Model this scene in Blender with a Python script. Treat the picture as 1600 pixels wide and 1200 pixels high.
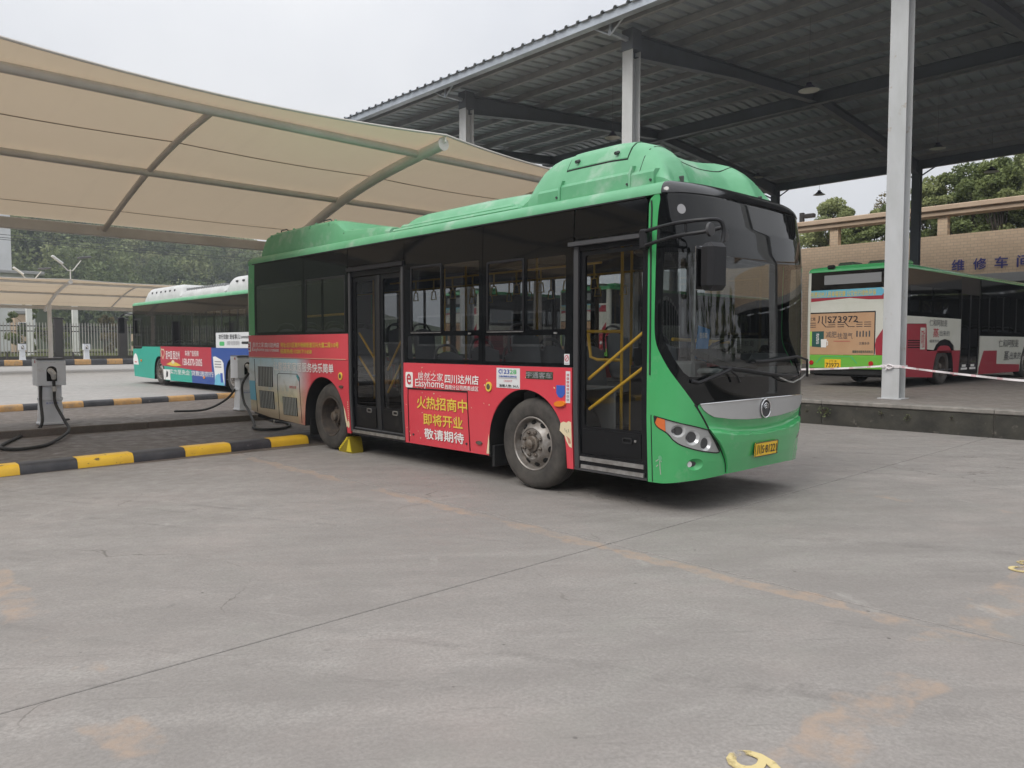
import bpy, bmesh, math, random
import numpy as np
from mathutils import Vector, Matrix
from mathutils.geometry import tessellate_polygon

random.seed(7)
rng = np.random.default_rng(7)
R = math.radians
for o in list(bpy.data.objects):
    bpy.data.objects.remove(o)
scene = bpy.context.scene
C = scene.collection

# ------------------------------------------------------------------ camera
# world: X runs across the parked bus (away from the camera), Y runs along it towards its tail, Z up
CAM = Vector((-5.826, -5.808, 1.6))
YAW, PITCH = R(46.8), math.atan(62.5 / 1190.0)
fwd = Vector((math.cos(YAW) * math.cos(PITCH), math.sin(YAW) * math.cos(PITCH), -math.sin(PITCH)))
rgt = Vector((math.sin(YAW), -math.cos(YAW), 0))
upv = rgt.cross(fwd)
cam_data = bpy.data.cameras.new('camera')
cam_data.sensor_width = 36
cam_data.lens = 36 * 1190 / 1600
cam_data.clip_start = 0.05
cam_data.clip_end = 3000
cam = bpy.data.objects.new('camera', cam_data)
m = Matrix((rgt, upv, -fwd)).transposed().to_4x4()
m.translation = CAM
cam.matrix_world = m
C.objects.link(cam)
scene.camera = cam

# ------------------------------------------------------------------ sky, sun, exposure
SUN_EL, SUN_AZ = R(46), R(184)
world = bpy.data.worlds.new('World')
scene.world = world
world.use_nodes = True
wn, wl = world.node_tree.nodes, world.node_tree.links
wn.clear()
out = wn.new('ShaderNodeOutputWorld')
bg = wn.new('ShaderNodeBackground')
bg.inputs['Strength'].default_value = 0.1
sky = wn.new('ShaderNodeTexSky')
sky.sky_type = 'NISHITA'
sky.sun_disc = False
sky.sun_elevation = SUN_EL
sky.sun_rotation = R(90) - SUN_AZ
sky.dust_density = 4
sky.air_density = 1.2
hs = wn.new('ShaderNodeHueSaturation')
hs.inputs['Saturation'].default_value = 0.22
wl.new(sky.outputs[0], hs.inputs['Color'])
tc = wn.new('ShaderNodeTexCoord')
nz = wn.new('ShaderNodeTexNoise')
nz.inputs['Scale'].default_value = 2.2
nz.inputs['Detail'].default_value = 4
wl.new(tc.outputs['Generated'], nz.inputs['Vector'])
rp = wn.new('ShaderNodeValToRGB')
rp.color_ramp.elements[0].position = 0.3
rp.color_ramp.elements[0].color = (4.6, 4.72, 5.05, 1)
rp.color_ramp.elements[1].position = 0.72
rp.color_ramp.elements[1].color = (6.3, 6.3, 6.35, 1)
wl.new(nz.outputs['Fac'], rp.inputs['Fac'])
mx = wn.new('ShaderNodeMixRGB')
mx.inputs['Fac'].default_value = 0.88          # a closed cloud deck hides most of the blue
wl.new(hs.outputs[0], mx.inputs['Color1'])
# overcast sky: brighter towards the zenith, the same all round
sx = wn.new('ShaderNodeSeparateXYZ'); wl.new(tc.outputs['Generated'], sx.inputs[0])
cl = wn.new('ShaderNodeMath'); cl.operation = 'MAXIMUM'; cl.inputs[1].default_value = 0; wl.new(sx.outputs['Z'], cl.inputs[0])
pw = wn.new('ShaderNodeMath'); pw.operation = 'POWER'; pw.inputs[1].default_value = 1.7; wl.new(cl.outputs[0], pw.inputs[0])
ma = wn.new('ShaderNodeMath'); ma.operation = 'MULTIPLY_ADD'; ma.inputs[1].default_value = 1.35; ma.inputs[2].default_value = 1.0; wl.new(pw.outputs[0], ma.inputs[0])
vm = wn.new('ShaderNodeVectorMath'); vm.operation = 'SCALE'; wl.new(rp.outputs[0], vm.inputs[0]); wl.new(ma.outputs[0], vm.inputs['Scale'])
wl.new(vm.outputs[0], mx.inputs['Color2'])
wl.new(mx.outputs[0], bg.inputs['Color'])
wl.new(bg.outputs[0], out.inputs['Surface'])

sun_data = bpy.data.lights.new('sun', 'SUN')
sun_data.energy = 1.45
sun_data.angle = R(30)
sun_data.color = (1.0, 0.965, 0.91)
sun = bpy.data.objects.new('sun', sun_data)
sd = Vector((math.cos(SUN_AZ) * math.cos(SUN_EL), math.sin(SUN_AZ) * math.cos(SUN_EL), math.sin(SUN_EL)))
sun.rotation_euler = sd.to_track_quat('Z', 'Y').to_euler()
sun.location = (0, 0, 60)
C.objects.link(sun)
scene.view_settings.view_transform = 'Standard'
scene.view_settings.look = 'None'
scene.view_settings.gamma = 1
scene.view_settings.exposure = 0.5
scene.view_settings.use_curve_mapping = False
scene.render.engine = 'CYCLES'
scene.cycles.use_denoising = True
scene.cycles.max_bounces = 10
scene.cycles.transparent_max_bounces = 24
scene.cycles.glossy_bounces = 4
scene.cycles.diffuse_bounces = 4
scene.cycles.sample_clamp_indirect = 6
scene.cycles.caustics_reflective = False
scene.cycles.caustics_refractive = False

# ------------------------------------------------------------------ materials
def new_mat(name):
    mt = bpy.data.materials.new(name)
    mt.use_nodes = True
    return mt, mt.node_tree.nodes, mt.node_tree.links

def c4(c): return (c[0], c[1], c[2], 1)

def noise_fac(n, l, scale, detail=5, lo=.35, hi=.65, stretch=None, pos=None):
    g = pos or n.new('ShaderNodeNewGeometry').outputs['Position']
    mp = n.new('ShaderNodeMapping')
    mp.inputs['Scale'].default_value = stretch or (1, 1, 1)
    l.new(g, mp.inputs['Vector'])
    t = n.new('ShaderNodeTexNoise')
    t.inputs['Scale'].default_value = scale
    t.inputs['Detail'].default_value = detail
    t.inputs['Roughness'].default_value = .62
    l.new(mp.outputs[0], t.inputs['Vector'])
    r = n.new('ShaderNodeMapRange')
    r.inputs['From Min'].default_value = lo
    r.inputs['From Max'].default_value = hi
    l.new(t.outputs['Fac'], r.inputs['Value'])
    return r.outputs[0]

def mixc(n, l, fac, a, b, mode='MIX'):
    mnode = n.new('ShaderNodeMixRGB')
    mnode.blend_type = mode
    for key, v in (('Fac', fac), ('Color1', a), ('Color2', b)):
        if isinstance(v, (int, float)): mnode.inputs[key].default_value = v
        elif isinstance(v, (tuple, list)): mnode.inputs[key].default_value = c4(v)
        else: l.new(v, mnode.inputs[key])
    return mnode.outputs[0]

def mth(n, l, op, a, b=None, clamp=False):
    q = n.new('ShaderNodeMath')
    q.operation = op
    q.use_clamp = clamp
    for k, v in ((0, a), (1, b)):
        if v is None: continue
        if isinstance(v, (int, float)): q.inputs[k].default_value = v
        else: l.new(v, q.inputs[k])
    return q.outputs[0]

def xyz(n, l):
    s = n.new('ShaderNodeSeparateXYZ')
    l.new(n.new('ShaderNodeNewGeometry').outputs['Position'], s.inputs[0])
    return s.outputs

def smat(name, col, rough=.5, metal=0, col2=None, scale=3, stretch=None, lo=.35, hi=.65, bump=0, bscale=40, spec=.5, coat=0, dirt=None, dscale=1.5, dlo=.5, dhi=.75):
    """principled paint / plastic / metal with two noise-mixed tones, optional dirt tone and fine bump"""
    mt, n, l = new_mat(name)
    b = n['Principled BSDF']
    b.inputs['Base Color'].default_value = c4(col)
    b.inputs['Roughness'].default_value = rough
    b.inputs['Metallic'].default_value = metal
    b.inputs['Specular IOR Level'].default_value = spec
    b.inputs['Coat Weight'].default_value = coat
    b.inputs['Coat Roughness'].default_value = .08
    if col2 is not None or dirt is not None:
        cc = col
        if col2 is not None:
            cc = mixc(n, l, noise_fac(n, l, scale, lo=lo, hi=hi, stretch=stretch), col, col2)
        if dirt is not None:
            cc = mixc(n, l, noise_fac(n, l, dscale, 8, dlo, dhi), cc, dirt)
        l.new(cc, b.inputs['Base Color'])
    if bump:
        t = n.new('ShaderNodeTexNoise')
        t.inputs['Scale'].default_value = bscale
        t.inputs['Detail'].default_value = 6
        l.new(n.new('ShaderNodeNewGeometry').outputs['Position'], t.inputs['Vector'])
        bp = n.new('ShaderNodeBump')
        bp.inputs['Strength'].default_value = bump
        bp.inputs['Distance'].default_value = .01
        l.new(t.outputs['Fac'], bp.inputs['Height'])
        l.new(bp.outputs[0], b.inputs['Normal'])
    return mt

def glass_mat(name, tint, refl=1.0, rough=0.0, base=.04):
    """thin pane: tinted see-through sheet with a Schlick mirror reflection"""
    mt, n, l = new_mat(name)
    n.remove(n['Principled BSDF'])
    o = n['Material Output']
    tr = n.new('ShaderNodeBsdfTransparent')
    tr.inputs['Color'].default_value = c4(tint)
    gl = n.new('ShaderNodeBsdfGlossy')
    gl.inputs['Roughness'].default_value = rough
    gl.inputs['Color'].default_value = (refl, refl, refl, 1)
    ge = n.new('ShaderNodeNewGeometry')
    dp = n.new('ShaderNodeVectorMath')
    dp.operation = 'DOT_PRODUCT'
    l.new(ge.outputs['Normal'], dp.inputs[0])
    l.new(ge.outputs['Incoming'], dp.inputs[1])
    a = mth(n, l, 'ABSOLUTE', dp.outputs['Value'])
    s = mth(n, l, 'SUBTRACT', 1.0, a)
    p = mth(n, l, 'POWER', s, 5.0)
    f = mth(n, l, 'MULTIPLY_ADD', p, 1 - base)
    f.node.inputs[2].default_value = base
    ms = n.new('ShaderNodeMixShader')
    l.new(f, ms.inputs[0])
    l.new(tr.outputs[0], ms.inputs[1])
    l.new(gl.outputs[0], ms.inputs[2])
    l.new(ms.outputs[0], o.inputs['Surface'])
    return mt

def leaf_mat(name, dark, light, scale=.35, trans=.25, tint=None):
    mt, n, l = new_mat(name)
    b = n['Principled BSDF']
    b.inputs['Roughness'].default_value = .65
    b.inputs['Specular IOR Level'].default_value = .25
    ge = n.new('ShaderNodeNewGeometry')
    f1 = noise_fac(n, l, scale, 3, .35, .68)
    f2 = mth(n, l, 'MULTIPLY', ge.outputs['Random Per Island'], .45)
    f = mth(n, l, 'ADD', mth(n, l, 'MULTIPLY', f1, .65), f2, True)
    col = mixc(n, l, f, dark, light)
    if tint:
        at = n.new('ShaderNodeAttribute'); at.attribute_name = 'tint'
        col = mixc(n, l, at.outputs['Fac'], col, tint)
        vr = n.new('ShaderNodeAttribute'); vr.attribute_name = 'shade'
        col = mixc(n, l, vr.outputs['Fac'], col, tuple(x * .42 for x in dark))
    l.new(col, b.inputs['Base Color'])
    tl = n.new('ShaderNodeBsdfTranslucent')
    l.new(col, tl.inputs['Color'])
    ms = n.new('ShaderNodeMixShader')
    ms.inputs[0].default_value = trans
    l.new(b.outputs[0], ms.inputs[1])
    l.new(tl.outputs[0], ms.inputs[2])
    l.new(ms.outputs[0], n['Material Output'].inputs['Surface'])
    return mt

M = {}
M['green'] = smat('bus_green_paint', (.048, .335, .108), .24, coat=.6, col2=(.058, .37, .125), scale=1.3, dirt=(.20, .37, .22), dscale=2.6, dlo=.58, dhi=.82, bump=.05, bscale=2.5)
M['roof_green'] = smat('faded_roof_green_paint', (.10, .335, .17), .42, col2=(.135, .385, .21), scale=2.4, dirt=(.34, .46, .37), dscale=2.3, dlo=.54, dhi=.76, bump=.03, bscale=6)
M['red'] = smat('red_print_film', (.60, .05, .072), .32, col2=(.64, .066, .086), scale=.9, dirt=(.52, .10, .10), dscale=2.5, dlo=.60, dhi=.80, bump=.05, bscale=2.5)
M['black_glass'] = smat('black_glass_border', (.005, .0055, .006), .03, spec=.45)
M['side_black'] = smat('black_side_glass', (.005, .0055, .006), .05, spec=.22)
M['black'] = smat('black_trim', (.013, .013, .015), .45, spec=.3)
M['header'] = smat('gloss_black_header', (.006, .006, .007), .12, spec=.8)
M['door_black'] = smat('black_door_paint', (.009, .0095, .011), .36, spec=.25, dirt=(.045, .042, .038), dscale=3.5, dlo=.58, dhi=.85)
M['rubber'] = smat('black_rubber', (.012, .012, .013), .75)
M['seam'] = smat('dark_panel_gap', (.008, .008, .008), .9)
M['tyre'] = smat('dusty_tyre_rubber', (.035, .032, .030), .88, col2=(.075, .068, .06), scale=5, bump=.25, bscale=70)
M['rim'] = smat('grey_steel_rim', (.30, .285, .27), .48, .4, col2=(.15, .12, .095), scale=8, lo=.38, hi=.7)
M['hub'] = smat('dusty_wheel_hub', (.17, .15, .13), .6, .35, col2=(.10, .075, .055), scale=14)
M['darkrim'] = smat('dirty_dark_rim', (.045, .038, .034), .7, .1, col2=(.09, .07, .055), scale=9)
M['under'] = smat('underbody_black', (.012, .012, .012), .9)
M['alu'] = smat('brushed_aluminium', (.52, .52, .52), .38, .85, col2=(.35, .34, .33), scale=12)
M['silver'] = smat('silver_trim_paint', (.42, .42, .42), .36, .35, col2=(.47, .47, .47), scale=2)
M['chrome'] = smat('chrome', (.75, .75, .76), .08, 1)
M['lamp_silver'] = smat('headlamp_bowl', (.80, .80, .81), .25, .35)
M['lamp_dark'] = smat('headlamp_bulb_housing', (.08, .08, .085), .2, .4)
M['amber'] = smat('amber_plastic', (.75, .22, .02), .2, coat=.4)
M['orange'] = smat('orange_indicator_lens', (.78, .16, .025), .22, coat=.4)
M['lens_red'] = smat('red_lamp_lens', (.45, .02, .02), .2, coat=.4)
M['white'] = smat('white_paint', (.74, .74, .73), .45, col2=(.66, .66, .64), scale=2)
M['print_white'] = smat('white_print', (.80, .79, .77), .5)
M['print_yellow'] = smat('yellow_print', (.74, .55, .08), .5)
M['print_cream'] = smat('cream_print', (.72, .62, .42), .5)
M['print_blue'] = smat('blue_print', (.04, .10, .42), .45)
M['print_green'] = smat('green_print', (.08, .45, .15), .5)
M['print_red'] = smat('red_print', (.5, .04, .06), .5)
M['print_black'] = smat('black_print', (.02, .02, .025), .5)
M['print_grey'] = smat('grey_print', (.28, .28, .29), .5)
M['print_teal'] = smat('teal_print', (.05, .30, .34), .5)
M['slat'] = smat('grille_slat_print', (.34, .35, .32), .5)
M['print_ink'] = smat('dark_grey_print', (.075, .075, .08), .5)
M['paper'] = smat('sticker_white', (.66, .67, .68), .5)
M['plate'] = smat('yellow_number_plate', (.88, .55, .03), .35)
M['nameplate'] = smat('dark_green_name_plate', (.045, .07, .05), .3, .4, col2=(.12, .16, .12), scale=30)
M['rail_yellow'] = smat('yellow_handrail', (.78, .46, .04), .3, coat=.3)
M['int_grey'] = smat('interior_grey_plastic', (.24, .245, .25), .55)
M['int_dark'] = smat('interior_dark_plastic', (.045, .045, .048), .6)
M['int_brown'] = smat('interior_ceiling_liner', (.13, .125, .115), .7)
M['int_floor'] = smat('interior_floor', (.06, .06, .065), .7)
M['seat'] = smat('seat_plastic', (.20, .215, .235), .4)
M['seat_rail'] = smat('seat_grab_rail', (.10, .10, .11), .4)
M['strap'] = smat('hanging_strap', (.62, .40, .06), .45)
M['blue_box'] = smat('blue_fare_sign', (.015, .22, .55), .4)
M['curtain'] = smat('dark_blue_cloth', (.012, .014, .03), .9)
M['extinguisher'] = smat('red_steel', (.4, .02, .02), .35)
M['glass'] = glass_mat('tinted_side_glass', (.50, .51, .51), .9, base=.07)
M['glass_dark'] = glass_mat('dark_tinted_glass', (.40, .402, .402), .95, base=.10)
M['windscreen'] = glass_mat('windscreen_glass', (.52, .56, .55), 1.0, base=.075)
M['door_glass'] = glass_mat('door_glass', (.72, .74, .73), 1.0)
M['lens'] = glass_mat('clear_lamp_lens', (.93, .94, .94), 1.0)
M['unit_grey'] = smat('grimy_roof_unit_white', (.58, .585, .58), .5, col2=(.46, .465, .46), scale=2.2)
M['teal'] = smat('teal_bus_print', (.02, .36, .27), .4, col2=(.025, .38, .29), scale=1)
M['navy'] = smat('blue_bus_print', (.025, .075, .30), .4)
M['maroon'] = smat('dark_red_print', (.36, .03, .05), .4)
M['teal_red'] = smat('crimson_banner_print', (.44, .03, .055), .4)
M['lime'] = smat('lime_green_paint', (.16, .47, .06), .35, coat=.2)
M['tan_print'] = smat('tan_advert_print', (.50, .30, .17), .45, col2=(.54, .34, .20), scale=2)
M['cream_body'] = smat('off_white_bus_paint', (.66, .66, .60), .45, col2=(.60, .61, .53), scale=1.5)
M['sky_print'] = smat('sky_blue_print', (.15, .46, .62), .45)
M['lime_print'] = smat('bright_green_print', (.38, .62, .10), .5)
M['dkgreen_print'] = smat('dark_green_box_print', (.02, .09, .08), .5)

# ------------------------------------------------------------------ materials of the place
def concrete_mat(name, c1, c2, strips=True, joints=True):
    mt, n, l = new_mat(name)
    b = n['Principled BSDF']
    P = n.new('ShaderNodeNewGeometry').outputs['Position']
    col = mixc(n, l, noise_fac(n, l, .35, 6, .32, .68, pos=P), c1, c2)
    # tyre-polished and dusty streaks, running across the yard
    rot = n.new('ShaderNodeVectorRotate')
    rot.rotation_type = 'Z_AXIS'
    rot.inputs['Angle'].default_value = R(38)
    l.new(P, rot.inputs['Vector'])
    st = noise_fac(n, l, 1.0, 7, .42, .74, stretch=(.32, 2.3, 1), pos=rot.outputs[0])
    col = mixc(n, l, mth(n, l, 'MULTIPLY', st, .55), col, tuple(x * .66 for x in c1))
    st2 = noise_fac(n, l, .8, 7, .54, .78, stretch=(.28, 1.7, 1), pos=rot.outputs[0])
    col = mixc(n, l, mth(n, l, 'MULTIPLY', st2, .42), col, tuple(min(1, x * 1.42) for x in c2))
    # mottling and grit
    mo = noise_fac(n, l, 5.5, 8, .35, .7, pos=P)
    col = mixc(n, l, mth(n, l, 'MULTIPLY', mo, .42), col, tuple(x * .70 for x in c1))
    gr = noise_fac(n, l, 48, 6, .36, .62, pos=P)
    col = mixc(n, l, mth(n, l, 'MULTIPLY', gr, .52), col, tuple(x * .62 for x in c1))
    # warm and cool patches, fine scratches, specks
    col = mixc(n, l, mth(n, l, 'MULTIPLY', noise_fac(n, l, .7, 4, .5, .72, pos=P), .35), col, (c1[0] * 1.08, c1[1] * .98, c1[2] * .96))
    col = mixc(n, l, mth(n, l, 'MULTIPLY', noise_fac(n, l, 1.3, 4, .55, .75, stretch=(1, 1.4, 1), pos=P), .35), col, (c1[0] * .92, c1[1] * .98, c1[2] * .94))
    sc1 = noise_fac(n, l, 6, 8, .60, .66, stretch=(.22, 2.6, 1), pos=rot.outputs[0])
    col = mixc(n, l, mth(n, l, 'MULTIPLY', sc1, .32), col, tuple(x * .55 for x in c1))
    rot2 = n.new('ShaderNodeVectorRotate'); rot2.rotation_type = 'Z_AXIS'; rot2.inputs['Angle'].default_value = R(62); l.new(P, rot2.inputs['Vector'])
    sc2 = noise_fac(n, l, 7, 8, .62, .68, stretch=(.18, 3, 1), pos=rot2.outputs[0])
    col = mixc(n, l, mth(n, l, 'MULTIPLY', sc2, .10), col, tuple(min(1, x * 1.35) for x in c2))
    vo = n.new('ShaderNodeTexVoronoi'); vo.inputs['Scale'].default_value = 2.6; l.new(P, vo.inputs['Vector'])
    spk = n.new('ShaderNodeMapRange'); spk.inputs['From Min'].default_value = .035; spk.inputs['From Max'].default_value = .02; l.new(vo.outputs['Distance'], spk.inputs['Value'])
    col = mixc(n, l, mth(n, l, 'MULTIPLY', spk.outputs[0], .75), col, (.06, .055, .05))
    md = noise_fac(n, l, 2.1, 9, .40, .64, stretch=(.8, 1.5, 1), pos=rot.outputs[0])
    col = mixc(n, l, mth(n, l, 'MULTIPLY', md, .42), col, tuple(x * .72 for x in c1))
    # tyre marks: faint dark arcs
    tyr = noise_fac(n, l, 1.0, 5, .57, .66, stretch=(.12, 3.2, 1), pos=rot2.outputs[0])
    col = mixc(n, l, mth(n, l, 'MULTIPLY', mth(n, l, 'MULTIPLY', tyr, noise_fac(n, l, 3, 6, .4, .65, pos=P)), .55), col, tuple(x * .5 for x in c1))
    # hairline cracks
    vw = n.new('ShaderNodeVectorMath'); vw.operation = 'ADD'; wn_ = n.new('ShaderNodeTexNoise'); wn_.inputs['Scale'].default_value = 1.4; wn_.inputs['Detail'].default_value = 6; l.new(P, wn_.inputs['Vector']); l.new(P, vw.inputs[0]); l.new(wn_.outputs['Color'], vw.inputs[1])
    ce = n.new('ShaderNodeTexVoronoi'); ce.feature = 'DISTANCE_TO_EDGE'; ce.inputs['Scale'].default_value = .33; l.new(vw.outputs[0], ce.inputs['Vector'])
    ck_ = n.new('ShaderNodeMapRange'); ck_.inputs['From Min'].default_value = .0035; ck_.inputs['From Max'].default_value = .0012; l.new(ce.outputs['Distance'], ck_.inputs['Value'])
    col = mixc(n, l, mth(n, l, 'MULTIPLY', mth(n, l, 'MULTIPLY', ck_.outputs[0], noise_fac(n, l, .6, 3, .52, .60, pos=P)), .6), col, (.09, .08, .07))
    # oil drips and dark spots
    sp = noise_fac(n, l, 2.7, 3, .70, .76, pos=P)
    col = mixc(n, l, mth(n, l, 'MULTIPLY', sp, .45), col, (.10, .095, .09))
    # pale scuffs
    sc = noise_fac(n, l, 1.9, 9, .64, .78, stretch=(1.3, .5, 1), pos=rot.outputs[0])
    col = mixc(n, l, mth(n, l, 'MULTIPLY', sc, .5), col, (.50, .48, .45))
    if strips:
        s = n.new('ShaderNodeSeparateXYZ')
        wob = n.new('ShaderNodeTexNoise')
        wob.inputs['Scale'].default_value = 3.2
        wob.inputs['Detail'].default_value = 7
        l.new(P, wob.inputs['Vector'])
        l.new(P, s.inputs[0])
        def strip(axis, centre, half, thr, seed):
            d = mth(n, l, 'ABSOLUTE', mth(n, l, 'SUBTRACT', s.outputs[axis], centre))
            d = mth(n, l, 'ADD', d, mth(n, l, 'MULTIPLY', mth(n, l, 'SUBTRACT', wob.outputs['Fac'], .5), .35))
            inside = n.new('ShaderNodeMapRange')
            inside.inputs['From Min'].default_value = half
            inside.inputs['From Max'].default_value = half - .03
            l.new(d, inside.inputs['Value'])
            q = n.new('ShaderNodeMapping')
            q.inputs['Location'].default_value = (seed, seed * 1.7, 0)
            l.new(P, q.inputs['Vector'])
            patch_n = noise_fac(n, l, .9, 5, thr, thr + .06, pos=q.outputs[0])
            return mth(n, l, 'MULTIPLY', inside.outputs[0], patch_n)
        band = strip('Y', .75, .42, .40, 6.6)                   # pale band where tyres have scrubbed the slab
        col = mixc(n, l, mth(n, l, 'MULTIPLY', mth(n, l, 'MULTIPLY', band, st2), .45), col, (.50, .48, .45))
        k = strip('X', -1.235, .085, .43, 0)                      # what is left of old bay lines
        k = mth(n, l, 'MAXIMUM', k, strip('Y', -4.5, .15, .485, 3.3))
        k = mth(n, l, 'MAXIMUM', k, strip('X', -4.9, .12, .51, 8.1))
        k = mth(n, l, 'MAXIMUM', k, strip('X', 2.5, .13, .5, 4.4))
        col = mixc(n, l, mth(n, l, 'MULTIPLY', mth(n, l, 'MULTIPLY', k, noise_fac(n, l, 9, 8, .3, .6, pos=P)), .68), col, (.36, .27, .205))
    l.new(col, b.inputs['Base Color'])
    rr = n.new('ShaderNodeMapRange')
    rr.inputs['To Min'].default_value = .5
    rr.inputs['To Max'].default_value = .82
    l.new(mo, rr.inputs['Value'])
    l.new(rr.outputs[0], b.inputs['Roughness'])
    b.inputs['Specular IOR Level'].default_value = .35
    t = n.new('ShaderNodeTexNoise')
    t.inputs['Scale'].default_value = 55
    t.inputs['Detail'].default_value = 8
    l.new(P, t.inputs['Vector'])
    bp = n.new('ShaderNodeBump')
    bp.inputs['Strength'].default_value = .4
    bp.inputs['Distance'].default_value = .008
    l.new(t.outputs['Fac'], bp.inputs['Height'])
    l.new(bp.outputs[0], b.inputs['Normal'])
    return mt

M['concrete'] = concrete_mat('yard_concrete', (.285, .264, .247), (.375, .355, .334))
M['concrete_far'] = concrete_mat('far_yard_concrete', (.37, .355, .335), (.43, .41, .39), strips=False)
M['island'] = concrete_mat('stained_island_concrete', (.135, .112, .094), (.205, .175, .152), strips=False)
M['platform_top'] = concrete_mat('platform_concrete', (.235, .21, .19), (.285, .26, .235), strips=False)
M['platform_edge'] = smat('mossy_platform_edge', (.028, .027, .023), .9, col2=(.055, .052, .042), scale=3.5, bump=.6, bscale=18, dirt=(.17, .155, .13), dscale=5, dlo=.63, dhi=.75)
M['platform_lip'] = smat('worn_concrete_lip', (.27, .25, .225), .8, col2=(.16, .15, .135), scale=4, bump=.3, bscale=40)
M['kerb_yellow'] = smat('chipped_yellow_kerb_paint', (.80, .49, .03), .5, col2=(.70, .41, .03), scale=4, dirt=(.10, .07, .035), dscale=9, dlo=.64, dhi=.69)
M['kerb_black'] = smat('worn_black_kerb_paint', (.030, .030, .035), .55, col2=(.055, .053, .056), scale=5, dirt=(.19, .18, .17), dscale=8, dlo=.66, dhi=.74)
M['kerb_orange'] = smat('dirty_orange_kerb_paint', (.42, .235, .085), .65, col2=(.50, .29, .11), scale=4, dirt=(.24, .18, .12), dscale=6, dlo=.5, dhi=.7)
M['paint_number'] = None
M['steel_white'] = smat('grey_white_column_paint', (.50, .51, .52), .5, col2=(.42, .43, .43), scale=2.4, stretch=(1, 1, .35), dirt=(.30, .22, .15), dscale=4.2, dlo=.63, dhi=.74, bump=.1, bscale=12)
M['steel_grey'] = smat('dark_grey_steel_paint', (.13, .145, .17), .55, col2=(.11, .12, .135), scale=1.2)
M['purlin'] = smat('galvanised_purlin', (.28, .285, .295), .5, .2, col2=(.22, .225, .235), scale=2)
M['roof_sheet'] = smat('corrugated_roof_sheet', (.34, .38, .42), .5, .1, col2=(.29, .315, .345), scale=1.1)
M['gutter'] = smat('galvanised_gutter', (.46, .50, .55), .4, .45, col2=(.36, .39, .43), scale=2.5)
M['pipe_grey'] = smat('grey_canopy_pipe', (.58, .55, .51), .45, col2=(.50, .47, .43), scale=2, dirt=(.36, .27, .19), dscale=3, dlo=.66, dhi=.8)
M['pipe_white'] = smat('white_canopy_pipe', (.70, .67, .63), .45, col2=(.62, .59, .55), scale=2)
M['lamp_shade'] = smat('dark_lamp_shade', (.05, .045, .07), .4)
M['lamp_in'] = smat('enamel_lamp_inside', (.55, .54, .50), .4)
M['rod'] = smat('grey_rod', (.16, .16, .17), .6)
M['wire'] = smat('wire_black', (.02, .02, .02), .6)
M['charger'] = smat('charger_grey_white', (.72, .74, .77), .4, col2=(.66, .68, .71), scale=3, dirt=(.45, .42, .39), dscale=4, dlo=.6, dhi=.8)
M['charger_dark'] = smat('charger_lid_grey', (.105, .105, .11), .5)
M['cable'] = smat('charging_cable', (.028, .028, .026), .7)
M['plug'] = smat('grey_white_plug', (.56, .55, .52), .4)
M['fence_dark'] = smat('dark_fence_paint', (.032, .027, .026), .6)
M['picket'] = smat('pale_fence_picket', (.36, .345, .32), .55)
M['fence_wall'] = smat('dark_plinth', (.042, .038, .038), .85, col2=(.065, .06, .058), scale=3)
M['white_wall'] = smat('white_render', (.60, .61, .62), .8, col2=(.54, .55, .55), scale=.6)
M['blue_glass'] = smat('blue_window_band', (.05, .10, .19), .15)
M['pane_grey'] = smat('window_pane_dark', (.03, .035, .042), .08)
M['trunk'] = smat('bark', (.085, .065, .05), .9, col2=(.05, .04, .032), scale=6)
M['leaf_hill'] = leaf_mat('hillside_leaves', (.055, .088, .04), (.20, .24, .095), .5, tint=(.36, .38, .18))
M['leaf_tree'] = leaf_mat('tree_leaves', (.065, .095, .035), (.22, .26, .095), .5)
M['leaf_light'] = leaf_mat('bamboo_leaves', (.11, .14, .05), (.34, .37, .16), .45)
M['leaf_dry'] = leaf_mat('dry_shrub_leaves', (.07, .065, .03), (.22, .18, .08), .6)
M['leaf_weed'] = leaf_mat('weed_leaves', (.06, .10, .03), (.28, .32, .16), 8)
M['hill'] = smat('hill_soil', (.045, .06, .028), .95, col2=(.07, .085, .04), scale=.1)
M['grass'] = smat('verge_grass_soil', (.12, .135, .05), .95, col2=(.19, .20, .085), scale=.5)
M['grass_blade'] = leaf_mat('grass_blades', (.09, .11, .035), (.25, .26, .10), .6)
M['chock_gap'] = smat('chock_shadow_gap', (.24, .18, .012), .6)  # darker yellow for the chock body: shade between its ribs put into the colour
M['chock'] = smat('yellow_chock_plastic', (.74, .60, .035), .45, col2=(.62, .48, .03), scale=7)
M['tape_white'] = smat('white_barrier_tape', (.72, .68, .69), .45)
M['tape_red'] = smat('faded_red_barrier_tape', (.64, .44, .46), .45)
M['sign_blue'] = smat('blue_sign_letters', (.05, .05, .22), .45)
M['lintel'] = smat('grey_lintel', (.30, .30, .30), .7)
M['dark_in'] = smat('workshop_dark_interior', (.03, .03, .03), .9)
M['cap_stone'] = smat('tan_coping', (.54, .41, .30), .8, col2=(.47, .35, .25), scale=1.2)

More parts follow.
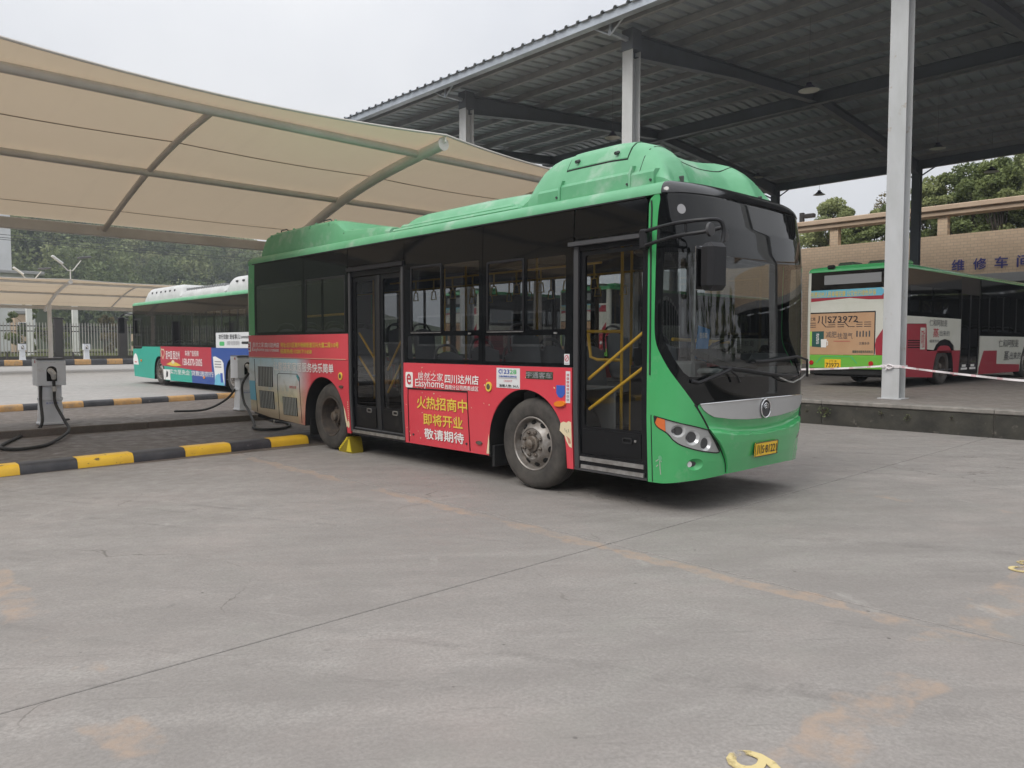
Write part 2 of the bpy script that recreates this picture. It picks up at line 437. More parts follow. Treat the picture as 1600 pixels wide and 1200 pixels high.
def tile_wall(name, c1, c2, cm, size=.15):
    mt, n, l = new_mat(name)
    b = n['Principled BSDF']
    b.inputs['Roughness'].default_value = .7
    s = xyz(n, l)
    cb = n.new('ShaderNodeCombineXYZ')
    l.new(s['Y'], cb.inputs[0])
    l.new(s['Z'], cb.inputs[1])
    br = n.new('ShaderNodeTexBrick')
    br.inputs['Color1'].default_value = c4(c1)
    br.inputs['Color2'].default_value = c4(c2)
    br.inputs['Mortar'].default_value = c4(cm)
    br.inputs['Scale'].default_value = 1
    br.inputs['Mortar Size'].default_value = .012
    br.inputs['Brick Width'].default_value = size * 2
    br.inputs['Row Height'].default_value = size
    br.offset = .5
    l.new(cb.outputs[0], br.inputs['Vector'])
    col = mixc(n, l, mth(n, l, 'MULTIPLY', noise_fac(n, l, .8, 6), .4), br.outputs['Color'], tuple(x * .78 for x in c1))
    l.new(col, b.inputs['Base Color'])
    return mt
M['tile_wall'] = tile_wall('tan_wall_tiles', (.70, .53, .37), (.62, .46, .315), (.46, .35, .26))

def membrane():
    mt, n, l = new_mat('canopy_membrane')
    b = n['Principled BSDF']
    b.inputs['Roughness'].default_value = .6
    c = mixc(n, l, noise_fac(n, l, .6, 5), (.66, .56, .41), (.70, .60, .445))
    st = noise_fac(n, l, 1.0, 6, .55, .8, stretch=(3, .25, 1))
    c = mixc(n, l, mth(n, l, 'MULTIPLY', st, .2), c, (.40, .32, .24))
    l.new(c, b.inputs['Base Color'])
    bt = n.new('ShaderNodeTexNoise'); bt.inputs['Scale'].default_value = .9; bt.inputs['Detail'].default_value = 3; l.new(n.new('ShaderNodeNewGeometry').outputs['Position'], bt.inputs['Vector']); bb = n.new('ShaderNodeBump'); bb.inputs['Strength'].default_value = .25; bb.inputs['Distance'].default_value = .12; l.new(bt.outputs['Fac'], bb.inputs['Height']); l.new(bb.outputs[0], b.inputs['Normal'])
    t = n.new('ShaderNodeBsdfTranslucent')
    t.inputs['Color'].default_value = (.70, .57, .42, 1)
    ms = n.new('ShaderNodeMixShader')
    ms.inputs[0].default_value = .27
    l.new(b.outputs[0], ms.inputs[1])
    l.new(t.outputs[0], ms.inputs[2])
    l.new(ms.outputs[0], n['Material Output'].inputs['Surface'])
    return mt
M['membrane'] = membrane()
M['membrane_seam'] = smat('membrane_weld_seam', (.30, .235, .175), .7)

def worn_paint(name, col, lo, hi):
    """ground paint rubbed through: clear where it is gone"""
    mt, n, l = new_mat(name)
    b = n['Principled BSDF']
    b.inputs['Base Color'].default_value = c4(col)
    b.inputs['Roughness'].default_value = .7
    t = n.new('ShaderNodeBsdfTransparent')
    ms = n.new('ShaderNodeMixShader')
    l.new(noise_fac(n, l, 7, 8, lo, hi), ms.inputs[0])
    l.new(t.outputs[0], ms.inputs[1])
    l.new(b.outputs[0], ms.inputs[2])
    l.new(ms.outputs[0], n['Material Output'].inputs['Surface'])
    return mt
M['paint_number'] = worn_paint('worn_yellow_number_paint', (.60, .49, .24), .37, .52)

def photo_print():
    """printed picture on the tail of the bus: pale sky, cream town, brown ground, fading into the red film"""
    mt, n, l = new_mat('printed_town_picture')
    b = n['Principled BSDF']
    b.inputs['Roughness'].default_value = .42
    s = xyz(n, l)
    rz = n.new('ShaderNodeValToRGB')
    mr = n.new('ShaderNodeMapRange')
    mr.inputs['From Min'].default_value = .3
    mr.inputs['From Max'].default_value = 1.36
    l.new(s['Z'], mr.inputs['Value'])
    l.new(mr.outputs[0], rz.inputs['Fac'])
    e = rz.color_ramp.elements
    e[0].position = 0; e[0].color = (.30, .23, .17, 1)
    e[1].position = 1; e[1].color = (.42, .62, .70, 1)
    for p_, c_ in ((.12, (.40, .32, .22, 1)), (.2, (.58, .50, .36, 1)), (.38, (.60, .55, .36, 1)), (.52, (.60, .57, .45, 1)), (.6, (.62, .64, .62, 1)), (.82, (.54, .64, .68, 1))):
        q = e.new(p_); q.color = c_
    cb = n.new('ShaderNodeCombineXYZ')
    l.new(s['Y'], cb.inputs[0]); l.new(s['Z'], cb.inputs[1])
    br = n.new('ShaderNodeTexBrick')
    br.inputs['Color1'].default_value = (.16, .36, .50, 1)
    br.inputs['Color2'].default_value = (.52, .44, .20, 1)
    br.inputs['Mortar'].default_value = (.45, .42, .34, 1)
    br.inputs['Brick Width'].default_value = .16
    br.inputs['Row Height'].default_value = .2
    br.inputs['Mortar Size'].default_value = .03
    br.inputs['Scale'].default_value = 1
    l.new(cb.outputs[0], br.inputs['Vector'])
    band = n.new('ShaderNodeMapRange'); band.inputs['From Min'].default_value = .95; band.inputs['From Max'].default_value = .80
    l.new(s['Z'], band.inputs['Value'])
    band2 = n.new('ShaderNodeMapRange'); band2.inputs['From Min'].default_value = .48; band2.inputs['From Max'].default_value = .58
    l.new(s['Z'], band2.inputs['Value'])
    f = mth(n, l, 'MULTIPLY', mth(n, l, 'MULTIPLY', band.outputs[0], band2.outputs[0]), noise_fac(n, l, 4, 3, .4, .6))
    c = mixc(n, l, mth(n, l, 'MULTIPLY', f, .6), rz.outputs[0], br.outputs['Color'])
    c = mixc(n, l, mth(n, l, 'MULTIPLY', noise_fac(n, l, 6, 6, .5, .7), .35), c, (.24, .25, .13))
    g = n.new('ShaderNodeMapRange'); g.inputs['From Min'].default_value = 5.45; g.inputs['From Max'].default_value = 4.95
    l.new(s['Y'], g.inputs['Value'])
    c = mixc(n, l, g.outputs[0], c, (.58, .05, .07))
    l.new(c, b.inputs['Base Color'])
    return mt
M['photo_print'] = photo_print()

# ------------------------------------------------------------------ mesh and object helpers
class MB:
    def __init__(s): s.v, s.f = [], []
    def add(s, vs, fs):
        k = len(s.v)
        s.v += [tuple(p) for p in vs]
        s.f += [tuple(i + k for i in f) for f in fs]
        return s
    def box(s, lo, hi, b=0.0):
        """box, chamfered by b"""
        lo, hi = Vector(lo), Vector(hi)
        b = min(b, min(abs(hi[i] - lo[i]) for i in range(3)) * .45)
        if b <= 0:
            x0, y0, z0 = lo; x1, y1, z1 = hi
            vs = [(x0, y0, z0), (x1, y0, z0), (x1, y1, z0), (x0, y1, z0), (x0, y0, z1), (x1, y0, z1), (x1, y1, z1), (x0, y1, z1)]
            return s.add(vs, [(0, 3, 2, 1), (4, 5, 6, 7), (0, 1, 5, 4), (1, 2, 6, 5), (2, 3, 7, 6), (3, 0, 4, 7)])
        vs, idx = [], {}
        for ix in (0, 1):
            for iy in (0, 1):
                for iz in (0, 1):
                    c = [(lo, hi)[ix][0], (lo, hi)[iy][1], (lo, hi)[iz][2]]
                    sg = [1 - 2 * ix, 1 - 2 * iy, 1 - 2 * iz]
                    for a in range(3):
                        p = [c[k] + (0 if k == a else sg[k] * b) for k in range(3)]
                        idx[(ix, iy, iz, a)] = len(vs); vs.append(p)
        fs = []
        for a in range(3):
            o1, o2 = [k for k in range(3) if k != a]
            for e in (0, 1):
                q = []
                for (u, w) in ((0, 0), (1, 0), (1, 1), (0, 1)):
                    t = [0, 0, 0]; t[a] = e; t[o1] = u; t[o2] = w
                    q.append(idx[(*t, a)])
                fs.append(q)
        for a in range(3):
            o1, o2 = [k for k in range(3) if k != a]
            for u in (0, 1):
                for w in (0, 1):
                    t0 = [0, 0, 0]; t0[o1] = u; t0[o2] = w
                    t1 = list(t0); t1[a] = 1
                    fs.append([idx[(*t0, o1)], idx[(*t1, o1)], idx[(*t1, o2)], idx[(*t0, o2)]])
        for ix in (0, 1):
            for iy in (0, 1):
                for iz in (0, 1):
                    fs.append([idx[(ix, iy, iz, a)] for a in range(3)])
        return s.add(vs, fs)
    def tube(s, pts, r, n=10, cap=True, closed=False):
        pts = [Vector(p) for p in pts]
        rs = r if isinstance(r, (list, tuple)) else [r] * len(pts)
        rings, prev = [], None
        L = len(pts)
        for i, p in enumerate(pts):
            if closed: t = pts[(i + 1) % L] - pts[i - 1]
            else: t = pts[min(i + 1, L - 1)] - pts[max(i - 1, 0)]
            if t.length < 1e-9: t = Vector((0, 0, 1))
            t.normalize()
            if prev is None:
                a = Vector((0, 0, 1)) if abs(t.z) < .9 else Vector((1, 0, 0))
                u = t.cross(a).normalized()
            else:
                u = (prev - t * prev.dot(t))
                u = u.normalized() if u.length > 1e-6 else t.orthogonal().normalized()
            prev = u
            w = t.cross(u)
            rings.append([p + (u * math.cos(2 * math.pi * k / n) + w * math.sin(2 * math.pi * k / n)) * rs[i] for k in range(n)])
        vs = [q for rg in rings for q in rg]
        fs = []
        for i in range(L if closed else L - 1):
            j = (i + 1) % L
            for k in range(n):
                fs.append((i * n + k, i * n + (k + 1) % n, j * n + (k + 1) % n, j * n + k))
        if cap and not closed:
            fs.append(tuple(range(n))[::-1]); fs.append(tuple((L - 1) * n + k for k in range(n)))
        return s.add(vs, fs)
    def lathe(s, prof, n=32, origin=(0, 0, 0), axis='X', close=False):
        """prof: (radius, along) pairs turned round an axis"""
        o = Vector(origin); vs = []
        for r, a in prof:
            for k in range(n):
                c, d = math.cos(2 * math.pi * k / n) * r, math.sin(2 * math.pi * k / n) * r
                vs.append(o + (Vector((a, c, d)) if axis == 'X' else Vector((c, a, d)) if axis == 'Y' else Vector((c, d, a))))
        fs = []
        for i in range(len(prof) - 1):
            for k in range(n):
                fs.append((i * n + k, i * n + (k + 1) % n, (i + 1) * n + (k + 1) % n, (i + 1) * n + k))
        if close:
            i = len(prof) - 1
            for k in range(n): fs.append((i * n + k, i * n + (k + 1) % n, (k + 1) % n, k))
        return s.add(vs, fs)
    def grid(s, rows):
        k = len(rows[0]); vs = [p for r_ in rows for p in r_]
        fs = [(i * k + j, i * k + j + 1, (i + 1) * k + j + 1, (i + 1) * k + j) for i in range(len(rows) - 1) for j in range(k - 1)]
        return s.add(vs, fs)
    def prism(s, poly, f, a, b):
        """extrude a 2d outline from a to b; f(u, v, w) -> point"""
        n = len(poly)
        vs = [f(u, v, a) for u, v in poly] + [f(u, v, b) for u, v in poly]
        fs = [tuple(range(n))[::-1], tuple(range(n, 2 * n))] + [(i, (i + 1) % n, n + (i + 1) % n, n + i) for i in range(n)]
        return s.add(vs, fs)
    def xf(s, mat):
        s.v = [tuple(mat @ Vector(p)) for p in s.v]
        return s
    def mesh(s, name, smooth=35, fix=True):
        me = bpy.data.meshes.new(name)
        me.from_pydata(s.v, [], s.f)
        if fix:
            bm = bmesh.new(); bm.from_mesh(me)
            bmesh.ops.recalc_face_normals(bm, faces=bm.faces)
            bm.to_mesh(me); bm.free()
        if smooth:
            me.polygons.foreach_set('use_smooth', [True] * len(me.polygons))
            me.set_sharp_from_angle(angle=R(smooth))
        me.update()
        return me
    def build(s, name, mt, parent=None, smooth=35, fix=True):
        return obj(name, s.mesh(name, smooth, fix), mt, parent)

WM = {}          # world matrices of the empties, so that world-built meshes can be parented to them
def obj(name, me, mt, parent=None):
    if mt is not None and len(me.materials) == 0:
        me.materials.append(M[mt] if isinstance(mt, str) else mt)
    o = bpy.data.objects.new(name, me)
    C.objects.link(o)
    if parent is not None:
        o.parent = parent
        if parent.name in WM: o.matrix_parent_inverse = WM[parent.name].inverted()
    return o

def tag(o, label=None, cat=None, group=None, kind=None):
    if label: o['label'] = label
    if cat: o['category'] = cat
    if group: o['group'] = group
    if kind: o['kind'] = kind
    return o

def thing(name, label, cat, loc=(0, 0, 0), group=None):
    o = bpy.data.objects.new(name, None)
    o.empty_display_size = .2
    o.location = loc
    C.objects.link(o)
    WM[o.name] = Matrix.Translation(Vector(loc))
    return tag(o, label, cat, group)

def dup(root, loc, rotz=0, label=None, group=None):
    """copy a thing that was built round the origin, with its parts and sub-parts"""
    r_ = root.copy(); C.objects.link(r_)
    r_.location = loc; r_.rotation_euler = (0, 0, rotz)
    if label: r_['label'] = label
    if group: r_['group'] = group
    for ch in list(root.children):
        c_ = ch.copy(); C.objects.link(c_); c_.parent = r_
        for g in ch.children:
            d_ = g.copy(); C.objects.link(d_); d_.parent = c_
    return r_

def struct(o): o['kind'] = 'structure'; return o
def spline(pts, n=8):
    """Catmull-Rom through points"""
    P = [Vector(p) for p in pts]; P = [P[0] * 2 - P[1]] + P + [P[-1] * 2 - P[-2]]
    res = []
    for i in range(1, len(P) - 2):
        for k in range(n):
            t = k / n; a, b, c, d = P[i - 1], P[i], P[i + 1], P[i + 2]
            res.append(.5 * ((2 * b) + (c - a) * t + (2 * a - 5 * b + 4 * c - d) * t * t + (3 * b - a - 3 * c + d) * t ** 3))
    return res + [P[-2]]

# ------------------------------------------------------------------ lettering: made first, all at once
TX = {}
TEXTS = {'a1': ('居然之家', .0), 'a2': ('Easyhome', .004), 'a3': ('四川达州店', .03), 'a4': ('西南分公司西南战区', .012), 'a5': ('火热招商中', .032), 'a6': ('即将开业', .032),
         'a7': ('敬请期待', .03), 'a8': ('地址:达川区南外杨柳街道汉兴大道二段110号', .03), 'a9': ('招商热线:13281711658', .03), 'a10': ('让家装和家居服务快乐简单', .022), 'a11': ('居然之家', .02),
         's1': ('123', .02), 's2': ('28', .02), 's3': ('交通运输服务监督电话', .02), 's4': ('1X4.017', .0), 's5': ('准载人数: 34人', .02), 's6': ('宇通客车', .03), 's7': ('前门上车后门下车', .0), 's8': ('禁止吸烟', .0),
         'e': ('e', .02), 'plate': ('川S·81221', .022), 'p81': ('S', .02),
         't1': ('爱中国 爱达州', .02), 't2': ('车身广告招商', .02), 't3': ('158-8370-5005', .03), 't4': ('实力至央企 贷款选农行', .03), 't5': ('农行贷款? 是省事儿!', .02), 't6': ('达州农村商业银行', .02), 't7': ('农商银行 农信贷款 惠民利民', .0),
         'r1': ('仁和阿胶是', .0), 'r2': ('蒸', .02), 'r3': ('出来的', .0), 'r4': ('健康热线', .0), 'r5': ('阿胶', .0), 'r6': ('川S73972', .02), 'r7': ('73972', .018), 'r8': ('仁和', .03), 'r9': ('减肥', .0), 'r10': ('祛湿气', .0), 'r11': ('优惠多多', .0),
         'r12': ('祝愿达州人民幸福安康 公交出行绿色环保', .025), 'r13': ('桂凌茶', .03), 'r14': ('健康咨询服务热线电话', .02), 'r15': ('川·S', .01), 'r16': ('仁和阿胶是', .0),
         'w1': ('维', .035), 'w2': ('修', .035), 'w3': ('车', .035), 'w4': ('间', .035), 'n1': ('89', .012), 'n2': ('90', .012), 'c1': ('直流充电桩', .0), 'b1': ('投币箱', .02), 'b2': ('学', .0)}
def make_texts():
    tmp = {}
    for k, (body, off) in TEXTS.items():
        cu = bpy.data.curves.new('txt', 'FONT')
        cu.body = body; cu.size = 1; cu.resolution_u = 3
        cu.fill_mode = 'BOTH'
        o = bpy.data.objects.new('txt', cu); C.objects.link(o); tmp[k] = o
    dg = bpy.context.evaluated_depsgraph_get(); dg.update()
    for k, o in tmp.items():
        me = bpy.data.meshes.new_from_object(o.evaluated_get(dg))
        co = np.empty(len(me.vertices) * 3); me.vertices.foreach_get('co', co); co = co.reshape(-1, 3)[:, :2]
        mn, mxx = co.min(0), co.max(0)
        n_, f_ = len(co), [tuple(p.vertices) for p in me.polygons]; w_ = TEXTS[k][1] * (.62 if k[0] in 'aw' else .42); sz = mxx - mn
        sh_ = [(0, 0)] if w_ <= 0 else [(-w_, 0), (w_, 0), (0, w_), (0, -w_)]          # heavier weight: the glyph laid down again, shifted
        TX[k] = (np.concatenate([(co - mn + np.array(d)) / sz for d in sh_]), [tuple(i + q * n_ for i in f) for q in range(len(sh_)) for f in f_], np.repeat(np.arange(len(sh_)), n_) * .0005)
        bpy.data.meshes.remove(me)
    for o in tmp.values():
        cu = o.data; bpy.data.objects.remove(o); bpy.data.curves.remove(cu)
make_texts()
def letters(key, origin, u, v, mt, parent, name='lettering'):
    """lettering stretched to the box origin + [0,1]u + [0,1]v"""
    co, fs, lay = TX[key]
    o, u, v = Vector(origin), Vector(u), Vector(v); nn = u.cross(v).normalized()
    mb = MB(); mb.add([o + u * float(a) + v * float(b) + nn * float(c) for (a, b), c in zip(co, lay)], fs)
    return mb.build(name, mt, parent, smooth=0, fix=False)

def pray(px, py):
    """direction of a photograph pixel (1600 x 1200)"""
    return rgt * (px - 800) + upv * (600 - py) + fwd * 1190
def onz(px, py, z=0.0):
    d = pray(px, py); return CAM + d * ((z - CAM.z) / d.z)
def ony(px, py, y):
    d = pray(px, py); return CAM + d * ((y - CAM.y) / d.y)
def onx(px, py, x):
    d = pray(px, py); return CAM + d * ((x - CAM.x) / d.x)

# ================================================================== ground
mb = MB(); mb.add([(-290, -290, -.045), (410, -290, -.045), (410, 410, -.045), (-290, 410, -.045)], [(0, 1, 2, 3)])
ground = struct(mb.build('ground', 'concrete_far', None, 0, False))
XJ = [-1.12 + 5 * k for k in range(-6, 2)] + [9.0]
YJ = [-1.94 + 7.1 * k for k in range(-3, 1)] + [5.02]
for i in range(len(XJ) - 1):
    for j in range(len(YJ) - 1):
        g = .0055
        mb = MB(); mb.box((XJ[i] + g, YJ[j] + g, -.2), (XJ[i + 1] - g, YJ[j + 1] - g, 0), .004)
        mb.build('concrete_slab', 'concrete', ground)
for xx in XJ[1:-1]:
    mb = MB(); mb.box((xx - .005, -23.2, -.04), (xx + .005, 5.0, -.004)); mb.build('joint_seal', 'seam', ground)
for yy in YJ[1:-1]:
    for i in range(len(XJ) - 1):
        mb = MB(); mb.box((XJ[i] + .006, yy - .005, -.04), (XJ[i + 1] - .006, yy + .005, -.005)); mb.build('joint_seal', 'seam', ground)
for i in range(len(XJ) - 1):
    mb = MB(); mb.box((XJ[i] + .004, 5.03, -.2), (XJ[i + 1] - .004, 16.6, -.001), .004)
    mb.build('concrete_slab', 'island', ground)

for key, ox, oy, wd in (('n1', -3.50, -4.53, .36), ('n2', .37, -4.57, .38)):      # bay numbers, read when driving in
    o = letters(key, (ox, oy, .004), (wd, 0, 0), (0, .25, 0), 'paint_number', None, 'painted_number')
    tag(o, {'n1': 'worn yellow bay number painted beside the flaking tan line, last digit a nine', 'n2': 'worn yellow bay number painted on concrete, first digit a nine'}[key], 'painted number', 'bay numbers painted on the yard')

# ================================================================== kerbs and charging island
def kerb(label, pts_x, ycol, y_at, h, d, cols, seg=0):
    t = thing('striped_kerb', label, 'kerb', (pts_x[0], y_at(pts_x[0]), 0), 'painted kerbs of the charging bays')
    for i in range(len(pts_x) - 1):
        x0, x1 = pts_x[i] + .002, pts_x[i + 1] - .002
        prof = [(0, 0), (.012, h * .62), (.05, h * .93), (.10, h), (d - .06, h), (d - .012, h * .86), (d, h * .5), (d, 0)]
        mb = MB()
        rows = []
        for x in (x0, x1):
            rows.append([(x, y_at(x) + a, b) for a, b in prof])
        mb.grid(rows)
        k = len(prof)
        mb.f += [tuple(range(k)), tuple(range(k, 2 * k))[::-1]]
        mb.build('kerb_block', cols[i % 2], t, 50)
    return t
k1 = [-3.88 - .66 * k for k in range(12, 0, -1)] + [-3.88, -3.237, -2.547, -1.846, -1.164, -.513, .14]
kerb('bright yellow and black rounded kerb ending at the rear tyre of the green bus', k1, None, lambda x: 5.325 + .068 * min(x, 0), .125, .33, ['kerb_black', 'kerb_yellow'] if len(k1) % 2 else ['kerb_yellow', 'kerb_black'])
k2 = [-1.2 - .7 * k for k in range(14, 0, -1)] + [-1.2, -.55, .19, .91, 1.644, 2.393, 3.105, 3.85, 4.6, 5.3]
kerb('dirty orange and black kerb behind the charging posts', k2, None, lambda x: 15.78 + .148 * x, .15, .3, ['kerb_orange', 'kerb_black'])
k3 = [-12 + 1.15 * k for k in range(0, 34)]
kerb('distant orange and black kerb in front of the picket fence', k3, None, lambda x: 60.3, .42, .5, ['kerb_black', 'kerb_orange'])

isl = struct(thing('charging_island', 'low raised concrete strip carrying the charging posts', 'island', (-3, 9.45, 0)))
isl.pop('category', None)
xs = [-20.6 + 2.45 * k for k in range(9)] + [1.45]
for i in range(len(xs) - 1):
    y0 = 9.44 + .05 * (xs[i] + 3) * .35; dz = random.uniform(-.006, .006)
    mb = MB(); mb.box((xs[i] + .008, y0, -.05), (xs[i + 1] - .008, y0 + .42, .125 + dz), .012)
    mb.build('edge_block', 'island', isl)
    mb = MB(); mb.box((xs[i] + .01, y0 + .43, -.05), (xs[i + 1] - .01, 10.95, .12 + dz), .01)
    mb.build('concrete_slab', 'island', isl)

# ================================================================== platform of the repair shed
PX = 9.05
plat = struct(thing('platform', 'raised concrete floor under the repair shed', 'platform', (PX, 0, 0)))
plat.pop('category', None)
mb = MB(); mb.box((PX + .02, -40, -.1), (60, 22, .476), .0); mb.build('platform_floor', 'platform_top', plat)
for k in range(16):
    y0, y1 = -26 + 3 * k, -26 + 3 * (k + 1)
    mb = MB(); mb.box((PX - .012 + random.uniform(-.006, .006), y0 + .004, -.05), (PX + .3, y1 - .004, .40), .015); mb.build('edge_block', 'platform_edge', plat)
    mb = MB(); mb.box((PX - .03, y0 + .003, .402), (PX + .36, y1 - .003, .482), .014); mb.build('edge_lip', 'platform_lip', plat)

def weed(loc, s, nl, label, seed):
    rg = np.random.default_rng(seed); t = thing('weed', label, 'weed', loc, 'weeds growing from the platform edge')
    mb = MB(); st = MB()
    for k in range(nl):
        a = rg.uniform(0, 2 * math.pi); r_ = s * math.sqrt(rg.uniform(.02, 1))
        p = Vector(loc) + Vector((-.03 - rg.uniform(0, .1) * s * 4, math.cos(a) * r_, math.sin(a) * r_ * .9))
        d = Vector((rg.uniform(-1, -.2), rg.uniform(-1, 1), rg.uniform(-.3, 1))).normalized(); e = d.cross(Vector((1, .3, .2))).normalized()
        ls = s * rg.uniform(.22, .42)
        mb.add([p, p + d * ls * .5 + e * ls * .3, p + d * ls, p + d * ls * .5 - e * ls * .3], [(0, 1, 2, 3)])
        st.tube([Vector(loc), p], .003, 4)
    mb.build('leaves', 'leaf_weed', t, 0, False); st.build('stems', 'trunk', t)
weed((PX - .02, .93, .27), .13, 40, 'leafy pale green weed sprouting from the dark platform edge near the bus nose', 3)
weed((PX - .02, 1.28, .25), .05, 12, 'tiny weed tuft in the platform edge right behind the bus nose', 4)
weed((PX - .02, -.62, .25), .07, 22, 'small low weed in the platform edge below the pale steel column', 5)
weed((PX - .02, -.15, .31), .05, 14, 'thin weed sprig high in the platform edge beside the column', 6)
weed((PX - .02, -1.35, .29), .05, 12, 'weed sprig near the middle of the bare platform edge', 8)

# ================================================================== repair shed
def roofz(x): return 9.90 + .08 * (x - 9.4) if x <= 21 else 9.90 + .08 * 11.6 - .08 * (x - 21)
shed = thing('repair_shed', 'open steel shed with dark corrugated roof on tall pale columns', 'shed', (20, 4, .48))
COLY = [-6.6, .2, 7.0, 13.8, 20.0]
def hbeam_col(x, y, z0, z1, mt):
    mb = MB()
    mb.box((x, y - .17, z0), (x + .022, y + .17, z1), .003)
    mb.box((x + .32, y - .17, z0), (x + .342, y + .17, z1), .003)
    mb.box((x + .024, y - .011, z0), (x + .318, y + .011, z1), 0)
    return mb.build('column', mt, shed)
for y in COLY:
    c = hbeam_col(10.36, y, .478, 9.30, 'steel_white')
    mb = MB(); mb.box((10.30, y - .23, .477), (10.76, y + .23, .50), .004); mb.build('base_plate', 'steel_white', c)
    mb = MB(); mb.box((10.34, y - .185, 9.31), (10.72, y + .185, 9.84), .004); mb.build('column_head', 'steel_grey', c)
    c = hbeam_col(31.0, y, .478, 9.5, 'steel_grey')
    mb = MB(); mb.box((30.95, y - .23, .477), (31.4, y + .23, .50), .004); mb.build('base_plate', 'steel_grey', c)
    for sgn in (0, 1):
        xa, xb = (10.6, 20.98) if sgn == 0 else (31.2, 21.02)
        rows = []
        mb = MB()
        for nn, (w, zt, zb) in enumerate(((.11, None, None), (.011, None, None))):
            pass
        def sec(x, depth):
            t = roofz(x) - .235; return t, t - depth
        N = 8
        for i in range(N):
            x0, x1 = xa + (xb - xa) * i / N, xa + (xb - xa) * (i + 1) / N
            d0, d1 = .62 - .30 * min(1, 2 * i / N) * .8, .62 - .30 * min(1, 2 * (i + 1) / N) * .8
            (t0, b0), (t1, b1) = sec(x0, d0), sec(x1, d1)
            for (w, za0, zb0, za1, zb1) in ((.12, t0, t0 - .02, t1, t1 - .02), (.012, t0 - .02, b0 + .02, t1 - .02, b1 + .02), (.12, b0 + .02, b0, b1 + .02, b1)):
                mb.add([(x0, y - w, zb0), (x0, y + w, zb0), (x0, y + w, za0), (x0, y - w, za0), (x1, y - w, zb1), (x1, y + w, zb1), (x1, y + w, za1), (x1, y - w, za1)],
                       [(0, 3, 2, 1), (4, 5, 6, 7), (0, 1, 5, 4), (2, 3, 7, 6), (1, 2, 6, 5), (3, 0, 4, 7)])
        mb.build('rafter', 'steel_grey', shed)
    # eave bracket: stub beam with two splayed rods that carry the gutter
    mb = MB()
    mb.box((9.62, y - .05, 9.52), (10.34, y + .05, 9.62), .004)
    mb.tube([(9.66, y, 9.5), (9.66, y, 9.86)], .045, 8)
    mb.tube([(9.66, y, 9.5), (9.56, y - .58, 9.83)], .028, 8)
    mb.tube([(9.66, y, 9.5), (9.56, y + .58, 9.83)], .028, 8)
    mb.build('eave_bracket', 'gutter', shed)
    mb = MB(); mb.tube([(31.1, y - .19, 9.1), (31.1, y - 1.3, 9.72)], .035, 8); mb.build('knee_brace', 'steel_grey', shed)
    mb = MB(); mb.tube([(31.1, y + .19, 9.1), (31.1, y + 1.3, 9.72)], .035, 8); mb.build('knee_brace', 'steel_grey', shed)
k = 0
x = 9.75
while x < 32.3:
    mb = MB(); z = roofz(x) - .035
    if abs(x - 21) > .4:
        mb.box((x - .035, -8.3, z - .19), (x + .035, 20.7, z), .004)
        mb.box((x + .036, -8.3, z - .19), (x + .075, 20.7, z - .178), 0)
        mb.build('purlin', 'purlin', shed)
        for y in COLY:                              # small fly braces from rafter to purlin
            if 10.8 < x < 31 and 0 < y < 14:
                mb = MB(); mb.tube([(x, y + .03, roofz(x) - .62), (x, y + .62, roofz(x) - .2)], .022, 6); mb.build('fly_brace', 'steel_grey', shed)
    x += 1.42
for xx, zz, dd in ((21.0, 10.55, .42), (31.15, 9.92, .5)):
    mb = MB(); mb.box((xx - .1, -8.3, zz - dd), (xx + .1, 20.6, zz - dd + .02)); mb.box((xx - .1, -8.3, zz - .02), (xx + .1, 20.6, zz)); mb.box((xx - .012, -8.3, zz - dd + .021), (xx + .012, 20.6, zz - .021))
    mb.build('long_beam', 'steel_grey', shed)
P_ = .41
def sheet_mesh(xa, xb, name):
    sec = []
    for k in range(4):
        y = k * P_
        sec += [(y, 0), (y + .27, 0), (y + .305, .062), (y + .375, .062)]
    sec.append((4 * P_, 0))
    mb = MB()
    def row(x, dz): return [(x, y, roofz(x) + z + dz) for y, z in sec]
    mb.grid([row(xa, 0), row(xb, 0)])
    mb.grid([row(xa, .004), row(xb, .004)])
    return mb.mesh(name, 0, False)
sm = [sheet_mesh(9.2, 21.0, 'roof_sheet'), sheet_mesh(21.0, 32.6, 'roof_sheet')]
for me in sm: me.materials.append(M['roof_sheet'])
y = -8.2
while y < 20.2:
    for me in sm:
        o = obj('roof_sheet', me, None, shed); o.location.y = y
    y += 4 * P_
mb = MB(); mb.box((9.28, -8.3, 9.70), (9.50, 20.72, 9.715)); mb.box((9.28, -8.3, 9.715), (9.30, 20.72, 9.895)); mb.box((9.48, -8.3, 9.715), (9.50, 20.72, 9.885))
mb.build('gutter', 'gutter', shed)

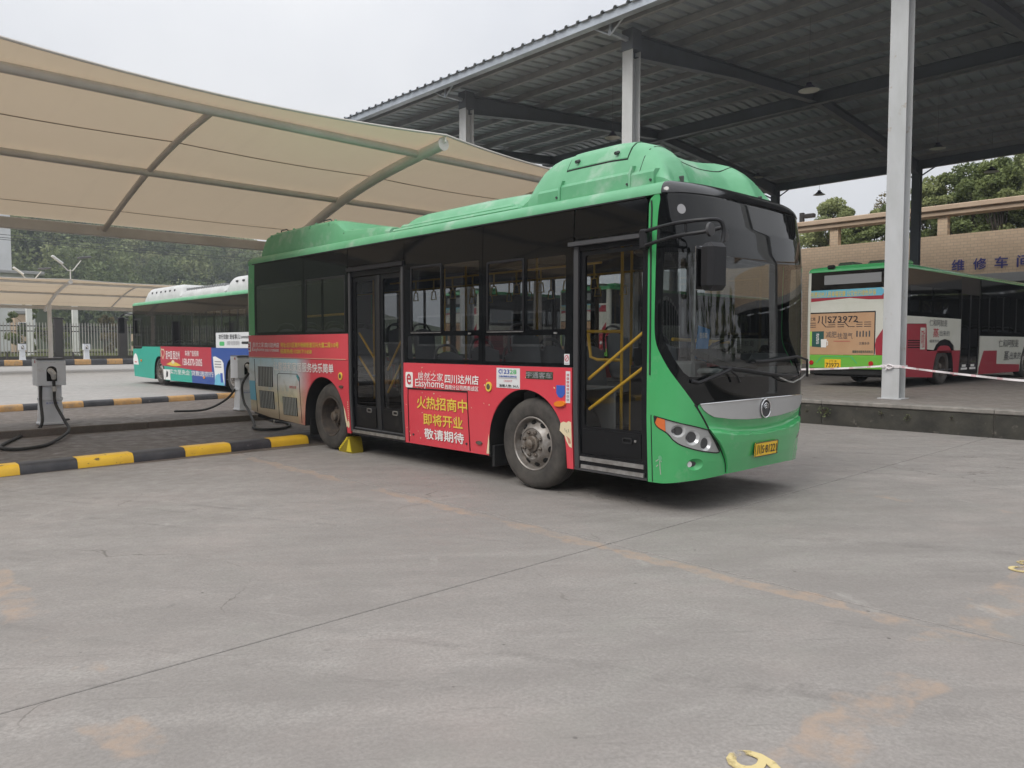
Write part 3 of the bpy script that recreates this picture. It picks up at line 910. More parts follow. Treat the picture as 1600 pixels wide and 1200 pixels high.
def pendant(label, p, rod, s=1.0):
    t = thing('pendant_lamp', label, 'lamp', p, 'lamps hanging under the shed roof')
    prof = [(.03, .20), (.065, .19), (.075, .13), (.12, .10), (.16, .05), (.26, .0), (.27, -.01)]
    inn = [(.262, -.008), (.155, .04), (.115, .09), (.0, .10)]
    mb = MB(); mb.lathe([(r_ * s, a * s) for r_, a in prof], 28, p, 'Z'); mb.build('lamp_shade', 'lamp_shade', t, 40)
    mb = MB(); mb.lathe([(r_ * s, a * s) for r_, a in inn], 28, p, 'Z'); mb.build('reflector', 'lamp_in', t, 40)
    mb = MB(); q = Vector(p); mb.tube([q + Vector((0, 0, .19 * s)), q + Vector((0, 0, rod))], .007, 6); mb.build('rod', 'rod', t)
for (px, py, yy, lb) in ((1264, 141, 3.6, 'pendant lamp with pale inside hanging nearest the front gutter between the columns'), (1408, 197, 3.6, 'pendant lamp half hidden behind the pale steel column'), (1465, 232, 3.6, 'pendant lamp hanging low beside the dark rear column'),
                          (1280, 304, 9.9, 'dark pendant lamp seen against the sky beside a rear column'), (1549, 268, 3.4, 'dark pendant lamp seen against the trees above the tan wall'),
                          (957, 215, 10.4, 'pendant lamp hanging behind the roof hump of the green bus, beside a front column'), (1184, 277, 10.4, 'small pendant lamp deep in the shed above the bus windscreen')):
    if py > 262: p = onx(px, py, 29.0)
    else: p = ony(px, py, yy)
    pendant(lb, p, max(.5, roofz(min(32, p.x)) - .2 - p.z), 1.0 if py < 262 else 1.0)

# ================================================================== tan workshop behind the shed
bl = thing('workshop_building', 'tan tiled workshop wall with pierced parapet and blue lettering', 'building', (36, 5, .476))
BX = 36.0
mb = MB(); mb.box((BX, -30, 4.98), (BX + .4, 21, 7.0), 0); mb.build('wall', 'tile_wall', bl)
mb = MB(); mb.box((BX, 8.6, .47), (BX + .4, 21, 4.978), 0); mb.build('wall', 'tile_wall', bl)
mb = MB(); mb.box((BX - .03, -30, 4.55), (BX + .5, 8.58, 4.975), .01); mb.build('lintel', 'lintel', bl)
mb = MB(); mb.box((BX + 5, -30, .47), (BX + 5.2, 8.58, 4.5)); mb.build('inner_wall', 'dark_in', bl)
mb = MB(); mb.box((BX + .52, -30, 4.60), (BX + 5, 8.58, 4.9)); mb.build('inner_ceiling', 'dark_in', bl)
for yy in (-3.4, 2.1, 7.43, 12.88, 18.3):
    mb = MB(); mb.box((BX + .002, yy - .23, 7.002), (BX + .398, yy + .23, 7.96), .01); mb.build('pier', 'tile_wall', bl)
mb = MB(); mb.box((BX - .18, -30, 7.962), (BX + .62, 21, 8.20), .02); mb.box((BX - .32, -30, 8.202), (BX + .75, 21, 8.46), .03); mb.build('parapet_rail', 'cap_stone', bl)
for kk, yl, yr in (('w1', 6.93, 6.38), ('w2', 5.99, 5.44), ('w3', 5.08, 4.54), ('w4', 4.17, 3.63)):
    letters(kk, (BX - .05, yl, 5.2), (0, yr - yl, 0), (0, 0, .54), 'sign_blue', bl, 'sign_lettering')

# ================================================================== membrane canopies
def canopy(label, x0):
    t = thing('membrane_canopy', label, 'canopy', (0, 0, 0), 'membrane canopies over the charging bays')
    prof = [(4.62, 5.17), (5.35, 5.10), (6.7, 4.93), (8.15, 4.68), (9.5, 4.35), (10.85, 3.97)]
    pr = spline([(0, a, b) for a, b in prof], 4)
    thick = [-12.4, -5.0, 2.42, 9.8]; thin = [-8.7, -1.28, 6.1]
    rows = []
    for i in range(len(thick) - 1):
        for k in range(16 + (i == len(thick) - 2)):
            f = k / 16; xx = thick[i] + (thick[i + 1] - thick[i]) * f
            sag = 4 * f * (1 - f)
            row = []
            for j, p in enumerate(pr):
                w = max(0, 1 - j / 4.0)
                bay = abs(math.sin(2 * math.pi * f)) * .035 * math.sin(math.pi * j / (len(pr) - 1))
                row.append((xx, p.y + .40 * sag * w, p.z - .05 * sag * w - bay))
            rows.append(row)
    mb = MB(); mb.grid(rows); mb.build('membrane', 'membrane', t, 60, False)
    mb = MB()
    mb.tube([r_[0] for r_ in rows], .02, 6); mb.build('edge_hem', 'pipe_grey', t)
    for yy in (7.1, 10.15):
        mb = MB(); j = min(range(len(pr)), key=lambda q: abs(pr[q].y - yy))
        mb.grid([[(r_[j][0], r_[j][1] - .022, r_[j][2] - .010) for r_ in rows], [(r_[j][0], r_[j][1] + .022, r_[j][2] - .013) for r_ in rows]])
        mb.build('weld_seam', 'membrane_seam', t, 0)
    for (yy, zz, r_) in ((5.38, 4.98, .07), (8.16, 4.545, .062)):
        mb = MB(); mb.tube([(-12.4, yy, zz), (9.8, yy, zz)], r_, 12); mb.build('purlin_pipe', 'pipe_grey', t)
    mb = MB(); mb.box((-12.4, 10.84, 3.74), (9.8, 11.0, 3.94), .008); mb.build('back_beam', 'pipe_grey', t)
    for xx in thin:
        mb = MB(); mb.tube(spline([(xx, 5.36, 4.99), (xx, 6.7, 4.84), (xx, 8.15, 4.585), (xx, 9.5, 4.25), (xx, 10.86, 3.87)], 5), .05, 12); mb.build('rib_pipe', 'pipe_grey', t)
    for xx in thick:
        a = MB(); a.tube(spline([(xx, 4.72, 5.03), (xx, 5.6, 4.94), (xx, 6.9, 4.76), (xx, 8.3, 4.46), (xx, 9.6, 4.08), (xx, 10.8, 3.66)], 5), .095, 14)
        arm = a.build('arm', 'pipe_white', t)
        mb = MB(); mb.lathe([(.0, -.012), (.112, -.012), (.112, .012), (.0, .012)], 16, (xx, 4.70, 5.035), 'Y'); mb.build('end_plate', 'pipe_white', arm)
        mb = MB(); mb.box((xx - .012, 4.62, 5.05), (xx + .012, 4.8, 5.19), .01); mb.build('lug', 'pipe_white', arm)
        mb = MB(); mb.lathe([(.0, -.02), (.17, -.02), (.15, .02), (.125, .3), (.115, 3.86), (.0, 3.86)], 16, (xx, 9.75, .12), 'Z'); mb.build('post', 'pipe_white', t)
    return t
cp1 = canopy('large tan membrane canopy on pipe arms above the green bus', 0)
cp2 = dup(cp1, (2.95, 37.05, 0), 0, 'smaller-looking far tan membrane canopy in front of the picket fence and hill')

def floodlight(p, rz, label):
    t = thing('floodlight_pair', label, 'floodlight', p, 'floodlights on top of the far canopy')
    mb = MB(); q = Vector(p); mb.tube([q, q + Vector((0, 0, .5))], .03, 8); mb.tube([q + Vector((-.5, 0, .85)), q + Vector((-.12, 0, .45)), q + Vector((.12, 0, .45)), q + Vector((.55, 0, 1.05))], .028, 6); mb.build('bracket', 'pipe_white', t)
    for sx, z, nm in ((-.62, 1.0, 0), (.72, 1.22, 1)):
        mb = MB(); mb.box((-.33, -.16, -.05), (.33, .16, .05), .03)
        mb.xf(Matrix.Translation(q + Vector((sx, 0, z))) @ Matrix.Rotation(R(38 if sx < 0 else -8), 4, 'Y')); mb.build('lamp_head', 'white' if nm == 0 else 'charger_dark', t)
for p, lb in (((2.42 + 2.95, 41.75, 5.2), 'floodlight pair on the arm tip of the far canopy above its post'), ((-2.1 + 2.95, 44.2, 5.15), 'floodlight pair low on the far canopy left of the arm tip'), ((1.55 + 2.95, 47.0, 4.9), 'small floodlight pair behind the arm tip of the far canopy')):
    floodlight(p, 0, lb)

# ================================================================== bus shell: outline in plan x profile in height
class Shell:
    def __init__(s, W=2.45, YS=-1.5, YC=-1.985, N=3.2, YR=7.15, RR=.13, top=3.11, zs=None, rk=None, ti=None):
        s.W, s.YS, s.YR, s.RR, s.top = W, YS, YR, RR, top
        t = np.linspace(0, np.pi / 2, 240)
        s.fx = W / 2 - W / 2 * np.sin(t) ** (2 / N); s.fy = YS + (YC - YS) * np.cos(t) ** (2 / N)
        s.acc = np.concatenate([[0], np.cumsum(np.hypot(np.diff(s.fx), np.diff(s.fy)))])
        s.A2 = s.acc[-1]; s.SC = YS - s.A2
        s.SR = YR + RR * math.pi / 2                     # where the tail panel starts
        s.SE = s.SR + W / 2 - RR                         # middle of the tail
        s.zs = zs or [.2, .3, .5, .9, 1.7, 2.44, 2.7, 2.96, 3.10]; s.rk = rk or [.03, .02, .005, 0, 0, .015, .04, .085, .13]
        s.ti = ti or [.035, .03, .02, 0, 0, 0, .004, .012, .012]
    def __call__(s, ss, z, off=0):
        ss = np.asarray(ss, float); z = np.asarray(z, float)
        mir = ss < s.SC; q = np.where(mir, 2 * s.SC - ss, ss)
        d = np.clip(q - s.SC, 0, s.A2)
        f = lambda a, arr: np.interp(np.clip(a, 0, s.A2), s.acc, arr)
        x, y = f(d, s.fx), f(d, s.fy); e = 2e-3
        tx, ty = f(d + e, s.fx) - f(d - e, s.fx), f(d + e, s.fy) - f(d - e, s.fy)
        ln = np.hypot(tx, ty) + 1e-12; nx, ny = -ty / ln, tx / ln
        cen = q - s.SC < 4e-3
        nx, ny = np.where(cen, 0, nx), np.where(cen, -1, ny)
        side = q > s.YS
        x, y, nx, ny = np.where(side, 0, x), np.where(side, q, y), np.where(side, -1, nx), np.where(side, 0, ny)
        a = np.clip((q - s.YR) / s.RR, 0, math.pi / 2); cor = q > s.YR
        x = np.where(cor, s.RR * (1 - np.cos(a)) + np.clip(q - s.SR, 0, 99), x); y = np.where(cor, s.YR + s.RR * np.sin(a), y)
        nx = np.where(cor, -np.cos(a), nx); ny = np.where(cor, np.sin(a), ny)
        x = np.where(mir, s.W - x, x); nx = np.where(mir, -nx, nx)
        ins = np.interp(z, s.zs, s.ti); b = np.clip((z - (s.top - .12)) / .12, 0, 1)
        ins = ins + .12 * (1 - np.sqrt(1 - b * b))
        rake = np.interp(z, s.zs, s.rk) * np.clip(-ny, 0, 1)
        o = np.asarray(off, float) - ins
        return np.stack([x + nx * o, y + ny * o + rake, z + 0 * x], -1)
    def mir(s, poly): return [(2 * s.SC - a, b) for a, b in poly]

def rect(s0, s1, z0, z1, r_=0.0, n=5):
    if r_ <= 0: return [(s0, z0), (s1, z0), (s1, z1), (s0, z1)]
    p = []
    for cx, cz, a0 in ((s0 + r_, z0 + r_, 180), (s1 - r_, z0 + r_, 270), (s1 - r_, z1 - r_, 0), (s0 + r_, z1 - r_, 90)):
        for k in range(n + 1):
            a = R(a0 + 90 * k / n); p.append((cx + r_ * math.cos(a), cz + r_ * math.sin(a)))
    return p
def ell(cs, cz, rs, rz, n=24, rot=0):
    return [(cs + rs * math.cos(2 * math.pi * k / n) * math.cos(rot) - rz * math.sin(2 * math.pi * k / n) * math.sin(rot), cz + rs * math.cos(2 * math.pi * k / n) * math.sin(rot) + rz * math.sin(2 * math.pi * k / n) * math.cos(rot)) for k in range(n)]
def sp2(pts, n=4): return [(p.x, p.y) for p in spline([(a, b, 0) for a, b in pts], n)]
def line2(pts, w):
    """ribbon round a polyline"""
    P = [Vector((a, b)) for a, b in pts]; L, Rr = [], []
    for i, p in enumerate(P):
        t = (P[min(i + 1, len(P) - 1)] - P[max(i - 1, 0)]).normalized(); nn = Vector((-t.y, t.x)) * w / 2
        L.append(tuple(p + nn)); Rr.append(tuple(p - nn))
    return L + Rr[::-1]

def patch(sh, name, poly, mt, parent, off=0.0, thick=.02, holes=(), ds=.05, dz=None, offf=None, smooth=35):
    loops = [[Vector((a, b, 0)) for a, b in lp] for lp in [poly] + list(holes)]
    flat = [v for lp in loops for v in lp]
    bm = bmesh.new()
    bv = [bm.verts.new(v) for v in flat]
    for tri in tessellate_polygon(loops):
        try: bm.faces.new([bv[i] for i in tri])
        except ValueError: pass
    smin, smax = min(v.x for v in flat), max(v.x for v in flat); zmin, zmax = min(v.y for v in flat), max(v.y for v in flat)
    cuts = []
    a = sh.SC - sh.A2 - .02
    while a < sh.YS + .03:
        cuts.append(a); a += ds
    for k in range(1, 6): cuts += [sh.YR + (sh.SR - sh.YR) * k / 6, 2 * sh.SC - sh.YR - (sh.SR - sh.YR) * k / 6]
    cuts += [sh.YR, 2 * sh.SC - sh.YR, sh.SR, 2 * sh.SC - sh.SR]
    zc = sh.zs + [sh.top - .12, sh.top - .09, sh.top - .06, sh.top - .035, sh.top - .018, sh.top - .006]
    if dz:
        a = zmin + dz
        while a < zmax: zc = zc + [a]; a += dz
    for c in cuts:
        if smin + 1e-4 < c < smax - 1e-4:
            bmesh.ops.bisect_plane(bm, geom=bm.verts[:] + bm.edges[:] + bm.faces[:], plane_co=(c, 0, 0), plane_no=(1, 0, 0), dist=1e-6)
    for c in zc:
        if zmin + 1e-4 < c < zmax - 1e-4:
            bmesh.ops.bisect_plane(bm, geom=bm.verts[:] + bm.edges[:] + bm.faces[:], plane_co=(0, c, 0), plane_no=(0, 1, 0), dist=1e-6)
    bm.verts.index_update()
    n = len(bm.verts)
    S = np.array([v.co.x for v in bm.verts]); Z = np.array([v.co.y for v in bm.verts])
    o_ = off + (np.array([offf(a, b) for a, b in zip(S, Z)]) if offf else 0)
    out = sh(S, Z, o_)
    mb = MB(); vs = [tuple(p) for p in out]; fs = [tuple(v.index for v in f.verts) for f in bm.faces]
    if thick > 0:
        vs += [tuple(p) for p in sh(S, Z, o_ - thick)]
        fs += [tuple(i + n for i in f[::-1]) for f in fs]
        for e in bm.edges:
            if len(e.link_faces) == 1:
                i, j = e.verts[0].index, e.verts[1].index; fs.append((i, j, j + n, i + n))
    bm.free()
    mb.add(vs, fs)
    return mb.build(name, mt, parent, smooth)

def sletters(sh, key, s0, s1, z0, z1, mt, parent, off=.006, name='lettering'):
    co, fs, lay = TX[key]
    p = sh(s0 + (s1 - s0) * co[:, 0], z0 + (z1 - z0) * co[:, 1], off + lay)
    mb = MB(); mb.add([tuple(q) for q in p], fs); return mb.build(name, mt, parent, 0, False)
def stube(sh, name, pts, offs, r_, mt, parent, n=8):
    if not isinstance(offs, (list, tuple)): offs = [offs] * len(pts)
    mb = MB(); mb.tube([Vector(sh(a, b, o_)) for (a, b), o_ in zip(pts, offs)], r_, n); return mb.build(name, mt, parent)

def hfield(name, x0, x1, y0, y1, f, mt, parent, nx=40, ny=60, zb=3.0):
    """closed cover given by a height function; the rim runs down to zb"""
    xs, ys = np.linspace(x0, x1, nx), np.linspace(y0, y1, ny)
    rows = [[(x0, y, zb) for y in ys]] + [[(x, y, f(x, y)) for y in ys] for x in xs] + [[(x1, y, zb) for y in ys]]
    mb = MB(); mb.grid(rows)
    for e in (0, ny - 1):
        strip = [(x, ys[e], f(x, ys[e])) for x in xs]; low = [(x, ys[e], zb) for x in xs]; mb.grid([strip, low])
    return mb.build(name, mt, parent, 38)

def wheel(parent, x, y, r_, kind, sgn=1, mtt='tyre'):
    """sgn +1: outer face towards -X"""
    S = lambda prof: [(a, x + sgn * b) for a, b in prof]
    k = r_ / .505
    w = thing_part = None
    mb = MB(); mb.lathe([(a * k, x + sgn * b) for a, b in ((.29, .03), (.31, .012), (.345, .002), (.42, 0), (.462, .012), (.49, .04), (.503, .075), (.505, .10), (.505, .20), (.49, .25), (.42, .28), (.29, .26))], 48, (0, y, r_), 'X', True)
    wh = mb.build('wheel', mtt, parent, 50); wh['label'] = 'black road wheel'
    g = MB()
    for dx in (.115, .15, .185):
        g.lathe([(.5055 * k, x + sgn * (dx - .006)), (.507 * k, x + sgn * dx), (.5055 * k, x + sgn * (dx + .006))], 48, (0, y, r_), 'X')
    g.build('tread_rib', 'rubber', wh, 50)
    if kind == 'front':
        mb = MB(); mb.lathe([(a * k, x + sgn * b) for a, b in ((.296, .035), (.300, .015), (.290, .010), (.280, .018), (.276, .06), (.262, .085), (.235, .070), (.205, .045), (.185, .020), (.172, .012), (.165, .022), (.10, .022), (.095, .03), (.0, .03))], 40, (0, y, r_), 'X'); mb.build('rim', 'rim', wh, 40)
        for j in range(10):
            a = 2 * math.pi * j / 10 + .2
            mb = MB(); c = Vector((x + sgn * .062, y + math.cos(a) * .232 * k, r_ + math.sin(a) * .232 * k))
            mb.lathe([(.0, -.006 * sgn), (.030, -.006 * sgn), (.030, .02 * sgn)], 12, (0, 0, 0), 'X')
            mb.xf(Matrix.Translation(c) @ Matrix.Rotation(a, 4, 'X') @ Matrix.Rotation(-.7 * sgn, 4, 'Z') @ Matrix.Diagonal((1, .85, 1.15, 1))); mb.build('hand_hole', 'seam', wh)
        mb = MB(); mb.lathe([(a * k, x + sgn * b) for a, b in ((.092, .03), (.090, .0), (.075, -.012), (.06, -.012), (.055, -.045), (.04, -.058), (.0, -.06))], 24, (0, y, r_), 'X'); mb.build('hub', 'hub', wh, 40)
        for j in range(8):
            a = 2 * math.pi * j / 8 + .35
            mb = MB(); mb.lathe([(.021, .026), (.021, .0), (.012, -.006), (.010, -.022), (.0, -.022)], 6, (0, 0, 0), 'X')
            if sgn < 0: mb.v = [(-p[0], p[1], p[2]) for p in mb.v]
            mb.xf(Matrix.Translation((x, y + math.cos(a) * .132 * k, r_ + math.sin(a) * .132 * k))); mb.build('wheel_nut', 'hub', wh, 30)
    else:
        mb = MB(); mb.lathe([(a * k, x + sgn * b) for a, b in ((.296, .035), (.302, .012), (.292, .008), (.278, .016), (.272, .06), (.268, .17), (.245, .205), (.21, .20), (.165, .19), (.12, .19), (.115, .18), (.0, .18))], 40, (0, y, r_), 'X'); mb.build('rim', 'darkrim', wh, 40)
        mb = MB(); mb.lathe([(a * k, x + sgn * b) for a, b in ((.115, .185), (.105, .11), (.10, .10), (.075, .095), (.07, .055), (.055, .045), (.0, .044))], 20, (0, y, r_), 'X'); mb.build('hub', 'hub', wh, 40)
        for j in range(8):
            a = 2 * math.pi * j / 8 + .2
            mb = MB(); mb.tube([(x + sgn * .192, y + math.cos(a) * .145 * k, r_ + math.sin(a) * .145 * k), (x + sgn * .15, y + math.cos(a) * .135 * k, r_ + math.sin(a) * .135 * k)], .018, 6); mb.build('wheel_nut', 'hub', wh)
    return wh

def seat(parent, x, y, z, face=-1):
    """moulded shell seat with grab rail; face -1 looks to the front"""
    f = face
    b = MB()
    rows = []
    for k in range(9):
        u = -1 + 2 * k / 8
        col = []
        for (dy, dz) in ((.23, .02), (.12, .0), (-.02, .0), (-.14, .01), (-.2, .08), (-.235, .3), (-.26, .52), (-.272, .60 - .10 * u * u)):
            col.append((x + u * .215, y + f * dy * 1.0 + f * .04 * u * u * (1 if dz > .05 else 0), z + dz + .02 * u * u))
        rows.append(col)
    b.grid(rows)
    k0 = len(b.v); rows2 = [[(p[0], p[1] - f * .025 * (1 if p[2] > z + .06 else 0), p[2] - (.025 if p[2] <= z + .06 else 0)) for p in r_] for r_ in rows]
    b.grid(rows2)
    o = b.build('seat', 'seat', parent, 60, False)
    r1 = MB(); r1.tube(spline([(x - .2, y - f * .285, z + .34), (x - .19, y - f * .30, z + .55), (x - .10, y - f * .31, z + .67), (x + .10, y - f * .31, z + .67), (x + .19, y - f * .30, z + .55), (x + .2, y - f * .285, z + .34)], 4), .016, 8); r1.build('grab_rail', 'seat_rail', o)
    r2 = MB(); r2.box((x - .16, y - .12, z - .4), (x + .16, y + .1, z - .03), .02); r2.build('seat_base', 'int_dark', o)
    return o

# ================================================================== the green bus
SH = Shell()
SC = SH.SC
bus = thing('city_bus', 'green city bus with red advert panels parked at the charging kerb', 'bus', (1.225, 2.6, 0))
b_ = bus
farch = sp2([(-.417, .298), (-.405, .56), (-.365, .72), (-.285, .87), (-.16, .99), (0, 1.07), (.18, 1.10), (.36, 1.075), (.52, .995), (.65, .88), (.74, .74), (.79, .58), (.804, .30)])
rarch = sp2([(3.955, .298), (3.985, .54), (4.06, .76), (4.19, .94), (4.40, 1.06), (4.62, 1.098), (4.82, 1.065), (4.99, .955), (5.12, .79), (5.185, .60), (5.205, .31)])
pf = patch(SH, 'side_panel', [(2.488, .30), (2.488, 1.355), (-.505, 1.355), (-.505, .298)] + farch, 'red', b_, 0, .03)
pf['label'] = 'red advert panel round the front wheel'
pr_ = patch(SH, 'side_panel', [(3.86, .298), (3.86, 1.362), (SH.SR, 1.362), (SH.SR, .45), (6.92, .40), (6.445, .354)] + rarch[::-1], 'photo_print', b_, 0, .03)
pr_['label'] = 'printed town picture round the rear wheel'
ps = patch(SH, 'side_panel', rect(3.86, SH.SR, 1.366, 1.748), 'red', b_, .004, .03); ps['label'] = 'red advert strip under the rear windows'
patch(SH, 'roof_edge', rect(-1.60, SH.SR, 2.982, 3.11), 'roof_green', b_, .006, .05)
patch(SH, 'rear_pillar', rect(6.93, SH.SR, 1.752, 2.98), 'green', b_, 0, .04)
patch(SH, 'drip_rail', rect(-1.42, 7.0, 2.968, 2.982), 'rubber', b_, .012, .02)

def black_pane(poly, holes, label=None, name='window'):
    o = patch(SH, name, poly, 'side_black', b_, .0, .012, holes)
    return o
def clear(o, poly, mt='glass', off=-.004): return patch(SH, 'pane', poly, mt, o, off, 0)
def ring(o, poly, inner, mt='black', off=.006, thick=.02, name='frame'): return patch(SH, name, poly, mt, o, off, thick, [inner])
# rear two bays
h = rect(5.235, 6.86, 1.80, 2.60, .03); w1 = black_pane(rect(5.165, 6.928, 1.755, 2.966), [h]); clear(w1, h, 'glass_dark')
h = rect(4.62, 5.10, 1.80, 2.58, .02); h2 = rect(3.94, 4.57, 1.80, 2.58, .02); w2 = black_pane(rect(3.872, 5.157, 1.755, 2.966), [h, h2]); clear(w2, h, 'glass_dark'); clear(w2, h2, 'glass_dark')
ring(w2, rect(3.93, 5.11, 1.78, 2.60, .02), rect(3.955, 5.085, 1.805, 2.575, .02), 'rubber', .004, .012)
# middle bay: sliding window over black glass
h = rect(1.69, 2.29, 1.76, 2.575, .02); h2 = rect(.96, 1.63, 1.76, 2.575, .02); h3 = rect(.97, 2.40, 1.41, 1.70, .02)
w3 = black_pane(rect(.897, 2.462, 1.362, 2.966), [h, h2, h3]); clear(w3, h); clear(w3, h2); clear(w3, h3, 'glass_dark')
ring(w3, rect(1.66, 2.31, 1.735, 2.595, .02), rect(1.685, 2.285, 1.76, 2.57, .02), 'black', .008, .02)
patch(SH, 'slide_rail', rect(1.67, 2.30, 1.738, 1.746), 'alu', w3, .014, .012)
patch(SH, 'catch', rect(1.10, 1.14, 1.715, 1.735), 'alu', w3, .016, .014)
# front bay
h = rect(.23, .80, 1.755, 2.52, .02); h2 = rect(-.415, .16, 1.755, 2.52, .02); h3 = rect(-.41, .86, 1.40, 1.695, .02)
w4 = black_pane(rect(-.52, .889, 1.362, 2.966), [h, h2, h3]); clear(w4, h); clear(w4, h2); clear(w4, h3, 'glass_dark')
ring(w4, rect(.20, .82, 1.73, 2.54, .02), rect(.225, .795, 1.755, 2.515, .02), 'black', .008, .02)
patch(SH, 'slide_rail', rect(.21, .81, 1.733, 1.741), 'alu', w4, .014, .012)
patch(SH, 'catch', rect(-.30, -.26, 1.705, 1.725), 'alu', w4, .016, .014)
black_pane(rect(2.475, 3.858, 2.70, 2.966), [], name='transom')
black_pane(rect(-1.44, -.532, 2.66, 2.966, .045), [], name='transom')

# ---- rear double door
d2 = patch(SH, 'rear_door', rect(2.474, 3.856, .33, 2.69), 'door_black', b_, -.02, .025, [rect(2.545, 3.785, .385, 2.56)]); d2['label'] = 'black double-leaf rear door'
for a0, a1, gl in ((3.175, 3.775, 0), (2.555, 3.08, 1)):
    lf = patch(SH, 'door_leaf', rect(a0, a1, .395, 2.55), 'door_black', d2, -.045, .03, [rect(a0 + .055, a1 - .055, .72, 2.49, .03)])
    patch(SH, 'door_pane', rect(a0 + .05, a1 - .05, .715, 2.495, .03), 'glass_dark', d2, -.055, 0)
    patch(SH, 'door_panel', rect(a0 + .05, a1 - .05, .43, .70), 'door_black', d2, -.036, .01)
    hs0 = 3.32 if gl == 0 else 2.68
    patch(SH, 'door_handle', rect(hs0, hs0 + .12, .635, .695, .02), 'alu', d2, -.022, .012, [rect(hs0 + .014, hs0 + .106, .647, .683, .012)])
for pts in (((3.75, 1.76), (3.30, 1.34)), ((3.76, 1.42), (3.30, 1.01)), ((2.68, 1.66), (3.03, 1.24)), ((2.68, 1.36), (3.03, .93))):
    stube(SH, 'door_rail', pts, -.12, .016, 'rail_yellow', d2)
patch(SH, 'centre_seal', rect(3.085, 3.17, .40, 2.55), 'rubber', d2, -.03, .03)
patch(SH, 'step_edge', rect(2.50, 3.80, .322, .362), 'alu', d2, .006, .05)
patch(SH, 'step_edge', rect(2.49, 3.82, .296, .32), 'black', d2, .002, .05)
patch(SH, 'door_gutter', rect(2.47, 3.86, 2.63, 2.685), 'black', d2, .03, .05)
for a0 in (3.792, 2.486): patch(SH, 'door_jamb', rect(a0, a0 + .05, .34, 2.62), 'int_dark', d2, .004, .02)

# ---- front door
d1 = patch(SH, 'front_door', rect(-1.454, -.515, .30, 2.655), 'door_black', b_, -.012, .025, [rect(-1.392, -.60, .47, 2.54)]); d1['label'] = 'black glazed front door'
patch(SH, 'door_leaf', rect(-1.388, -.604, .475, 2.535), 'door_black', d1, -.03, .03, [rect(-1.375, -.655, .76, 2.495, .03)])
patch(SH, 'door_pane', rect(-1.38, -.65, .755, 2.50, .03), 'door_glass', d1, -.045, 0)
patch(SH, 'kick_panel', rect(-1.37, -.63, .50, .735), 'door_black', d1, -.022, .012)
patch(SH, 'door_handle', rect(-1.27, -1.15, .63, .69, .02), 'rubber', d1, -.010, .014, [rect(-1.256, -1.164, .644, .676, .012)])
patch(SH, 'door_lock', ell(-1.31, .665, .012, .012, 12), 'alu', d1, -.008, .014)
for pts in (((-.64, 1.24), (-1.36, 1.73)), ((-.65, .93), (-1.36, 1.39))): stube(SH, 'door_rail', pts, -.11, .017, 'rail_yellow', d1)
patch(SH, 'step_edge', rect(-1.41, -.60, .405, .447), 'alu', d1, .002, .04)
patch(SH, 'step_edge', rect(-1.41, -.615, .325, .365), 'alu', d1, .006, .04)
patch(SH, 'sill', rect(-1.45, -.52, .30, .322), 'int_dark', d1, .004, .04)
patch(SH, 'door_gutter', rect(-1.43, -.485, 2.592, 2.632), 'int_dark', d1, .05, .06)
patch(SH, 'door_jamb', rect(-.59, -.53, .32, 2.585), 'int_dark', d1, .006, .02)

# ---- nose: wings, bumper, screen
edge = sp2([(-1.575, 2.982), (-1.585, 2.93), (-1.566, 2.82), (-1.552, 2.56), (-1.54, 1.954), (-1.542, 1.704), (-1.566, 1.586), (-1.616, 1.49), (-1.694, 1.365), (-1.78, 1.25), (-1.876, 1.124), (-1.968, 1.005)], 3)
seam = sp2([(-1.968, 1.005), (-2.104, .81), (-2.212, .685), (-2.29, .592), (-2.352, .50), (-2.385, .42), (-2.392, .375)], 3)
hl = sp2([(-1.545, .928), (-1.66, .906), (-1.808, .87), (-1.96, .836), (-2.098, .80)], 3) + sp2([(-2.098, .80), (-2.172, .715), (-2.27, .585)], 3)[1:] + sp2([(-2.27, .585), (-2.224, .576), (-2.002, .612), (-1.82, .666), (-1.74, .714), (-1.705, .752), (-1.666, .784), (-1.58, .828), (-1.552, .866)], 3)[1:]
fog = ell(-1.968, .483, .095, .056, 24)
bump_bot = [(-2.392, .36), (-2.35, .35), (-2.1, .337), (-1.876, .325), (-1.634, .298), (-1.458, .294)]
wing = [(-1.458, .294), (-1.458, 2.90), (-1.475, 2.95), (-1.52, 2.982)] + edge + seam[1:] + bump_bot[:-1]
silver_top = [(-1.985, 1.045), (-2.15, 1.052), (-2.4, 1.058), (-2.7, 1.06), (SC, 1.06)]
silver_bot = [(SC, .862), (-2.68, .868), (-2.40, .888), (-2.16, .920), (-2.08, .955), (-2.03, .99)]
def crease(s, z):
    a = abs(s - SC) / 1.0
    zc = .728 + .11 * min(1, a) ** 2.2
    if a > .98: return 0
    w = max(0, min(1, (.98 - a) / .18))
    t = max(0, min(1, (zc + .010 - z) / .024)); t = t * t * (3 - 2 * t)
    q = max(0, min(1, (z - .36) / .3))
    g = max(0, min(1, (z - (zc + .0)) / .12)); hol = -.016 * math.sin(math.pi * g) if 0 < g < 1 else 0
    return w * (.046 * t * (.35 + .65 * q) + hol)
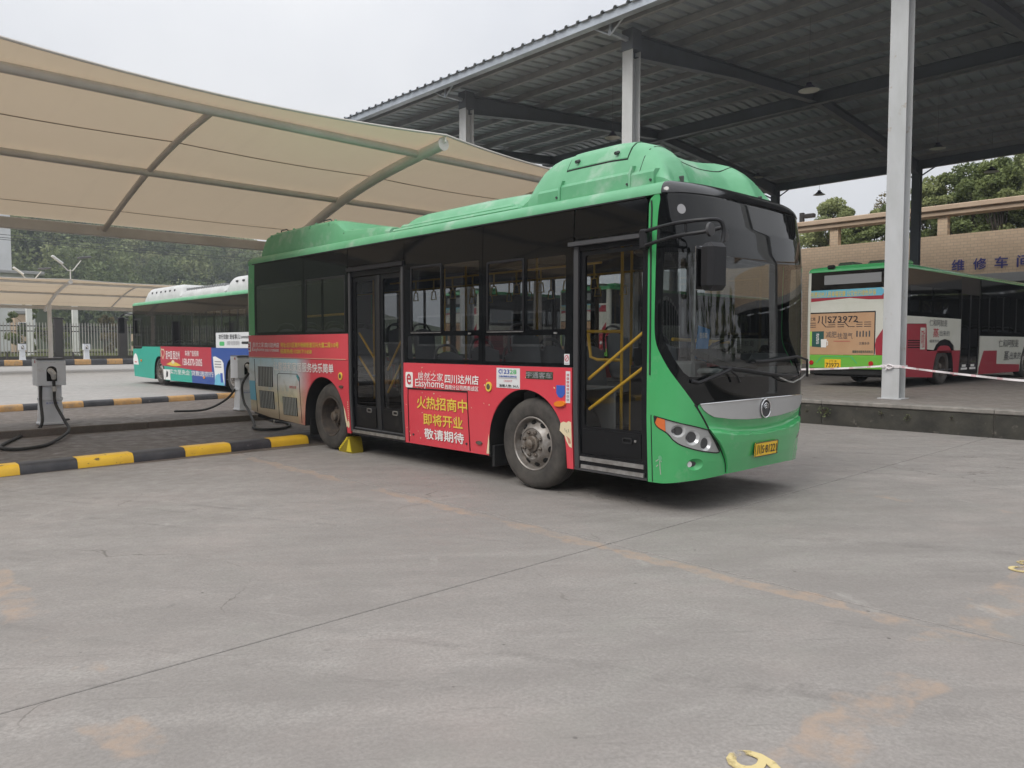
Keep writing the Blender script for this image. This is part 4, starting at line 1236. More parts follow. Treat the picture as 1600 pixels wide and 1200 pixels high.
for mirror in (False, True):
    mm = SH.mir if mirror else (lambda p: p)
    wg = patch(SH, 'front_wing', mm(wing), 'green', b_, .0, .03, [mm(hl), mm(fog)]); wg['label'] = 'green nose wing with headlight'
    patch(SH, 'wing_liner', mm(wing), 'int_dark', b_, -.034, 0)
    bowls = [(-1.784, .797, .070, .058), (-1.930, .735, .076, .072), (-2.085, .672, .068, .070)]
    ind = [(-1.548, .925), (-1.66, .903), (-1.664, .79), (-1.58, .832), (-1.555, .866)]
    head = patch(SH, 'headlight', mm(hl), 'silver', b_, -.004, .02, [mm(ell(*q)) for q in bowls]); head['label'] = 'three-lamp headlight with orange indicator'
    patch(SH, 'indicator', mm(ind), 'orange', head, .003, .01)
    for cs, cz, rs, rz in bowls:
        rows = []
        for k in range(7):
            t = 1 - k / 6
            pts = ell(cs, cz, rs * t + 1e-4, rz * t + 1e-4, 24); pts = mm(pts + [pts[0]])
            rows.append([tuple(SH(a, b, -.006 - .06 * (1 - t * t))) for a, b in pts])
        mb = MB(); mb.grid(rows); mb.build('lamp_bowl', 'lamp_silver', head, 60, False)
        cc = mm([(cs + rs * .68, cz)])[0]
        mb = MB(); mb.tube([Vector(SH(*cc, -.05)), Vector(SH(*cc, -.012))], [.022, .018], 12); mb.build('bulb', 'lamp_dark', head)
    patch(SH, 'lens', mm(hl), 'lens', head, .005, 0)
    patch(SH, 'seal', mm(line2(hl + [hl[0]], .010)), 'seam', head, .004, .012)
    rows = []
    for k in range(6):
        t = 1 - k / 5; pts = ell(-1.968 + .02 * (1 - t), .483, .095 * t + 1e-4, .056 * t + 1e-4, 24); pts = mm(pts + [pts[0]])
        rows.append([tuple(SH(a, b, -.05 * (1 - t ** 1.5))) for a, b in pts])
    mb = MB(); mb.grid(rows); fg = mb.build('fog_lamp', 'green', b_, 60, False)
    cc = mm([(-1.915, .483)])[0]
    mb = MB(); mb.tube([Vector(SH(*cc, -.07)), Vector(SH(*cc, -.022))], [.032, .028], 12); mb.build('bulb', 'lamp_silver', fg)
    patch(SH, 'nose_seam', mm(line2(edge[-2:] + seam[1:], .016)), 'seam', b_, .004, .012)
    patch(SH, 'nose_seam', mm(line2([(-1.512, .30), (-1.510, .936)], .008)), 'seam', b_, .003, .012)
patch(SH, 'pillar_seam', line2([(-1.494, 1.31), (-1.494, 2.86), (-1.485, 2.93)], .014), 'rubber', b_, .008, .02)
bum = seam + [(-2.392, .36)] + [(-2.6, .362), (SC, .366)]
bum = [(-1.972, 1.02), (-1.985, 1.045)] + silver_top[1:] + SH.mir(silver_top[::-1])[1:] + [SH.mir([(-1.972, 1.02)])[0]] + SH.mir(seam)[1:] + SH.mir([(-2.392, .36), (-2.6, .362)]) + [(SC, .366), (-2.6, .362), (-2.392, .36)] + seam[::-1][:-1]
bp_ = patch(SH, 'bumper', bum, 'green', b_, .0, .03, ds=.045, dz=.022, offf=crease, smooth=50)
sv = patch(SH, 'silver_trim', silver_top + SH.mir(silver_top[::-1])[1:] + SH.mir(silver_bot[::-1])[:-1] + silver_bot, 'silver', b_, .012, .02)
stube(SH, 'trim_edge', silver_top + SH.mir(silver_top[::-1])[1:], .013, .007, 'chrome', sv)
for dsx in (-.25, .25): patch(SH, 'plate_bracket', rect(SC + dsx * 1.16 - .05, SC + dsx * 1.16 + .05, .645, .655), 'seam', bp_, .034, .01)
# emblem: ringed disc with nested arcs
e0 = Vector(SH(SC, .958, .014))
em = MB(); em.lathe([(.0, -.004), (.085, -.004), (.088, -.010), (.095, -.010), (.097, 0)], 36, e0, 'Y'); em = em.build('emblem', 'int_dark', b_, 40)
mb = MB(); mb.tube([e0 + Vector((.09 * math.cos(a), -.011, .09 * math.sin(a))) for a in np.linspace(0, 2 * math.pi, 36, endpoint=False)], .008, 6, closed=True); mb.build('ring', 'chrome', em)
for rr in (.066, .044, .022):
    pts = [e0 + Vector((-.012 + rr * math.cos(a) * .95 + .012, -.014, -.012 + rr * math.sin(a))) for a in np.linspace(R(12), R(155), 14)]
    mb = MB(); mb.tube(pts, [.001 + .0055 * math.sin(math.pi * (k + .4) / 15) for k in range(14)], 6); mb.build('arc', 'chrome', em)
pl_ = patch(SH, 'number_plate', rect(SC - .225, SC + .225, .486, .628, .012), 'plate', b_, .062, .006)
sletters(SH, 'plate', SC + .195, SC - .195, .508, .606, 'print_black', pl_, .066)
stube(SH, 'plate_frame', rect(SC - .222, SC + .222, .489, .625, .012) + [(SC - .21, .489)], .064, .004, 'print_black', pl_, 6)
mb = MB(); mb.box((SC * 0 + .80, -1.99, .47), (.81, -1.98, .48)); 
patch(SH, 'plate_mount', rect(SC - .2, SC + .2, .52, .60), 'under', b_, .056, .05)

scr_out = edge + [(-1.975, 1.0), (-1.99, 1.05)] + silver_top[1:] + SH.mir(silver_top[::-1])[1:] + SH.mir([(-1.975, 1.0)]) + SH.mir(edge[::-1])
ci = [(-1.635, 2.44), (-1.615, 1.9), (-1.625, 1.70), (-1.66, 1.60), (-1.74, 1.46), (-1.83, 1.335), (-1.88, 1.30)]
clr = ci + [(SC, 1.275)] + SH.mir(ci[::-1]) + [(SC, 2.405)]
scr = patch(SH, 'windscreen', scr_out, 'black_glass', b_, -.002, .01, [clr]); scr['label'] = 'large curved windscreen in a black border'
patch(SH, 'pane', clr, 'windscreen', scr, -.004, 0)
patch(SH, 'header', rect(-1.60, 2 * SC + 1.60, 2.984, 3.11), 'header', b_, .008, .05)
patch(SH, 'camera_dot', ell(-1.83, 2.83, .045, .045, 20), 'print_grey', scr, .002, .004)
# wipers
wA = stube(SH, 'wiper', [(-1.894, 1.26), (-1.956, 1.246), (-2.094, 1.296), (-2.302, 1.364)], [.03, .045, .06, .07], .018, 'black', b_)
stube(SH, 'wiper_arm', [(-2.16, 1.384), (-2.336, 1.374), (-2.59, 1.352), (-2.88, 1.318), (-3.292, 1.282), (-3.62, 1.28)], .055, .012, 'black', wA)
stube(SH, 'wiper_blade', [(-2.25, 1.365), (-2.6, 1.336), (-2.9, 1.303), (-3.29, 1.266)], .025, .009, 'rubber', wA)
stube(SH, 'wiper_link', [(-2.302, 1.364), (-2.42, 1.30), (-2.46, 1.24)], .05, .012, 'black', wA)
wB = stube(SH, 'wiper', [(-2.76, 1.432), (-3.054, 1.436), (-3.31, 1.455), (-3.60, 1.47), (-3.85, 1.43), (-4.03, 1.25)], [.03, .035, .045, .06, .08, .06], .013, 'black', b_)
stube(SH, 'wiper_blade', [(-2.7, 1.418), (-3.054, 1.42), (-3.31, 1.437), (-3.60, 1.45)], .022, .008, 'rubber', wB)
stube(SH, 'wiper_arm', [(-3.232, 1.262), (-3.422, 1.215), (-3.548, 1.20), (-3.75, 1.23), (-4.0, 1.27)], .04, .008, 'alu', wB)

# ---- mirror on its tubular arm
mr = MB(); mr.box((-.275, -2.34, 2.05), (-.06, -2.19, 2.45), .04); mr.xf(Matrix.Translation((-.17, -2.25, 0)) @ Matrix.Rotation(R(-14), 4, 'Z') @ Matrix.Translation((.17, 2.25, 0)))
mr = mr.build('mirror', 'black', b_, 30); mr['label'] = 'large black wing mirror'
mb = MB(); mb.box((-.275, -2.166, 2.06), (-.065, -2.160, 2.43), .002); mb.xf(Matrix.Translation((-.17, -2.25, 0)) @ Matrix.Rotation(R(-14), 4, 'Z') @ Matrix.Translation((.17, 2.25, 0))); mb.build('mirror_glass', 'chrome', mr)
ab = Vector(SH(-1.44, 2.57, .03))
mb = MB(); mb.box((-.075, -1.49, 2.48), (.0, -1.40, 2.665), .015); mb.build('arm_base', 'black', mr)
def arm(px): return [onx(a, b, c) for a, b, c in px]
top_t = [(-.05, -1.45, 2.64), (-.12, -1.62, 2.645), (-.18, -1.9, 2.655), (-.14, -2.13, 2.66), (-.06, -2.235, 2.655), (-.02, -2.26, 2.60), (-.025, -2.265, 2.50), (-.06, -2.26, 2.44)]
low_t = [(-.05, -1.45, 2.51), (-.12, -1.62, 2.52), (-.17, -1.9, 2.545), (-.12, -2.13, 2.56), (-.04, -2.25, 2.59)]
mb = MB(); mb.tube(spline(top_t, 5), .017, 10); mb.build('mirror_arm', 'black', mr)
mb = MB(); mb.tube(spline(low_t, 5), .017, 10); mb.build('mirror_arm', 'black', mr)
for y_ in (1.68, 1.98): mb = MB(); mb.tube([(-.145 - (.02 if y_ > 1.8 else 0), -y_, 2.648), (-.14 - (.02 if y_ > 1.8 else 0), -y_, 2.535)], .012, 8); mb.build('arm_strut', 'black', mr)
for px_, sc_ in ((-.20, 1.0), (.03, .9)):
    mb = MB(); mb.lathe([(.0, -.02), (.05, -.018), (.055, .0), (.0, .01)], 20, (0, 0, 0), 'Y'); mb.xf(Matrix.Translation((px_, -2.24, 2.56 if px_ < 0 else 2.53)) @ Matrix.Scale(sc_ * 1.1, 4)); mb.build('round_mirror', 'int_dark', mr)

# ---- far side, tail, roof skin
lp = patch(SH, 'side_panel', SH.mir([(SH.SR, .45), (6.92, .40), (6.445, .354)] + rarch[::-1] + farch[::-1] + [(-1.456, .294), (-1.456, 1.355), (SH.SR, 1.355)]), 'red', b_, 0, .03); lp['label'] = 'red panel along the driver side'
for a0, a1 in ((-1.44, -.32), (-.31, 1.28), (1.29, 2.88), (2.89, 4.48), (4.49, 6.08), (6.09, 7.0)):
    hh = rect(a0 + .07, a1 - .07, 1.43, 2.56, .03)
    ww = patch(SH, 'window', SH.mir(rect(a0, a1, 1.362, 2.978)), 'side_black', b_, 0, .012, [SH.mir(hh)])
    patch(SH, 'pane', SH.mir(hh), 'glass', ww, -.004, 0)
    if a1 - a0 > 1.2: patch(SH, 'mullion', SH.mir(rect((a0 + a1) / 2 - .02, (a0 + a1) / 2 + .02, 1.43, 2.56)), 'black', ww, .002, .03)
patch(SH, 'roof_edge', SH.mir(rect(-1.60, SH.SR, 2.982, 3.11)), 'roof_green', b_, .006, .05)
patch(SH, 'rear_pillar', SH.mir(rect(7.005, SH.SR, 1.36, 2.978)), 'green', b_, 0, .04)
for mirror in (0, 1):
    q = SH.mir if mirror else (lambda p: p)
    patch(SH, 'tail_panel', q(rect(SH.SR, SH.SE, .45, 1.748)), 'green', b_, 0, .03)
    patch(SH, 'rear_window', q(rect(SH.SR, SH.SE, 1.752, 2.98)), 'black_glass', b_, 0, .03)
    patch(SH, 'roof_edge', q(rect(SH.SR, SH.SE, 2.982, 3.11)), 'roof_green', b_, .006, .05)
    patch(SH, 'tail_lamp', q(rect(SH.SR + .03, SH.SR + .16, .9, 1.45, .03)), 'lens_red', b_, .01, .02)
ss = list(np.linspace(SH.SC, SH.SE, 90)); ring_pts = [tuple(SH(a, 3.108, .0)) for a in ss]
mb = MB()
rows = []
for t_, zz in ((0, 3.108), (.12, 3.122), (.4, 3.135), (1, 3.14)):
    rows.append([(p[0] + (1.225 - p[0]) * t_, p[1] + (max(-1.2, min(6.6, p[1])) - p[1]) * t_, zz) for p in ring_pts])
mb.grid(rows); mb.grid([[(2.45 - p[0], p[1], p[2]) for p in r_] for r_ in rows]); mb.build('roof', 'roof_green', b_, 50)

# ---- covers on the roof
def ss_(a, b, v): t = max(0, min(1, (v - a) / (b - a))); return t * t * (3 - 2 * t)
def interp(v, xs, ys): return float(np.interp(v, xs, ys))
def cng(x, y):
    t = abs((x - 1.225) / 1.055)
    front = .24 * (1 - t ** 2.0) - .10 * max(0, 1 - abs(t - .60) / .22)       # nose set back between the two humps
    yy = y - front * ss_(-.6, -1.5, y)
    prof = interp(yy, [-1.585, -1.56, -1.52, -1.45, -1.35, -1.22, -1.05, -.8, -.3, 0, .12, .22, .30, .36, .40, .44], [0, .08, .18, .30, .39, .47, .525, .55, .55, .535, .505, .45, .36, .24, .12, 0])
    side = interp(t, [0, .30, .55, .70, .78, .85, .91, .96, 1.0], [.93, .95, 1.0, .995, .955, .84, .64, .40, .22])
    return 3.112 + prof * side
cover = hfield('gas_tank_cover', .17, 2.28, -1.585, .44, cng, 'roof_green', b_, 64, 90); cover['label'] = 'tall humped green roof cover at the front'
def skin(f, x0, x1, y0, y1, name, mt, parent, lift, n=14):
    rows = [[(x, y, f(x, y) + lift) for y in np.linspace(y0, y1, n)] for x in np.linspace(x0, x1, n)]
    lo = [[(x, y, z - lift * 1.5) for x, y, z in r_] for r_ in rows]
    mb = MB(); mb.grid(rows); mb.grid(lo)
    for a, b in ((rows[0], lo[0]), (rows[-1], lo[-1]), ([r_[0] for r_ in rows], [r_[0] for r_ in lo]), ([r_[-1] for r_ in rows], [r_[-1] for r_ in lo])): mb.grid([a, b])
    return mb.build(name, mt, parent, 40)
hp = skin(cng, .262, .50, -1.0, -.2, 'hatch', 'roof_green', cover, .010)
skin(cng, .255, .51, -1.012, -.188, 'hatch_gap', 'seam', cover, .003)
skin(cng, .19, 2.26, -1.205, -1.198, 'cover_joint', 'seam', cover, .004, 26)
for y_ in (-.86, -.33): mb = MB(); zz = cng(.29, y_); mb.tube([(.30, y_, zz + .03), (.245, y_, zz + .01)], .018, 8); mb.build('latch', 'int_dark', cover)
for y0, y1, zt, xo in ((-.185, .13, 3.262, .135), (-1.125, -.19, 3.285, .142), (-1.41, -1.13, 3.262, .135)):
    mb = MB(); mb.prism([(xo, 3.09), (xo + .005, zt - .03), (xo + .03, zt), (.34, zt + .03), (.34, 3.09)], lambda u, v, w: (u, w, v), y0, y1); mb.build('cover_skirt', 'roof_green', cover, 30)
    mb = MB(); mb.prism([(2.45 - xo, 3.09), (2.445 - xo, zt - .03), (2.42 - xo, zt), (2.11, zt + .03), (2.11, 3.09)], lambda u, v, w: (u, w, v), y0, y1); mb.build('cover_skirt', 'roof_green', cover, 30)
    for y_ in (y0 + .03,): mb = MB(); mb.tube([(xo + .012, y_, 3.155), (xo - .012, y_, 3.155)], .012, 8); mb.build('bolt', 'int_dark', cover)
for y_ in (-.19, -1.125): mb = MB(); mb.prism([(.130, 3.10), (.133, 3.25), (.17, 3.33), (.30, 3.35), (.30, 3.10)], lambda u, v, w: (u, w, v), y_ - .012, y_ + .012); mb.build('rib', 'roof_green', cover, 30)
for x_ in (.46, 1.95): mb = MB(); mb.box((x_ - .010, -1.53, 3.11), (x_ + .010, -1.44, 3.22), .008); mb.build('strap', 'int_dark', cover)

def mid(x, y):
    t = abs((x - 1.225) / .98)
    p = interp(y, [.30, .40, .6, 1.3, 2.5, 2.75, 2.92, 3.04], [.16, .215, .235, .25, .245, .22, .12, 0])
    s = interp(t, [0, .72, .82, .90, .96, 1], [1, 1, .93, .72, .40, .18])
    return 3.115 + p * s
mc = hfield('low_roof_cover', .255, 2.195, .40, 3.04, mid, 'roof_green', b_, 44, 60); mc['label'] = 'low flat green roof cover in the middle'
for x_, dz, y0, y1 in ((.262, .05, .62, 2.86), (.205, .0, .45, 2.98)):
    mb = MB(); mb.box((x_ - .045, y0, 3.10), (x_ + .045, y1, 3.165 + dz), .03); mb.build('side_rail', 'roof_green', mc)
    mb = MB(); mb.box((2.45 - x_ - .045, y0, 3.10), (2.45 - x_ + .045, y1, 3.165 + dz), .03); mb.build('side_rail', 'roof_green', mc)
def ac(x, y):
    t = abs((x - 1.225) / 1.04)
    p = interp(y, [3.05, 3.3, 4.28, 4.40, 4.50, 4.62, 4.80, 5.2, 6.5, 6.75, 6.88, 6.96, 7.0], [.10, .15, .20, .27, .35, .39, .405, .415, .410, .40, .37, .28, .10])
    s = interp(t, [0, .80, .88, .935, .97, .99, 1], [1, 1, .975, .92, .82, .64, .42])
    return 3.112 + p * s
acv = hfield('air_conditioner_cover', .185, 2.265, 3.06, 7.0, ac, 'roof_green', b_, 48, 90); acv['label'] = 'boxy green air-conditioner cover at the tail'
skin(ac, .20, 1.0, 4.285, 4.296, 'cover_joint', 'seam', acv, .004, 6)
for y_ in (4.75, 5.35, 6.1, 6.7):
    for x_, zz in ((.345, .02), (.235, .01)): mb = MB(); mb.box((x_ - .02, y_ - .02, ac(x_, y_) - .04), (x_ + .01, y_ + .02, ac(x_, y_) + zz), .006); mb.build('clip', 'roof_green', acv)
for y_ in (5.0, 6.45): mb = MB(); z_ = ac(.36, y_); mb.tube([(.35, y_ - .12, z_ + .005), (.335, y_ - .10, z_ + .028), (.335, y_ + .10, z_ + .028), (.35, y_ + .12, z_ + .005)], .010, 6); mb.build('handle', 'int_dark', acv)

# ---- wheels, wheel wells, underbody
for kind, y_, rr in (('front', .115, .505), ('rear', 4.455, .505)):
    wheel(b_, .03, y_, rr, kind, 1); wheel(b_, 2.42, y_, rr, kind, -1)
    ar = farch if kind == 'front' else rarch
    for x0, x1 in ((.015, .62), (2.435, 1.83)):
        mb = MB(); mb.grid([[(x, a, z - .004) for a, z in ar] for x in (x0, x1)]); mb.build('wheel_well', 'under', b_, 50, False)
        mb = MB(); mb.add([(x1, a, z) for a, z in ar], [tuple(range(len(ar)))]); mb.build('well_wall', 'under', b_, 0, False)
    if kind == 'front':
        mb = MB(); mb.box((.06, .76, .17), (.40, .80, .42), .006); mb.build('mud_flap', 'rubber', b_)
    else:
        mb = MB(); mb.box((.10, 5.18, .15), (.45, 5.22, .42), .006); mb.build('mud_flap', 'under', b_)
for y0, y1 in ((-1.75, -.45), (.82, 3.93), (5.23, 7.1)):
    mb = MB(); mb.box((.10, y0, .30), (2.35, y1, .37), .02); mb.build('underbody', 'under', b_)
mb = MB(); mb.box((.64, -.5, .31), (1.81, 5.3, .37), .01); mb.box((.7, .05, .38), (1.75, .18, .6), .03); mb.tube([(.3, .115, .505), (2.15, .115, .505)], .06, 10); mb.tube([(.3, 4.455, .505), (2.15, 4.455, .505)], .1, 10); mb.build('chassis', 'under', b_)

# ---- inside
mb = MB()
for x0, x1, y0, y1, z0, z1 in ((.05, 2.40, -1.62, -.46, .372, .40), (.64, 1.81, -.459, .85, .372, .40), (.05, 2.40, .851, 3.9, .372, .40), (.64, 1.81, 3.901, 5.25, .372, .78), (.05, 2.40, 5.251, 7.1, .372, .78)): mb.box((x0, y0, z0), (x1, y1, z1))
mb.build('floor', 'int_floor', b_)
mb = MB(); mb.box((.05, -1.62, 2.78), (2.40, 7.1, 2.80)); mb.build('ceiling', 'int_brown', b_)
for x0, x1 in ((.04, .30), (2.15, 2.41)): mb = MB(); mb.box((x0, -.5 if x0 < 1 else -1.3, 2.56), (x1, 7.05, 2.778), .04); mb.build('air_duct', 'int_brown', b_)
mb = MB(); mb.box((.1, 6.9, .79), (2.35, 7.08, 2.77)); mb.build('rear_bulkhead', 'int_dark', b_)
for y_, z_ in ((.10, 0), (4.455, 0)):
    for x0, x1, xi in ((.10, .66, .63), (2.35, 1.79, 1.82)):
        mb = MB(); mb.box((min(x0, x1), y_ - .66, 1.115), (max(x0, x1), y_ + .80, 1.14), .01); mb.box((min(xi, x1), y_ - .66, .401), (max(xi, x1), y_ + .80, 1.114), .005); mb.build('wheel_box', 'int_grey', b_)
for x_ in (.38, .88, 1.58, 2.08):
    for y_, z_ in ((.35, 1.15 if x_ in (.38, 2.08) else .98), (1.05, .98), (1.75, .90)):
        if x_ in (.38,) and y_ > 1: seat(b_, x_, y_, z_)
        elif x_ != .88 or y_ < .6: seat(b_, x_, y_, z_)
    for y_ in (4.6, 5.4, 6.2): seat(b_, x_, y_, 1.26)
poles = [(.92, -.42, .4, 2.77), (.62, .85, .4, 2.77), (1.50, -.1, .4, 2.77), (1.50, 1.5, .4, 2.77), (.62, 2.4, .4, 2.77), (1.5, 3.0, .4, 2.77), (.5, 3.95, .78, 2.77)]
for x_, y_, z0, z1 in poles: mb = MB(); mb.tube([(x_, y_, z0), (x_, y_, z1)], .018, 8); mb.build('grab_pole', 'rail_yellow', b_)
for pts in ([(.92, -.42, 1.74), (.9, .12, 1.745)], [(.9, .06, 1.72), (.88, .0, 1.45), (.86, -.12, 1.42), (.92, -.42, 1.42)], [(.33, 4.45, 2.06), (.33, 5.65, 2.05)], [(.92, -1.1, 1.65), (2.02, -1.1, 1.62)], [(1.66, -1.1, 1.64), (1.49, -1.12, 1.44)], [(.7, -.3, 2.5), (.7, 3.8, 2.5)], [(1.75, -.3, 2.5), (1.75, 6.5, 2.5)]):
    mb = MB(); mb.tube(pts, .019 if pts[0][2] < 2.3 else .014, 8); mb.build('handrail', 'rail_yellow', b_)
for x_ in (.7, 1.75):
    for k in range(9):
        y_ = -.2 + k * .42
        mb = MB(); mb.box((x_ - .012, y_ - .004, 2.33), (x_ + .012, y_ + .004, 2.49)); mb.tube([(x_, y_ - .055, 2.22), (x_, y_ - .035, 2.33), (x_, y_ + .035, 2.33), (x_, y_ + .055, 2.22)], .009, 6, closed=True); mb.build('strap', 'strap', b_)
# driver's corner
mb = MB(); mb.box((1.0, -1.86, .75), (2.3, -1.30, 1.36), .06); mb.box((1.35, -1.80, 1.362), (2.2, -1.42, 1.50), .06); dash = mb.build('dashboard', 'int_dark', b_)
mb = MB(); mb.prism([(-1.85, 1.37), (-1.35, 1.55), (-1.30, 1.50), (-1.80, 1.32)], lambda u, v, w: (w, u, v), .95, 1.34); mb.build('dash_wing', 'int_dark', dash)
mb = MB(); mb.tube([Vector((1.78, -1.08, 1.52)) + Matrix.Rotation(R(-35), 3, 'X') @ Vector((.23 * math.cos(a), .23 * math.sin(a), 0)) for a in np.linspace(0, 2 * math.pi, 32, endpoint=False)], .017, 8, closed=True); mb.tube([(1.78, -1.08, 1.52), (1.78, -1.32, 1.30)], .035, 8); mb.tube([(1.58, -1.09, 1.53), (1.98, -1.09, 1.53)], .018, 6); mb.build('steering_wheel', 'rubber', b_)
st_ = seat(b_, 1.78, -.62, 1.02); st_['label'] = 'driver seat'
mb = MB(); mb.box((1.42, -.22, .42), (2.33, -.19, 1.55), .01); mb.build('driver_partition', 'int_dark', b_)
mb = MB(); mb.box((1.42, -.21, 1.56), (2.33, -.20, 2.5)); mb.build('partition_pane', 'door_glass', b_)
mb = MB(); mb.box((1.36, -1.0, .42), (1.40, -.2, 1.35), .01); mb.build('driver_gate', 'int_dark', b_)
mb = MB(); mb.box((.98, -1.32, .42), (1.26, -1.02, 1.42), .03); fb = mb.build('fare_box', 'int_grey', b_)
mb = MB(); mb.box((1.0, -1.335, 1.43), (1.22, -1.325, 1.78), .003); mb.xf(Matrix.Translation((1.1, -1.33, 1.5)) @ Matrix.Rotation(R(10), 4, 'Y') @ Matrix.Translation((-1.1, 1.33, -1.5))); mb.build('fare_sign', 'blue_box', fb)
letters('b1', (1.05, -1.345, 1.66), (.14, 0, 0), (0, 0, .06), 'print_white', fb)
mb = MB(); mb.tube([(1.15, -1.2, 1.42), (1.15, -1.2, 2.76)], .022, 8); mb.build('steel_pole', 'alu', b_)
mb = MB(); mb.box((.10, -1.46, 1.0), (.20, -1.42, 2.4), .02); mb.build('cloth', 'curtain', b_)
mb = MB(); mb.box((.6, -1.78, 1.30), (1.12, -1.60, 1.36), .02); mb.build('front_shelf', 'int_grey', b_)
mb = MB(); mb.tube([(.98, -.0, .55), (.98, .0, .9)], .07, 12); mb.tube([(.98, 0, .9), (.98, 0, .97)], .025, 8); mb.build('fire_extinguisher', 'extinguisher', b_)
mb = MB(); mb.box((.3, -1.50, 2.47), (2.15, -1.05, 2.77), .03); mb.build('destination_box', 'int_dark', b_)
rows = [[(x, -1.72 - .06 * math.cos((x - 1.2) * 1.2), 2.44), (x, -1.62 - .06 * math.cos((x - 1.2) * 1.2), 2.76)] for x in np.linspace(.25, 2.2, 8)]
mb = MB(); mb.grid(rows); mb.build('sun_blind', 'int_dark', b_, 50, False)

# ---- scrapes on the nose wing
for pts in ([(-1.555, .50), (-1.60, .53), (-1.62, .50)], [(-1.60, .52), (-1.603, .44), (-1.61, .38)], [(-1.56, .45), (-1.58, .47)]): patch(SH, 'paint_scrape', line2(pts, .009), 'slat', b_, .0015, 0)
patch(SH, 'paint_scrape', ell(-1.605, .535, .022, .026, 9), 'roof_green', b_, .002, 0)
# ---- prints and small fittings on the near side
adv = patch(SH, 'advert_logo', rect(2.277, 2.436, 1.035, 1.235, .02), 'print_white', pf, .003, .002)
sletters(SH, 'e', 2.405, 2.31, 1.075, 1.21, 'print_red', pf, .007)
for key, s0, s1, z0, z1, mt in (('a1', 2.163, 1.635, 1.135, 1.238, 'print_white'), ('a2', 2.215, 1.62, 1.025, 1.15, 'print_white'), ('a3', 1.598, .963, 1.12, 1.228, 'print_white'), ('a4', 1.598, .963, 1.045, 1.10, 'print_white'),
                                ('a5', 2.185, 1.178, .775, .93, 'print_yellow'), ('a6', 2.06, 1.275, .57, .715, 'print_yellow'), ('a7', 2.055, 1.262, .39, .522, 'print_white')):
    sletters(SH, key, s0, s1, z0, z1, mt, pf, .007)
hp_ = [(2.40, .32), (2.379, 1.022), (1.172, 1.032), (1.157, .32)]
patch(SH, 'hatch_gap', line2(hp_, .009), 'seam', pf, .009, .012); patch(SH, 'hatch_gap', line2([(2.39, 1.022), (1.172, 1.032)], .016), 'seam', pf, .010, .012)
for s_, z_ in ((2.30, .42), (1.22, .40)): patch(SH, 'hatch_lock', ell(s_, z_, .014, .014, 10), 'int_dark', pf, .011, .012)
def round_btn(par, s_, z_):
    patch(SH, 'reflector_ring', ell(s_, z_, .05, .056, 20), 'print_yellow', par, .016, .014)
    patch(SH, 'speaker', ell(s_, z_, .030, .034, 16), 'hub', par, .019, .01)
round_btn(pf, .78, 1.108); round_btn(pr_, 4.072, 1.128)
for par, s_, z_ in ((pf, .98, .435), (pr_, 4.058, .972)): patch(SH, 'side_marker', ell(s_, z_, .052, .022, 16), 'hub', par, .018, .018)
patch(SH, 'side_indicator', ell(-.354, .975, .078, .030, 20, -.1), 'amber', pf, .03, .03)
patch(SH, 'fuel_sticker', [(-.29, 1.168), (-.41, 1.168), (-.412, 1.08), (-.38, 1.045), (-.35, 1.035), (-.315, 1.047), (-.288, 1.085)], 'print_blue', pf, .004, .003)
st = patch(SH, 'sticker', rect(.266, .652, 1.104, 1.33), 'paper', pf, .003, .002)
sletters(SH, 's1', .56, .435, 1.266, 1.314, 'print_blue', pf, .006); sletters(SH, 's2', .425, .32, 1.266, 1.314, 'print_green', pf, .006)
patch(SH, 'sticker_mark', line2([(.57, 1.31), (.60, 1.305), (.613, 1.29), (.60, 1.275), (.575, 1.268)], .012), 'print_blue', pf, .006, .001)
sletters(SH, 's3', .612, .316, 1.226, 1.246, 'print_blue', pf, .006); patch(SH, 'sticker_line', rect(.31, .612, 1.214, 1.217), 'print_grey', pf, .006, .001)
sletters(SH, 's4', .523, .389, 1.172, 1.196, 'print_red', pf, .006); sletters(SH, 's5', .603, .28, 1.114, 1.146, 'print_black', pf, .006)
npl = patch(SH, 'maker_badge', rect(-.238, .169, 1.222, 1.304), 'nameplate', pf, .004, .004); sletters(SH, 's6', .16, -.23, 1.232, 1.296, 'print_grey', pf, .010)
patch(SH, 'notice_strip', rect(-.486, -.424, .988, 1.318), 'paper', pf, .003, .002)
for k, ch in enumerate('12345678'): patch(SH, 'notice_mark', rect(-.470, -.440, 1.29 - k * .037 - .022, 1.29 - k * .037), 'print_red' if k < 5 else 'print_grey', pf, .0055, .001, [rect(-.462, -.448, 1.29 - k * .037 - .016, 1.29 - k * .037 - .006)])
nsm = patch(SH, 'no_smoking_sticker', rect(-.474, -.40, 1.385, 1.497), 'paper', w4, .003, .002)
patch(SH, 'sticker_ring', ell(-.437, 1.452, .030, .034, 18), 'print_red', w4, .0055, .001, [ell(-.437, 1.452, .022, .026, 18)]); patch(SH, 'sticker_bar', line2([(-.455, 1.472), (-.419, 1.432)], .008), 'print_red', w4, .0058, .001)
sletters(SH, 's8', -.41, -.464, 1.392, 1.404, 'print_black', w4, .006)
rg2 = np.random.default_rng(11)
for k in range(70):                             # confetti flecks of the print
    s_, z_ = rg2.uniform(-.4, 2.44), rg2.uniform(.36, 1.33); d_ = (s_ - .19) ** 2 / .42 + (z_ - .5) ** 2 / .5
    if d_ < 1: continue
    patch(SH, 'print_fleck', ell(s_, z_, rg2.uniform(.004, .010), rg2.uniform(.006, .014), 6, rg2.uniform(0, 3)), 'print_cream', pf, .004, 0)
